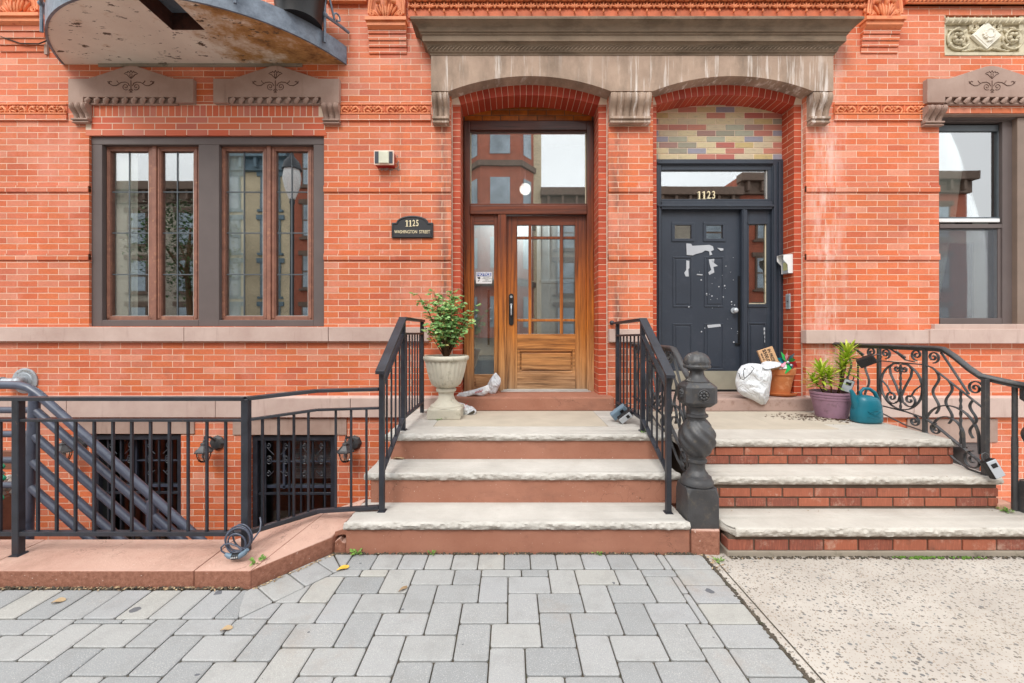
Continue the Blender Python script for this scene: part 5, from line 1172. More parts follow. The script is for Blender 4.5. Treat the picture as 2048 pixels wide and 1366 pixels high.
def newel(x, y, label):
    p = 2.87 / 850; z = lambda yy: H - (yy - 660) * p      # heights measured at the newel's own distance
    r = thing('newel_post', label, 'newel post', (x, y, z(1050)), 'cast iron newel posts of the right stoop')
    def b_(nm, mb, **k): return build(mb, nm, 'iron_g', r, **k)
    w = .102; zt = z(968); z0 = z(1052); mb = MB()
    ch = .035
    mb.add([(x + sx * w, y + sy * w, z0) for sx, sy in ((-1, -1), (1, -1), (1, 1), (-1, 1))] + [(x + sx * w, y + sy * w, zt - .06) for sx, sy in ((-1, -1), (1, -1), (1, 1), (-1, 1))] +
           [(x + a * w, y + b * w, zt) for a, b in ((-.72, -1), (.72, -1), (1, -.72), (1, .72), (.72, 1), (-.72, 1), (-1, .72), (-1, -.72))],
           [(0, 1, 5, 4), (1, 2, 6, 5), (2, 3, 7, 6), (3, 0, 4, 7), (4, 5, 9, 8), (5, 10, 9), (5, 6, 11, 10), (6, 12, 11), (6, 7, 13, 12), (7, 14, 13), (7, 4, 15, 14), (4, 8, 15), tuple(range(8, 16)), (3, 2, 1, 0)])
    b_('base', mb, bevel=.004)
    P = lambda lst: [(rr * p, z(yy)) for rr, yy in lst]
    b_('lower_collar', MB().lathe(P([(27, 969), (31, 966), (31, 960), (28, 956), (27, 951), (22, 949), (21, 945), (17, 940), (15.5, 936), (15, 930), (16, 924), (19, 922), (19, 918), (16, 916), (17, 911), (20, 908)]), (x, y, 0), 32), smooth=40)
    def fl(a, zz): return 1 + .055 * math.cos(8 * (a + (zz - z(876)) * 9))
    pr_ = []
    for q in range(21): f_ = q / 20; pr_.append(((18 + 16.5 * math.sin(math.pi * min(1, f_ * 1.02)) ** .8) * p, z(910 - (910 - 838) * f_)))
    b_('twisted_bulb', MB().lathe(pr_, (x, y, 0), 64, mod=fl), smooth=60)
    b_('upper_collar', MB().lathe(P([(17, 840), (17, 834), (21, 832), (21, 828), (17, 826), (15, 820), (17, 814), (24, 811)]), (x, y, 0), 32), smooth=40)
    bz0, bz1 = z(811), z(763); bw_ = 31 * p; c8 = .30
    oc = [(-1, -1 + c8), (-1 + c8, -1), (1 - c8, -1), (1, -1 + c8), (1, 1 - c8), (1 - c8, 1), (-1 + c8, 1), (-1, 1 - c8)]
    def ring_(k, zz): return [(x + a * bw_ * k, y + b * bw_ * k, zz) for a, b in oc]
    mb = MB(); rings_ = [(.72, bz0), (1, bz0 + .03), (1, bz1 - .03), (.72, bz1)]; vs = []
    for k, zz in rings_: vs += ring_(k, zz)
    mb.add(vs, [tuple(range(8))[::-1], tuple(range(24, 32))] + [(i * 8 + k, i * 8 + (k + 1) % 8, i * 8 + 8 + (k + 1) % 8, i * 8 + 8 + k) for i in range(3) for k in range(8)])
    bo = b_('block', mb, bevel=.004)
    zm = (bz0 + bz1) / 2
    for (dx_, dy_) in ((0, -1), (-1, 0), (1, 0)):
        mb = MB(); c = Vector((x + dx_ * bw_, y + dy_ * bw_, zm)); nrm = Vector((dx_, dy_, 0)); tt = Vector((-dy_, dx_, 0))
        mb.tube([c + tt * .038 * math.cos(a * .449) + Vector((0, 0, .038 * math.sin(a * .449))) for a in range(14)], .004, 6, closed=True)
        for a in range(8): ang = a * math.pi / 4; q = c + tt * .022 * math.cos(ang) + Vector((0, 0, .022 * math.sin(ang))); mb.blob(tuple(q), (.011, .011, .011))
        mb.blob(tuple(c), (.012, .014, .012)); o = b_('rosette', mb, smooth=60); o.parent = bo
    b_('neck', MB().lathe(P([(23, 764), (23, 761), (20, 758), (15, 752), (13, 746), (13, 742), (18, 738), (23, 736)]), (x, y, 0), 32), smooth=40)
    dome = [(25, 735.5), (26, 733), (26, 731), (24, 729)] + [(25.5 * math.cos(a) ** .8, 729 - 25 * math.sin(a)) for a in [math.pi / 2 * q / 10 for q in range(1, 10)]] + [(3, 703.5), (1, 702)]
    b_('finial', MB().lathe(P(dome), (x, y, 0), 64, mod=lambda a, zz: 1 + (.06 * abs(math.cos(7 * a)) - .03 if z(729) < zz < z(706) else 0)), smooth=60)
    return r
newel(1.255, 2.87, 'black cast iron newel post with twisted bulb standing between the two stoops')
newel(3.63, 2.87, 'black cast iron newel post cut off by the right edge of the picture')

# ------------------------------------------------------------------ curved steel balcony, upper left
bal = thing('balcony', 'curved steel balcony with rusty peeling underside above the left window', 'balcony', (-3.2, 4.45, 4.235))
bc, ba, bb, zs0 = -3.205, 1.47, .99, 4.235
BR_, BK_ = 1.627, .698
def ell(a, k=1.0): f_ = (math.pi / 2 - a) * (math.asin(ba / BR_) / (math.pi / 2)); return (bc + BR_ * k * math.sin(f_), WY - max(0.0, BR_ * k * math.cos(f_) - BK_))
arc = [ell(math.pi * q / 120) for q in range(121)]
hx0, hx1, hy0, hy1 = -3.15, -2.83, 3.50, 3.945             # hatch hole
mb = MB()
def soff(p0, p1, ya=None):
    mb.add([(p0[0], p0[1], zs0), (p1[0], p1[1], zs0), (p1[0], WY, zs0), (p0[0], WY, zs0)], [(0, 1, 2, 3)])
hx0 = min(arc, key=lambda p: abs(p[0] - hx0))[0]; hx1 = min(arc, key=lambda p: abs(p[0] - hx1))[0]
for p0, p1 in zip(arc, arc[1:]):
    if hx0 - 1e-6 <= min(p0[0], p1[0]) and max(p0[0], p1[0]) <= hx1 + 1e-6:
        mb.add([(p0[0], p0[1], zs0), (p1[0], p1[1], zs0), (p1[0], hy0, zs0), (p0[0], hy0, zs0)], [(0, 1, 2, 3)]); mb.add([(p0[0], hy1, zs0), (p1[0], hy1, zs0), (p1[0], WY, zs0), (p0[0], WY, zs0)], [(0, 1, 2, 3)])
    else: soff(p0, p1)
build(mb, 'underside', 'soffit', bal); build(MB().pbox(196, 604, 126, 133, WY - .012, .02), 'bearing_strip', 'concrete', bal)
mb = MB(); 
for (a, b, c, d) in ((hx0, hy0, hx1, hy0), (hx1, hy0, hx1, hy1), (hx1, hy1, hx0, hy1), (hx0, hy1, hx0, hy0)): mb.quad((a, b, zs0), (c, d, zs0), (c, d, zs0 + .16), (a, b, zs0 + .16))
rust = simple('dark rust', rgb(70, 36, 26), .85, .4, 9, c2=rgb(40, 26, 22)); build(mb, 'hatch_frame', rust, bal); build(MB().box(hx0 - .02, hx1 + .02, hy0 - .02, hy1 + .02, zs0 + .16, zs0 + .17), 'hatch_cover', 'bsteel', bal)
mb = MB(); outer = [ell(math.pi * q / 120, 1.012) for q in range(121)]
for (p0, p1), (q0, q1) in zip(zip(arc, arc[1:]), zip(outer, outer[1:])):
    mb.add([(*p0, zs0 - .008), (*p1, zs0 - .008), (*q1, zs0 - .008), (*q0, zs0 - .008), (*p0, zs0 + .175), (*p1, zs0 + .175), (*q1, zs0 + .175), (*q0, zs0 + .175)], [(0, 1, 2, 3), (4, 7, 6, 5), (2, 3, 7, 6), (0, 4, 5, 1)])
build(mb, 'fascia', 'bsteel', bal)
mb = MB(); mb.prism(arc, 'z', zs0 + .17, zs0 + .176); build(mb, 'deck', rust, bal)
mb = MB()
for k, rr in ((1.03, .015),):
    for zz in (4.55, 5.25): mb.tube([(*ell(math.pi * q / 40, k), zz) for q in range(41)], rr, 6)
build(mb, 'rail', 'bsteel', bal, smooth=50)
for q in (3, 11, 19, 27, 35):
    x, y = ell(math.pi * q / 40, 1.03); s = MB(); s.tube([(x, y, 4.28), (x, y, 5.25)], .014, 6); s.blob((x, y, 4.55), (.03, .03, .03)); build(s, 'baluster', 'bsteel', bal, smooth=50)
for q in (2, 7, 15, 23, 31, 38):
    x, y = ell(math.pi * q / 40, 1.04); tx, ty = ell(math.pi * (q + 1) / 40, 1.04); d = Vector((tx - x, ty - y, 0)).normalized()
    s = MB(); s.tube([Vector((x, y, 4.62)) + d * a + Vector((0, 0, b)) for a, b in ((0, -.06), (.02, 0), (.05, .10), (.03, .22), (-.04, .34), (-.05, .46), (0, .56))], .011, 6); s.tube([Vector((x, y, 4.60)) + d * (.035 * math.cos(a * .5) - .03) + Vector((0, 0, .035 * math.sin(a * .5))) for a in range(11)], .009, 6)
    build(s, 'scroll', 'bsteel', bal, smooth=50)
x, y = -2.05, 4.12
pb = thing('balcony_planter', 'black round plastic tub with green foil on the balcony edge', 'planter', (x, y, 4.411))
build(MB().lathe([(.20, 4.412), (.235, 4.7), (.25, 4.72), (.25, 4.76), (.23, 4.76), (.22, 4.7)], (x, y, 0), 32), 'tub', 'black', pb, smooth=40)
mb = MB()
for k in range(7): a = -2.2 + k * .32; c = Vector((x + .245 * math.cos(a), y + .245 * math.sin(a), 4.68 + .03 * (k % 3))); d = Vector((-math.sin(a), math.cos(a), 0)); mb.add([c - d * .03, c + d * .03, c + d * .04 + Vector((0, 0, .05)), c - d * .01 + Vector((0, 0, .07))], [(0, 1, 2, 3)])
build(mb, 'foil_patch', 'green', pb)
tag(build(MB().tube([(-4.62, 4.40, 4.6), (-4.72, 4.40, 4.48), (-4.9, 4.41, 4.42), (-5.1, 4.42, 4.43), (-5.3, 4.42, 4.5), (-5.5, 4.42, 4.62)], .006, 6), 'cable', 'black', smooth=60), 'thin black cable sagging from the balcony across the brick at the top left', 'cable')

# ------------------------------------------------------------------ things fixed to the wall
# horn strobe alarm
X0, X1, Z0, Z1 = PX(748, 4.36), PX(788, 4.36), PZ(330, 4.36), PZ(301, 4.36)
al = thing('alarm_box', 'small red and cream alarm box with pale lens above the house number plaque', 'alarm', ((X0 + X1) / 2, WY, Z0))
build(MB().prism([(WY, Z0 - .0), (WY, Z1 + .0), (4.372, Z1), (4.372, Z0 + .0)], 'x', X0 + .01, X1 - .012), 'back_box', 'redp', al, bevel=.004)
build(MB().box(X0, X1, 4.352, 4.372, Z0, Z1), 'face_plate', simple('pinkish cream plastic', rgb(226, 200, 184), .5, .08), al, bevel=.004)
build(MB().box(X0 + .012, X0 + .05, 4.346, 4.353, Z0 + .015, Z1 - .015).box(X1 - .045, X1 - .012, 4.346, 4.353, Z0 + .015, Z1 - .015), 'grille', 'navy', al)
build(MB().box(X0 + .052, X1 - .048, 4.338, 4.352, Z0 + .012, Z1 - .012), 'lens', simple('frosted lens', rgb(206, 206, 186), .3), al, bevel=.006)
mb = MB()
for k in range(16): a = R.uniform(0, 6.28); mb.blob(((X0 + X1) / 2 + .02 + R.uniform(-.10, .12), WY - .003, Z0 - .012 + R.uniform(-.012, .012)), (R.uniform(.006, .022), .006, R.uniform(.005, .012)))
for k in range(9): mb.blob((X1 + R.uniform(-.005, .035), WY - .002, R.uniform(Z0, Z1)), (R.uniform(.004, .012), .005, R.uniform(.006, .018)))
build(mb, 'plaster_edge', 'sill_g', al, smooth=60)
# number plaque 1125
PYl = 4.43; X0, X1, Z0, Z1, Zt = PX(783, PYl), PX(866, PYl), PZ(476, PYl), PZ(445, PYl), PZ(431, PYl)
pq = thing('house_plaque', 'dark arched house plaque reading 1125 Washington Street', 'plaque', ((X0 + X1) / 2, WY, Z0))
def plq(i): 
    xa, xb = X0 + i, X1 - i; m = (xa + xb) / 2; c = (xb - xa) * .385
    return [(xa, Z0 + i), (xb, Z0 + i), (xb, Z1 - i)] + [(m + c * math.cos(a), Z1 - i + (Zt - Z1 - .0) * math.sin(a)) for a in [math.pi * q / 14 for q in range(15)]] + [(xa, Z1 - i)]
build(MB().prism(plq(0), 'y', PYl, WY), 'plate', 'signbk', pq, bevel=.005)
mb = MB(); pl = [(a, PYl - .003, b) for a, b in plq(.014)]; mb.tube(pl, .004, 6, closed=True); build(mb, 'raised_border', 'signbk', pq, smooth=50)
m = (X0 + X1) / 2
def digit_one(par, x, z, h, y, mat, th=.005):
    mb = MB(); w = h * .085
    mb.box(x - w, x + w, y - th, y, z - h / 2, z + h / 2).box(x - w * 2.6, x + w * 2.6, y - th + .0005, y, z - h / 2, z - h / 2 + h * .07)
    mb.prism([(x - w * .9, z + h / 2), (x - w * 3, z + h * .36), (x - w * 3, z + h * .28), (x - w * .9, z + h * .38)], 'y', y - th + .0005, y)
    build(mb, 'numeral', mat, par)
def number(par, body, x, z, h, y, mat, pitch):
    for k, ch in enumerate(body):
        xx = x + (k - (len(body) - 1) / 2) * pitch
        if ch == '1': digit_one(par, xx, z, h, y, mat)
        else: text(par, 'numeral', ch, (xx, y - .001, z), h * 1.38, mat, sx=.66, ext=.004, bold=.001)
number(pq, '1125', m, PZ(447, PYl), .066, PYl - .001, 'gold', .036)
text(pq, 'street_name', 'WASHINGTON  STREET', (m, PYl - .001, PZ(464, PYl)), .047, 'gold', sx=.74, ext=.003, bold=.0003)
number(nd, '1123', NUM_ND[0], NUM_ND[1], .088, NY + .032, 'gold', .053)
# notice sticker on the sidelight
SY = DY + .044; sx0, sx1, sz0, sz1 = PX(952, SY), PX(984, SY), PZ(567, SY), PZ(544, SY)
ns_ = thing('notice_sign', 'small white and blue NOTICE camera sign on the narrow glass beside the wooden door', 'sign', ((sx0 + sx1) / 2, SY, sz0))
build(MB().box(sx0, sx1, SY, SY + .003, sz0, sz1), 'panel', 'white', ns_); zt = sz1 - .048
build(MB().box(sx0 + .008, sx1 - .008, SY - .001, SY, zt, sz1 - .007), 'header', 'blue', ns_)
text(ns_, 'header_lettering', 'NOTICE', ((sx0 + sx1) / 2, SY - .0015, (zt + sz1 - .007) / 2), .045, 'white', sx=.92, ext=.0006, bold=.0012)
for k, s_ in enumerate(('THIS AREA IS', 'UNDER 24 HOUR', 'VIDEO', 'SURVEILLANCE')): text(ns_, 'small_lettering', s_, (sx0 + .122, SY - .0012, zt - .011 - k * .0155), .0145, 'black', ext=.0004)
cm_ = MB().prism([(sx0 + .015, zt - .012), (sx0 + .045, zt - .008), (sx0 + .05, zt - .024), (sx0 + .036, zt - .034), (sx0 + .022, zt - .026)], 'y', SY - .0012, SY).prism([(sx0 + .02, zt - .056), (sx0 + .026, zt - .06), (sx0 + .042, zt - .042), (sx0 + .036, zt - .038)], 'y', SY - .0012, SY)
build(cm_, 'camera_symbol', 'black', ns_)
# box and bell plate on the right jamb
jx = doors[1][1]
mbx = thing('intercom_box', 'white hooded metal box with yellowed label on the brick right of the slate door', 'intercom', (jx, 4.6, PZ(549, 4.6)))
z0_, z1_ = PZ(547, 4.57), PZ(510, 4.57)
build(MB().prism([(4.53, z0_), (4.53, z1_), (4.64, z1_), (4.64, z0_)], 'x', jx - .045, jx), 'back_plate', 'silver', mbx, bevel=.002)
for y in (4.528, 4.637): build(MB().prism([(jx, z0_), (jx - .05, z0_), (jx - .055, z0_ + .09), (jx - .10, z0_ + .14), (jx - .10, z1_), (jx, z1_)], 'y', y, y + .004), 'side_hood', 'white', mbx)
build(MB().prism([(jx - .10, z1_), (jx, z1_ + .004), (jx, z1_), (jx - .10, z1_ - .004)], 'y', 4.528, 4.641), 'top_hood', 'white', mbx)
build(MB().box(jx - .048, jx - .045, 4.55, 4.615, z0_ + .035, z0_ + .12), 'label_plate', simple('yellowed label', rgb(206, 206, 150), .5), mbx)
z0_, z1_ = PZ(618, 4.6), PZ(588, 4.6)
bp = thing('bell_plate', 'flat brushed metal bell plate low on the brick jamb right of the slate door', 'doorbell', (jx, 4.6, z0_))
build(MB().box(jx - .012, jx, 4.56, 4.63, z0_, z1_), 'plate', 'silver', bp, bevel=.004); build(MB().box(jx - .0135, jx - .011, 4.575, 4.615, z0_ + .02, z1_ - .02), 'panel', 'galv', bp); build(MB().tube([(jx - .013, 4.595, (z0_ + z1_) / 2), (jx - .017, 4.595, (z0_ + z1_) / 2)], .006, 10), 'button', 'black', bp)
# siamese fire connection
X, Z = PX(45, 4.42), PZ(762, 4.42)
fc_ = thing('fire_connection', 'round cast metal fire connection plate on the brick wall behind the pipe railing', 'fire connection', (X, WY, Z - .13))
build(MB().lathe([(.132, 0), (.132, .012), (.124, .016), (.085, .016), (.08, .022), (.05, .024)], (0, 0, 0), 40).xf(Matrix.Translation((X, WY, Z)) @ Matrix.Rotation(rad(90), 4, 'X')), 'plate', 'galv', fc_, smooth=35)
build(MB().tube([(X, WY, Z), (X, WY - .10, Z)], .05, 16).tube([(X + .02, WY - .09, Z - .005), (X - .12, WY - .10, Z + .0)], .04, 14).tube([(X - .12, WY - .10, Z), (X - .17, WY - .10, Z)], [.05, .05], 10).blob((X + .02, WY - .09, Z), (.05, .05, .045)), 'outlet', 'galv', fc_, smooth=45)
for k, ch in enumerate('AUTOMATIC'):
    a = rad(128 - k * 13); text(fc_, 'embossed_letter', ch, (X + .106 * math.cos(a), WY - .017, Z + .106 * math.sin(a)), .028, 'steel', rot=(rad(90), a - math.pi / 2 if False else -(a - math.pi / 2), 0), ext=.002)
# wall lanterns of the basement
def lantern(px, py, label, first=None):
    X, Y, Z = PX(px, 4.30), 4.30, PZ(py, 4.30)
    r = thing('wall_lantern', label, 'wall lamp', (X, WY, Z - .13), 'grey wall lanterns beside the basement windows')
    bx = X + .035
    build(MB().lathe([(.078, 0), (.078, .012), (.058, .034), (.02, .04)], (0, 0, 0), 8).xf(Matrix.Translation((bx, WY, Z + .02)) @ Matrix.Rotation(rad(90), 4, 'X')), 'back_plate', 'iron_g', r)
    build(MB().tube([(bx, WY - .02, Z + .03), (bx - .01, WY - .05, Z + .07), (X + .015, Y + .06, Z + .10), (X, Y + .02, Z + .10), (X, Y, Z + .08), (X, Y, Z + .06)], .011, 8).tube([(X, Y + .02 + .018 * math.cos(a * .7), Z + .105 + .018 * math.sin(a * .7)) for a in range(9)], .006, 6), 'arm', 'iron_g', r, smooth=50)
    build(MB().lathe([(.002, .066), (.018, .062), (.034, .052), (.036, .046), (.03, .04), (.034, .03), (.07, -.01), (.088, -.022), (.09, -.034), (.08, -.036), (.02, -.03)], (X, Y, Z), 6), 'cap', 'iron_g', r)
    build(MB().lathe([(.066, -.036), (.062, -.07), (.046, -.115), (.03, -.128), (.002, -.13)], (X, Y, Z), 6, caps=False), 'glass_shade', 'glass_c', r)
    mb = MB()
    for k in range(6): a = math.pi * k / 3; mb.tube([(X + rr * math.cos(a), Y + rr * math.sin(a), Z + zz) for rr, zz in ((.068, -.036), (.064, -.07), (.048, -.115), (.03, -.13))], .004, 5)
    mb.lathe([(.03, -.128), (.03, -.136), (.004, -.142)], (X, Y, Z), 6); build(mb, 'cage', 'iron_g', r)
    build(MB().lathe([(.004, -.105), (.02, -.09), (.022, -.07), (.012, -.045), (.01, -.036)], (X, Y, Z), 12), 'bulb', 'white', r, smooth=60)
lantern(408, 897, 'grey wall lantern between the two basement windows'); lantern(691, 897, 'grey wall lantern right of the basement windows, beside the stoop')
lantern(126, 897, 'grey wall lantern left of the basement windows, behind the pipe railing')

# ------------------------------------------------------------------ urn with rose bush
ux, uy, uz = -.613, 4.02, .629
ur = thing('stone_urn', 'pale mossy fluted stone urn on a square pedestal beside the wooden door', 'urn', (ux, uy, uz))
build(MB().box(ux - .155, ux + .155, uy - .15, uy + .15, uz, uz + .10), 'plinth', 'urn', ur, bevel=.012)
build(MB().lathe([(.15, .10), (.145, .115), (.12, .13), (.085, .165), (.07, .205), (.075, .235), (.092, .245), (.096, .265), (.08, .28)], (ux, uy, uz), 40), 'stem', 'urn', ur, smooth=40)
build(MB().lathe([(.06, .275), (.10, .285), (.135, .315), (.158, .37), (.178, .45), (.192, .52), (.194, .535)], (ux, uy, uz), 96, mod=lambda a, z: 1 + .06 * abs(math.cos(12 * a)) - .04), 'bowl', 'urn', ur, smooth=70)
build(MB().lathe([(.19, .533), (.208, .538), (.216, .555), (.212, .575), (.196, .582), (.182, .572), (.178, .555)], (ux, uy, uz), 48), 'rim', 'urn', ur, smooth=60)
build(MB().lathe([(.002, .566), (.18, .562)], (ux, uy, uz), 24, caps=False), 'soil', 'soil', ur)
rb = thing('rose_bush', 'leafy green rose bush growing in the stone urn', 'rose bush', (ux, uy, uz + .56))
sm = MB(); lm = MB()
def leaf(mb, p, d, n_, L, w, tip=1.0):
    """a small folded leaf: base p, direction d, normal n_"""
    d = d.normalized(); s_ = d.cross(n_).normalized(); n_ = s_.cross(d)
    pts = [p, p + d * L * .35 + s_ * w + n_ * w * .25, p + d * L * .75 + s_ * w * .75 + n_ * w * .15, p + d * L - n_ * L * .12, p + d * L * .75 - s_ * w * .75 + n_ * w * .15, p + d * L * .35 - s_ * w + n_ * w * .25, p + d * L * .4, p + d * L * .75]
    mb.add(pts, [(0, 1, 6), (1, 2, 7, 6), (2, 3, 7), (0, 6, 5), (6, 7, 4, 5), (7, 3, 4)])
RR = random.Random(21)
for k in range(40):
    a = RR.uniform(0, 6.28); r0 = .02; base = Vector((ux + r0 * math.cos(a), uy + r0 * math.sin(a), uz + .57)); spread = RR.uniform(.03, .27); hh = RR.uniform(.2, .60) * (1 - .5 * max(0, spread - .2))
    if k < 3: spread, hh = RR.uniform(.04, .12), .60
    tipp = base + Vector((math.cos(a) * spread, math.sin(a) * spread * .75, hh)); mid = base.lerp(tipp, .5) + Vector((RR.uniform(-.03, .03), RR.uniform(-.03, .03), .03))
    path = [base, base.lerp(mid, .5), mid, mid.lerp(tipp, .5) + Vector((0, 0, .01)), tipp]; sm.tube(path, [.006, .005, .004, .003, .002], 5)
    for q in range(11):
        f_ = .3 + .7 * q / 10; i = min(3, int(f_ * 4)); p = path[i].lerp(path[i + 1], f_ * 4 - i)
        d = Vector((RR.gauss(0, 1), RR.gauss(0, 1), RR.gauss(.25, .5))).normalized(); st_ = p + d * .045; sm.tube([p, st_], .0015, 3)
        for j in range(5):
            side = d.cross(Vector((0, 0, 1))).normalized() * (1 if j % 2 else -1) if j < 4 else d
            bp_ = p + d * (.02 + .013 * (j // 2)) if j < 4 else st_; n_ = Vector((RR.gauss(0, .35), RR.gauss(-.35, .3), 1)).normalized()
            leaf(lm, bp_, (d * .5 + side + Vector((0, 0, RR.uniform(-.3, .2)))), n_, RR.uniform(.03, .05), RR.uniform(.013, .02))
build(sm, 'stems', 'stem', rb, smooth=60); build(lm, 'leaves', 'rose', rb)

# ------------------------------------------------------------------ loose things on the stoops
def cloth(pts_rows, name, mat, parent=None, jitter=.004, th=.002, seed=1, subdiv=2):
    """rows of points -> a crumpled sheet with thickness"""
    rr = random.Random(seed); m = len(pts_rows[0]); mb = MB()
    mb.add([tuple(Vector(p) + Vector((rr.uniform(-1, 1), rr.uniform(-1, 1), rr.uniform(-1, 1))) * jitter) for row in pts_rows for p in row], [(i * m + j, i * m + j + 1, (i + 1) * m + j + 1, (i + 1) * m + j) for i in range(len(pts_rows) - 1) for j in range(m - 1)])
    o = build(mb, name, mat, parent, smooth=50)
    so_ = o.modifiers.new('solid', 'SOLIDIFY'); so_.thickness = th
    if subdiv: su = o.modifiers.new('sub', 'SUBSURF'); su.levels = su.render_levels = subdiv
    return o
def closed_bag(name, outline, Yf, depth, mat, parent, seed, n=9, wr=.02, tops=None):
    """puffy bag: outline (x, z) ring, front bulging towards the street, wrinkled"""
    mb = MB(); cx = sum(p[0] for p in outline) / len(outline); cz = sum(p[1] for p in outline) / len(outline); m = len(outline); ks = [1 - i / n for i in range(n)]
    def P_(p, k, side):
        x = cx + (p[0] - cx) * k; z = cz + (p[1] - cz) * k; b = math.sqrt(max(0, 1 - k * k)); w = noise.noise(Vector((x * 9 + seed, z * 9, side * 3))) * wr + noise.noise(Vector((x * 26, z * 26 + seed, side))) * wr * .5
        f_ = Yf + depth / 2 + side * (-depth / 2 * b) ; return (x, f_ + (w if k < .98 else 0), z)
    vs = [P_(p, 1, 0) for p in outline]; fs = []
    for side in (1, -1):
        prev = list(range(m))
        for k in ks[1:]:
            o_ = len(vs); vs += [P_(p, k, side) for p in outline]; fs += [(prev[i], prev[(i + 1) % m], o_ + (i + 1) % m, o_ + i) for i in range(m)]; prev = list(range(o_, o_ + m))
        o_ = len(vs); vs.append(P_((cx, cz), 0, side)); fs += [(prev[i], prev[(i + 1) % m], o_) for i in range(m)]
    mb.add(vs, fs); o = build(mb, name, mat, parent, smooth=55); su = o.modifiers.new('sub', 'SUBSURF'); su.levels = su.render_levels = 2; return o
def dens(pts, n=4): return [tuple(Vector(a).lerp(Vector(b), k / n)) for a, b in zip(pts, pts[1:] + pts[:1]) for k in range(n)]
# white shopping bag against the terracotta pot
YB_ = 4.30
wbag = thing('shopping_bag', 'slumped white plastic bag with black drawstring against the terracotta pot', 'plastic bag', (2.47, 4.4, .75))
ol = [(PX(a, YB_), PZ(b, YB_)) for a, b in ((1476, 742), (1484, 730), (1500, 725), (1520, 726), (1543, 733), (1546, 745), (1544, 775), (1541, 800), (1534, 811), (1525, 812), (1508, 802), (1490, 795), (1476, 784), (1471, 764))]
closed_bag('bag_body', dens(ol, 3), 4.245, .15, 'whitep', wbag, 4, wr=.035)
build(MB().tube([(PX(a, 4.24), 4.232 + .012 * math.sin(a), PZ(b, 4.24)) for a, b in ((1476, 746), (1480, 757), (1486, 759), (1493, 752), (1500, 745), (1506, 736), (1502, 733))], .0035, 6).tube([(PX(a, 4.24), 4.235, PZ(b, 4.24)) for a, b in ((1490, 735), (1486, 742), (1487, 752), (1489, 757))], .003, 6), 'drawstring', 'black', wbag, smooth=60)
top = [[(PX(a, yy), yy, PZ(b, yy)) for a, b, yy in row] for row in (((1520, 727, 4.40), (1530, 722, 4.42), (1545, 722, 4.44), (1562, 720, 4.46)), ((1522, 733, 4.28), (1534, 731, 4.31), (1548, 728, 4.34), (1566, 726, 4.38)), ((1530, 738, 4.26), (1540, 737, 4.27), (1550, 735, 4.32), (1560, 734, 4.36)))]
cloth(top, 'bag_flap', 'whitep', wbag, .006, seed=5)
# terracotta pot, saucer, pinwheel, cardboard
tx, ty, tz_ = 2.875, 4.56, .751
tp = thing('terracotta_pot', 'plain terracotta flower pot on a saucer beside the slate door', 'flower pot', (tx, ty, tz_))
build(MB().lathe([(.12, 0), (.155, .012), (.165, .035), (.158, .037), (.145, .02), (.05, .015)], (tx, ty, tz_), 40), 'saucer', 'tpot', tp, smooth=50)
build(MB().lathe([(.09, .018), (.10, .02), (.138, .225), (.15, .228), (.156, .29), (.15, .296), (.138, .294), (.134, .26), (.1, .255)], (tx, ty, tz_), 48), 'pot_body', 'tpot', tp, smooth=40)
build(MB().lathe([(.002, .262), (.135, .26)], (tx, ty, tz_), 24, caps=False), 'soil', 'soil', tp)
pw = thing('pinwheel', 'shiny green, teal and pink toy pinwheel stuck in the terracotta pot', 'pinwheel', (tx + .02, ty, tz_ + .26))
cx_, cy_, cz_ = PX(1572, 4.42), 4.42, PZ(724, 4.42)
build(MB().tube([(cx_ + .01, 4.5, tz_ + .26), (cx_, cy_ + .02, cz_)], .005, 6), 'stick', 'white', pw)
for k in range(10):
    a = 2 * math.pi * k / 10 + .2; rr = .125 if k % 2 else .105; d = Vector((math.cos(a), 0, math.sin(a))); s_ = Vector((-math.sin(a), 0, math.cos(a))); c = Vector((cx_, cy_ - (.012 if k % 2 else 0), cz_))
    mb = MB(); mb.add([c, c + d * rr * .5 + s_ * .036 + Vector((0, -.03, 0)), c + d * rr, c + d * rr * .55 - s_ * .022 + Vector((0, .012, 0))], [(0, 1, 2), (0, 2, 3)])
    build(mb, 'vane', ['green', 'tealf', 'pinkf', 'green', 'tealf', 'pinkf', 'whitep', 'green', 'tealf', 'red'][k], pw)
build(MB().blob((cx_, cy_ - .03, cz_), (.014, .012, .014)).blob((cx_ + .03, cy_ - .035, cz_ - .03), (.012, .01, .012)), 'hub', 'silver', pw, smooth=60)
# cardboard piece with printed words
cb_ = thing('cardboard_box', 'flat brown cardboard box with large printed words standing in the white bag', 'box', (PX(1536, 4.42), 4.42, .92))
bx_ = MB().box(-.082, .082, 0, .028, -.13, .105); MC = Matrix.Translation((PX(1538, 4.42), 4.42, PZ(716, 4.42))) @ Matrix.Rotation(rad(-18), 4, 'Y') @ Matrix.Rotation(rad(-8), 4, 'X')
build(bx_.xf(MC), 'carton', 'card', cb_, bevel=.004)
from mathutils import Euler
def ontext(body, lx, lz, size, sxx): 
    o = text(cb_, 'printed_words', body, (0, 0, 0), size, 'black', sx=1.0, rot=(0, 0, 0), ext=.0005, bold=.0012)
    me = o.data; me.transform(Matrix.Translation(ORG[cb_.name])); me.transform(Matrix.Translation(-ORG[cb_.name]) @ MC @ Matrix.Translation((lx, -.0008, lz)) @ Matrix.Rotation(rad(90), 4, 'Y') @ Matrix.Rotation(rad(0), 4, 'Z') @ Matrix.Rotation(rad(90), 4, 'X') @ Matrix.Diagonal((sxx, 1, 1, 1)))
ontext('$500,000', -.018, .01, .05, .95); ontext('IN PRIZES', .03, .01, .046, .8); ontext('WIN UP TO', -.058, .03, .018, .8)
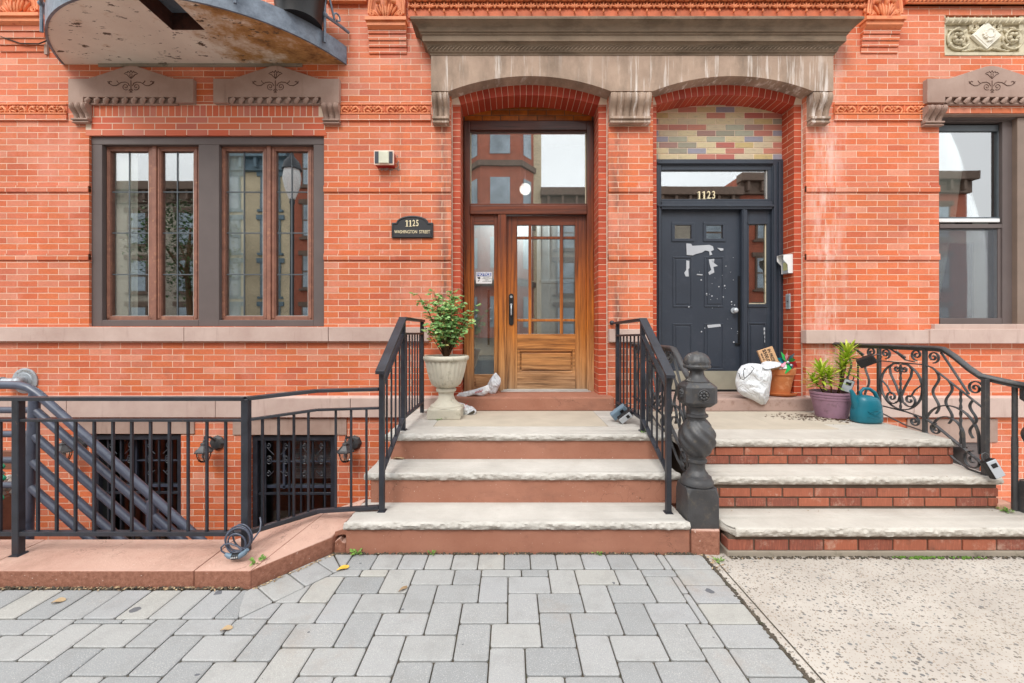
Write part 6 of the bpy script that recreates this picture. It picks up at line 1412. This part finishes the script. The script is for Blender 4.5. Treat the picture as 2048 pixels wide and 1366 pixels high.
# mauve pot with lime green lilies
mx_, my_, mz_ = 3.075, 4.08, .618
mp_ = thing('mauve_pot', 'round mauve plastic pot with ribbed rim holding lime green plants', 'flower pot', (mx_, my_, mz_))
build(MB().lathe([(.12, 0), (.128, .004), (.16, .17), (.165, .172), (.168, .19), (.163, .195), (.171, .198), (.173, .215), (.166, .22), (.176, .224), (.178, .242), (.168, .245), (.16, .21), (.1, .2)], (mx_, my_, mz_), 48), 'pot_body', 'mauve', mp_, smooth=35)
build(MB().lathe([(.002, .215), (.162, .21)], (mx_, my_, mz_), 24, caps=False), 'soil', 'soil', mp_)
lp = thing('lily_plant', 'two lime green leafy plants growing in the mauve pot', 'plant', (mx_, my_, mz_ + .21))
sm = MB(); lm = MB()
for (a0, b0, tip_, n_l, L0) in (((-.07, 0), (-.10, 0), .24, 60, .17), ((.0, 0), (-.03, .0), .20, 44, .15), ((.07, 0), (.16, 0), .42, 80, .19), ((-.05, .02), (-.17, .02), .15, 30, .13), ((.07, .02), (.11, 0), .30, 26, .13)):
    p0 = Vector((mx_ + a0[0], my_ + a0[1], mz_ + .21)); p1 = Vector((mx_ + b0[0], my_ + b0[1], mz_ + .21 + tip_)); sm.tube([p0, p0.lerp(p1, .5) + Vector((.012, 0, 0)), p1], [.006, .005, .004], 6)
    for q in range(n_l):
        f_ = .5 + .5 * q / n_l; p = p0.lerp(p1, f_); a = q * 2.4; el = -.1 + 1.25 * (q / n_l); d = Vector((math.cos(a) * math.cos(el), math.sin(a) * math.cos(el), math.sin(el))); L = L0 * RR.uniform(.75, 1.1); s_ = d.cross(Vector((0, 0, 1)))
        s_ = s_.normalized() if s_.length > .01 else Vector((1, 0, 0)); w = .0115; vs = []
        for j in range(6): u = j / 5; c = p + d * L * u - Vector((0, 0, 1)) * L * .22 * u * u; ww = w * math.sin(math.pi * min(.97, .12 + u * .86)) ** .7; vs += [c - s_ * ww, c - Vector((0, 0, .002)), c + s_ * ww]
        lm.add(vs, [(j * 3 + k, j * 3 + k + 1, j * 3 + k + 4, j * 3 + k + 3) for j in range(5) for k in range(2)])
build(sm, 'stems', 'stem', lp, smooth=60); build(lm, 'leaves', 'lime', lp)
# watering can
wx, wy, wz = 3.20, 3.83, .618
wc = thing('watering_can', 'teal plastic watering can standing beside the mauve pot', 'watering can', (wx, wy, wz))
mb = MB(); vs = []; seg = 36
for (z, rx, ry, ox) in ((0, .085, .07, 0), (.006, .108, .085, 0), (.02, .118, .095, 0), (.09, .116, .092, .002), (.16, .108, .086, .004), (.20, .10, .08, .0), (.225, .085, .068, -.008), (.24, .06, .05, -.015), (.246, .03, .03, -.018)):
    for k in range(seg): a = 2 * math.pi * k / seg; e = .75; ca, sa = math.cos(a), math.sin(a); vs.append((wx + ox + rx * math.copysign(abs(ca) ** e, ca), wy + ry * math.copysign(abs(sa) ** e, sa), wz + z))
mb.add(vs, [tuple(range(seg))[::-1], tuple(range(8 * seg, 9 * seg))] + [(i * seg + k, i * seg + (k + 1) % seg, (i + 1) * seg + (k + 1) % seg, (i + 1) * seg + k) for i in range(8) for k in range(seg)])
build(mb, 'can_body', 'teal', wc, smooth=50)
build(MB().tube([(wx - .07, wy, wz + .12), (wx - .10, wy, wz + .20), (wx - .125, wy, wz + .27), (wx - .135, wy, wz + .29)], [.04, .03, .017, .015], 14), 'spout', 'teal', wc, smooth=50)
build(MB().tube([(wx - .045, wy, wz + .235), (wx - .05, wy, wz + .275), (wx - .02, wy, wz + .305), (wx + .03, wy, wz + .302), (wx + .075, wy, wz + .27), (wx + .105, wy, wz + .21), (wx + .118, wy, wz + .14), (wx + .116, wy, wz + .08)], [.013, .013, .014, .015, .016, .016, .016, .015], 12), 'carrying_handle', 'teal', wc, smooth=60)
rf = MB()
for s in (-1, 1): rf.tube([(wx - .05 + .02 * q, wy - .091 - .001 * q, wz + .10 + s * .012 * q * (1 - .12 * q)) for q in range(5)], .003, 5)
rf.tube([(wx - .06, wy - .091, wz + .12), (wx, wy - .094, wz + .08), (wx + .06, wy - .09, wz + .11)], .0025, 5); rf.tube([(wx - .06, wy - .091, wz + .07), (wx, wy - .095, wz + .055), (wx + .06, wy - .09, wz + .06)], .0025, 5)
build(rf, 'embossed_leaves', 'teal', wc, smooth=60)
# newspaper bags
def crump(outl, Y0, Y1, name, label, mats, seed, red):
    xs_ = [p[0] for p in outl]; r = thing(name, label, 'plastic bag', (sum(xs_) / len(xs_), (Y0 + Y1) / 2, .63))
    closed_bag('film', dens(outl, 3), Y0, Y1 - Y0, 'whitep', r, seed, wr=.03)
    return r
def fx(lst, Y): return [(PX(a, Y), PZ(b, Y)) for a, b in lst]
n1 = thing('newspaper_bag', 'crumpled white newspaper bag with red print lying on the brown door step', 'plastic bag', (PX(950, 4.5), 4.5, sz))
closed_bag('film', dens(fx([(911, 794), (916, 786), (928, 783), (950, 778), (972, 771), (978, 768), (982, 780), (976, 787), (968, 792), (950, 789), (930, 795), (915, 799)], 4.42), 3), 4.36, .09, 'whitep', n1, 3, wr=.018)
closed_bag('loose_end', dens(fx([(974, 768), (985, 750), (992, 743), (1002, 756), (1003, 764), (994, 783), (990, 790), (978, 788)], 4.60), 3), 4.545, .07, 'whitep', n1, 8, wr=.02)
n2 = thing('newspaper_bag', 'small crumpled white newspaper bag with red print on the landing beside the urn foot', 'plastic bag', (PX(935, 4.2), 4.2, .629))
closed_bag('film', dens(fx([(907, 803), (916, 803), (930, 807), (938, 811), (945, 812), (954, 820), (953, 828), (945, 832), (932, 834), (924, 828), (921, 818)], 4.17), 3), 4.11, .10, 'whitep', n2, 11, wr=.02)
def redmark(par, px, py, Y, s=1.0, ang=.3):
    mb = MB(); cx, cz = PX(px, Y), PZ(py, Y)
    for k in range(6): a = ang; x = cx + (k - 2.5) * .013 * s; z = cz + (k - 2.5) * .013 * s * math.tan(a) + (.004 if k % 2 else -.004); mb.tube([(x - .006 * s, Y, z - .008 * s), (x, Y - .002, z + .009 * s), (x + .007 * s, Y, z - .006 * s)], .0028 * s, 5)
    build(mb, 'red_print', 'red', par)
redmark(n1, 958, 783, 4.353, 1.0, .25); redmark(n2, 930, 812, 4.102, .8, 1.0)
mb = MB().prism(fx([(934, 829), (948, 820), (950, 824), (946, 828)], 4.095), 'y', 4.094, 4.102); build(mb, 'printed_stripe', 'joint', n2)
redmark(n1, 936, 788, 4.375, .6, -.2)
# key lock boxes
def lockbox(c, rot, label, face='silver', body='black', size=(.034, .018, .06), shackle=True):
    r = thing('key_lockbox', label, 'lock box', c, 'key lock boxes hanging on the railings'); m_ = Matrix.Translation(c) @ Euler(rot).to_matrix().to_4x4(); w, d, h = size
    build(MB().box(-w, w, -d, d, -h, h).xf(m_), 'case', body, r, bevel=.006); build(MB().box(-w + .004, w - .004, -d - .004, -d + .002, -h + .004, h - .004).xf(m_), 'face', face, r, bevel=.005)
    build(MB().box(-w * .5, w * .5, -d - .008, -d - .003, h * .15, h * .6).xf(m_), 'dial_cover', 'black', r, bevel=.002)
    if shackle: build(MB().tube([(-w * .6, 0, h), (-w * .6, 0, h + .03), (-w * .3, 0, h + .045), (w * .3, 0, h + .045), (w * .6, 0, h + .03), (w * .6, 0, h)], .005, 8).xf(m_), 'shackle', 'iron_g', r, smooth=60)
    return r
lockbox((PX(1985, 2.93), 2.93, PZ(937, 2.93)), (rad(-12), rad(-22), rad(0)), 'silver faced key box hanging low on the ornate railing at the far right', size=(.038, .022, .062))
lockbox((PX(1694, 4.02), 4.02, PZ(771, 4.02)), (0, rad(18), rad(-32)), 'small square silver faced key box between the mauve pot and the watering can', size=(.042, .035, .06))
lockbox((PX(1733, 3.80), 3.80, PZ(722, 3.80)), (rad(40), rad(52), rad(0)), 'black covered key box hanging high on the ornate railing above the watering can', face='black', size=(.04, .025, .065))
lockbox((PX(1250, 3.72), 3.72, PZ(833, 3.72)), (rad(20), rad(48), rad(12)), 'silver faced key box lying against the black railing on the limestone landing', size=(.03, .03, .062))
r = lockbox((PX(1238, 3.80), 3.80, PZ(824, 3.80)), (rad(20), rad(48), rad(12)), 'blue grey vinyl covered key box lying beside the silver one at the black railing', face='box_g', body='box_g', size=(.036, .028, .075))
# coiled combination cable lock at the fence post
kx, ky, kz = PX(476, 2.49), 2.49, .093
cb2 = thing('cable_lock', 'coiled grey cable lock with number dials hanging at the foot of the fence post', 'bike lock', (kx, ky, kz))
mb = MB(); cz = PZ(1080, ky)
for k, (rx, rz, oy, ox, oz) in enumerate(((.072, .078, 0, 0, 0), (.066, .070, -.012, .006, .004), (.074, .066, .012, -.004, -.004), (.05, .056, -.02, .006, -.006), (.062, .074, .02, .014, .012))):
    mb.tube([(kx + ox + rx * math.cos(a * .2618), ky + oy + .01 * math.sin(a * .2618 + k), cz + oz + rz * math.sin(a * .2618)) for a in range(24)], .0048, 8, closed=True)
mb.tube([(PX(a, ky - .03), ky - .03, PZ(b, ky - .03)) for a, b in ((484, 1100), (474, 1092), (460, 1087), (449, 1089), (442, 1095), (443, 1102), (452, 1108))], .005, 8)
mb.tube([(PX(a, ky), ky + c, PZ(b, ky)) for a, b, c in ((492, 1095, -.02), (500, 1085, .03), (508, 1070, .06), (506, 1058, .08), (500, 1050, .1))], .005, 8)
build(mb, 'cable', 'pipe', cb2, smooth=60)
pth = [(PX(a, ky - .03), ky - .03, PZ(b, ky - .03)) for a, b in ((451, 1108), (458, 1112), (466, 1113.5), (480, 1112), (489, 1106), (495, 1099))]
build(MB().tube(pth, [.010, .015, .016, .016, .015, .010], 12), 'lock_barrel', 'box_g', cb2, smooth=50)
for k in range(4): px = 466.5 + k * 3.7; c = (PX(px, ky - .03), ky - .03, PZ(1113 - k * .5, ky - .03)); build(MB().tube([(c[0] - .0035, c[1], c[2] - .0004), (c[0] + .0035, c[1], c[2] + .0004)], .0185, 14), 'number_dial', 'black', cb2); build(MB().box(c[0] - .002, c[0] + .002, c[1] - .0195, c[1] - .017, c[2] - .004, c[2] + .004), 'number_mark', 'white', cb2)

# ------------------------------------------------------------------ litter, weeds, leaves
def leaflet(px, py, z, L, ang, mat, label, w=.4):
    Y = (H - z) * F / (py - CY); X = PX(px, Y); mb = MB(); d = Vector((math.cos(ang), math.sin(ang), .0)); s_ = Vector((-d.y, d.x, 0)); c = Vector((X, Y, z + .004)); up = Vector((0, 0, 1)); n = 6; vs = []
    for j in range(n + 1): u = j / n; ww = L * w * math.sin(math.pi * min(.96, .04 + u * .94)) * .5; vs += [c + d * L * (u - .5) - s_ * ww + up * (.006 + .006 * math.sin(u * 5)), c + d * L * (u - .5) + up * (.001 + .004 * math.sin(u * 4)), c + d * L * (u - .5) + s_ * ww + up * (.009 - .004 * math.cos(u * 5))]
    mb.add(vs, [(j * 3 + k, j * 3 + k + 1, j * 3 + k + 4, j * 3 + k + 3) for j in range(n) for k in range(2)]); tag(build(mb, 'fallen_leaf', mat, smooth=60), label, 'leaf', 'fallen leaves on the paving')
leaflet(686, 1139, 0, .075, .7, 'yleaf', 'bright yellow fallen leaf on the grey pavers near the pink kerb', .5)
leaflet(453, 1261, 0, .05, .5, 'dleaf', 'brown fallen leaf on the grey pavers left of the centre', .6); leaflet(117, 1205, 0, .055, .6, 'dleaf', 'brown fallen leaf on the soldier course below the pink kerb at far left', .7)
leaflet(806, 1181, 0, .06, .9, 'dleaf', 'pale thin fallen leaf on the grey pavers below the stoop', .3)
lt = MB(); rl = random.Random(5)
def scrap(x, y, z, L):
    a = rl.uniform(0, 6.28); d = Vector((math.cos(a), math.sin(a), rl.uniform(-.2, .3))); s_ = Vector((-d.y, d.x, rl.uniform(-.4, .4))); c = Vector((x, y, z + .004)); w = L * rl.uniform(.15, .4); lt.add([c - d * L * .5, c + s_ * w * .5 + Vector((0, 0, .003)), c + d * L * .5, c - s_ * w * .5], [(0, 1, 2, 3)])
for k in range(420): scrap(rl.uniform(-4.2, -1.5), 2.39 - abs(rl.gauss(0, .012)), 0, rl.uniform(.008, .03))
for k in range(110): f_ = rl.random(); scrap(-1.47 + .31 * f_ + .02 + abs(rl.gauss(0, .012)), 2.39 + .38 * f_ - .02, 0, rl.uniform(.008, .025))
for k in range(150): scrap(rl.uniform(-1.1, 1.3), 2.752 - abs(rl.gauss(0, .008)), 0, rl.uniform(.005, .02))
for k in range(60): scrap(rl.uniform(1.3, 3.4), 2.70 - abs(rl.gauss(0, .012)), 0, rl.uniform(.006, .02))
for k in range(40): scrap(rl.gauss(1.27, .03), rl.uniform(2.55, 2.75), 0, rl.uniform(.01, .03))
for k in range(60): scrap(rl.uniform(1.5, 3.4), rl.choice((2.965, 3.225)) - abs(rl.gauss(0, .02)), .19 if rl.random() < .5 else .425, rl.uniform(.005, .014))
setting(build(lt, 'leaf_litter', 'dleaf'), 'stuff')
dm = MB()
for k in range(520):
    a, b = rl.gauss(0, .2), rl.gauss(0, .085); x, y = 2.95 + a, 4.02 + b + .25 * max(0, -a) * .5
    if y > 4.32 or y < 3.5 or x > 3.3 or (x - mx_) ** 2 + (y - my_) ** 2 < .12 ** 2: continue
    q = rl.uniform(.003, .011); dm.blob((x, y, .621), (q * rl.uniform(.8, 2), q, q * .5), rot=rl.uniform(0, 3), axis='z', seg=5, rings=3)
setting(build(dm, 'spilled_soil', 'dirt'), 'stuff')
dd_ = MB()
for (x0, x1, y0, y1, n_) in ((-4.3, -1.5, 2.374, 2.398, 500), (-1.08, 1.2, 2.744, 2.764, 520), (1.39, 3.6, 2.69, 2.722, 420)):
    for k in range(n_): q = rl.uniform(.004, .010); dd_.blob((rl.uniform(x0, x1), rl.uniform(y0, y1), 0.0), (q, q, q * .8), seg=5, rings=3)
for k in range(900): q = rl.uniform(.003, .009); dd_.blob((1.237 + rl.gauss(0, .006), rl.uniform(1.2, 2.75), 0.0), (q, q, q * .5), seg=5, rings=3)
setting(build(dd_, 'joint_dirt', 'joint'), 'stuff')
ms = MB()
for (cx, w_, y, n_) in ((-4.05, .16, 2.385, 160), (2.62, .10, 2.70, 60), (2.9, .05, 2.70, 20)):
    for k in range(n_): ms.blob((cx + rl.gauss(0, w_), y + rl.gauss(0, .006), .002), (.008, .007, .009), seg=5, rings=3)
setting(build(ms, 'moss', simple('moss', rgb(84, 120, 40), .9, .3, 40, island=.3)), 'stuff')
def weed(x, y, z, s, label, n_=22, seed=0):
    rw = random.Random(seed); mb = MB()
    for k in range(n_):
        a = rw.uniform(0, 6.28); d = Vector((math.cos(a), math.sin(a), rw.uniform(.2, 1.1))).normalized(); p = Vector((x, y, z)) + d * s * rw.uniform(.1, .8); mb.tube([(x, y, z), p], .0008, 3); leaf(mb, p, d + Vector((0, 0, -.2)), Vector((0, -.3, 1)), s * .42, s * .14)
    tag(build(mb, 'weed', 'weed'), label, 'weed', 'small weeds growing in the joints')
weed(-1.475, 2.47, .092, .05, 'pale green weed growing at the corner of the pink kerb below the fence post', 30, 1); weed(-1.0, 2.745, 0, .05, 'low green weed at the left foot of the limestone stoop', 26, 2); weed(-.51, 2.745, 0, .035, 'tiny green weed at the foot of the limestone stoop under the urn', 14, 3)
weed(.56, 2.748, 0, .035, 'tiny pale weed at the foot of the stoop right of the door', 14, 4); weed(-.655, 3.86, .629, .03, 'tiny weed on the landing in front of the urn', 9, 5); weed(1.06, 3.40, .629, .035, 'small weed at the foot of the right black railing post', 12, 6)
weed(3.43, 2.95, .19, .05, 'grassy weed at the far right beside the iron post', 26, 7); weed(1.30, 2.66, 0, .04, 'yellow green weed at the corner where pavers meet the pale concrete', 14, 8)
# dried leaf curl on the second step
leaflet(797, 918, .43, .09, .2, 'dleaf', 'curled dead leaf on the middle step behind the left railing', .5)
# rubble planter glimpsed at the far left
rbx = thing('plank_bed', 'weathered plank bed with rubble behind the pipe railing at the left edge', 'planter', (-3.7, 3.3, -1.3))
build(MB().box(-5.6, PX(30, 3.4), 3.15, 3.2, .02, .07).box(-5.6, PX(26, 3.4), 3.5, 3.54, .30, .45), 'plank', 'plank', rbx, bevel=.004)
gm = MB()
for k in range(260): q = rl.uniform(.015, .04); x = rl.uniform(-5.0, PX(27, 3.35)); gm.blob((x, rl.uniform(3.2, 3.5), .10 + rl.uniform(0, .18)), (q, q, q * .8), rot=rl.uniform(0, 3), axis='z', seg=6, rings=4)
build(gm, 'rubble', 'gravel', rbx); build(MB().box(-5.6, -3.95, 3.2, 3.5, -1.3, .14), 'core', 'plank', rbx)
gg = MB()
for (a, b) in ((2, 932), (4, 955), (0, 995)): gg.blob((PX(a, 3.15), 3.15, PZ(b, 3.15)), (.03, .02, .02), rot=.5)
build(gg, 'green_glass', simple('green glass lump', rgb(40, 170, 130), .2), rbx, smooth=60)

# ------------------------------------------------------------------ the other side of the street (seen mirrored in the glass)
def street_house(x0, x1, z1, wall, corn, label, bay=None, cols=3, rows=4):
    r = thing('row_house', label, 'building', ((x0 + x1) / 2, -15, 0), 'row houses across the street'); zs = []
    o = ORG[r.name]
    build(MB().box(x0, x1, -25, -15, 0, z1), 'wall', wall, r)
    mb = MB(); mb.box(x0 - .05, x1 + .05, -15.0, -14.35, z1 - .35, z1 + .1).box(x0, x1, -15, -14.7, z1 - 1.0, z1 - .35)
    x = x0 + .3
    while x < x1 - .2: mb.box(x, x + .16, -15, -14.45, z1 - .9, z1 - .35); x += .8
    build(mb, 'cornice', corn, r, bevel=.02, seg=1)
    w = (x1 - x0) / cols; hgt = (z1 - 1.6) / rows
    for i in range(cols):
        for j in range(rows):
            cx = x0 + w * (i + .5); z = .9 + hgt * j; f_ = build(MB().box(cx - .55, cx + .55, -15.02, -14.9, z, z + 1.9).box(cx - .75, cx + .75, -15, -14.88, z + 1.9, z + 2.15).box(cx - .7, cx + .7, -15, -14.86, z - .12, z), 'window', corn, r)
            g_ = build(MB().box(cx - .46, cx + .46, -14.9, -14.885, z + .08, z + .9).box(cx - .46, cx + .46, -14.9, -14.885, z + 1.0, z + 1.82), 'pane', simple('far pane', rgb(120, 132, 142), .2, .3, .5) if 'farp' not in M else M['farp'], r); g_.parent = f_
    if bay:
        bx = bay; 
        for zz in (1.0, 4.3, 7.6, 10.6):
            b = build(MB().prism([(bx - 1.9, -15), (bx - 1.1, -13.9), (bx + 1.1, -13.9), (bx + 1.9, -15)], 'z', zz, zz + 2.9), 'bay', 'far_red', r); q = build(MB().box(bx - .55, bx + .55, -13.91, -13.86, zz + .6, zz + 2.3).prism([(bx - 1.75, -14.76), (bx - 1.3, -14.12), (bx - 1.27, -14.18), (bx - 1.72, -14.8)], 'z', zz + .6, zz + 2.3).prism([(bx + 1.75, -14.76), (bx + 1.3, -14.12), (bx + 1.27, -14.18), (bx + 1.72, -14.8)], 'z', zz + .6, zz + 2.3), 'bay_window', M['farp'], r); q.parent = b
            q = build(MB().prism([(bx - 2.05, -15), (bx - 1.2, -13.75), (bx + 1.2, -13.75), (bx + 2.05, -15)], 'z', zz + 2.9, zz + 3.2), 'bay_cornice', 'far_dark', r); q.parent = b
    return r
M['farp'] = simple('far pane', rgb(150, 162, 172), .15, .4, .8)
M['far_tan'] = brick_mat('far tan brick', [rgb(206, 188, 156), rgb(216, 198, 166)], rgb(186, 172, 150), bw=.21, bh=.07, stain=0); M['far_red'] = simple('far red brick', rgb(164, 92, 70), .85, .15, 2)
M['far_dark'] = simple('far brown trim', rgb(112, 92, 80), .8); M['far_blue'] = simple('far blue grey cornice', rgb(110, 130, 142), .8); M['far_grey'] = simple('far grey stone', rgb(168, 158, 144), .85)
street_house(-5.2, 1.75, 15.2, 'far_tan', 'far_dark', 'tall tan brick house with red bay across the street', bay=-.6, cols=2)
street_house(-12.5, -5.2, 13.2, 'far_red', 'far_dark', 'red brick house across the street, left of the tan one'); street_house(-17, -12.5, 11.4, 'far_tan', 'far_blue', 'tan house with blue grey cornice across the street', cols=2)
street_house(-28, -17, 9.6, 'far_grey', 'far_dark', 'low grey house at the left end across the street', cols=4, rows=3); street_house(1.75, 13, 9.4, 'far_grey', 'far_dark', 'low grey house across the street facing the slate door', cols=4, rows=3)
street_house(13, 26, 10.2, 'far_red', 'far_dark', 'red brick house at the right end across the street', cols=4, rows=3)
# street tree and lamp behind the camera
tr = thing('street_tree', 'leafy green street tree on the far sidewalk', 'tree', (-16.2, -12.2, 0)); tk = MB().tube([(-16.2, -12.2, 0), (-16.1, -12.2, 2.2), (-16.2, -12.1, 4.5), (-16.0, -12.1, 6.5)], [.18, .15, .11, .05], 8); cr2 = MB()
for k in range(7): a = k * .9; tk.tube([(-16.15, -12.15, 3 + .4 * k), (-16.15 + 1.3 * math.cos(a), -12.15 + 1.3 * math.sin(a), 4.6 + .5 * k)], [.06, .02], 6)
for k in range(3600):
    c = Vector((rl.gauss(0, 1), rl.gauss(0, 1), rl.gauss(0, 1.2))); c = c.normalized() * (c.length ** .5) * 1.5; p = Vector((-16.15, -12.15, 5.6)) + c
    if noise.noise(p * .9) < -.12: continue
    d = Vector((rl.gauss(0, 1), rl.gauss(0, 1), rl.gauss(0, .6))); leaf(cr2, p, d, Vector((0, 0, 1)), .16, .055)
build(tk, 'trunk', 'stem', tr, smooth=60); build(cr2, 'crown', simple('tree leaves', rgb(64, 92, 44), .6, .3, 3, island=.3), tr)
lx, ly2 = -6.2, -2.9
la = thing('street_lamp', 'tall black street lamp with glass globe at the near kerb', 'street lamp', (lx, ly2, 0))
build(MB().lathe([(.2, 0), (.2, .3), (.14, .5), (.09, .8), (.08, 1.2), (.06, 1.25), (.055, 5.0), (.08, 5.05), (.06, 5.15)], (lx, ly2, 0), 16), 'pole', 'iron', la, smooth=40); build(MB().lathe([(.08, 5.15), (.2, 5.5), (.24, 5.75), (.2, 6.0)], (lx, ly2, 0), 16), 'globe', 'white', la, smooth=60); build(MB().lathe([(.26, 5.98), (.2, 6.2), (.06, 6.35), (.02, 6.6)], (lx, ly2, 0), 16), 'cap', 'iron', la, smooth=40)
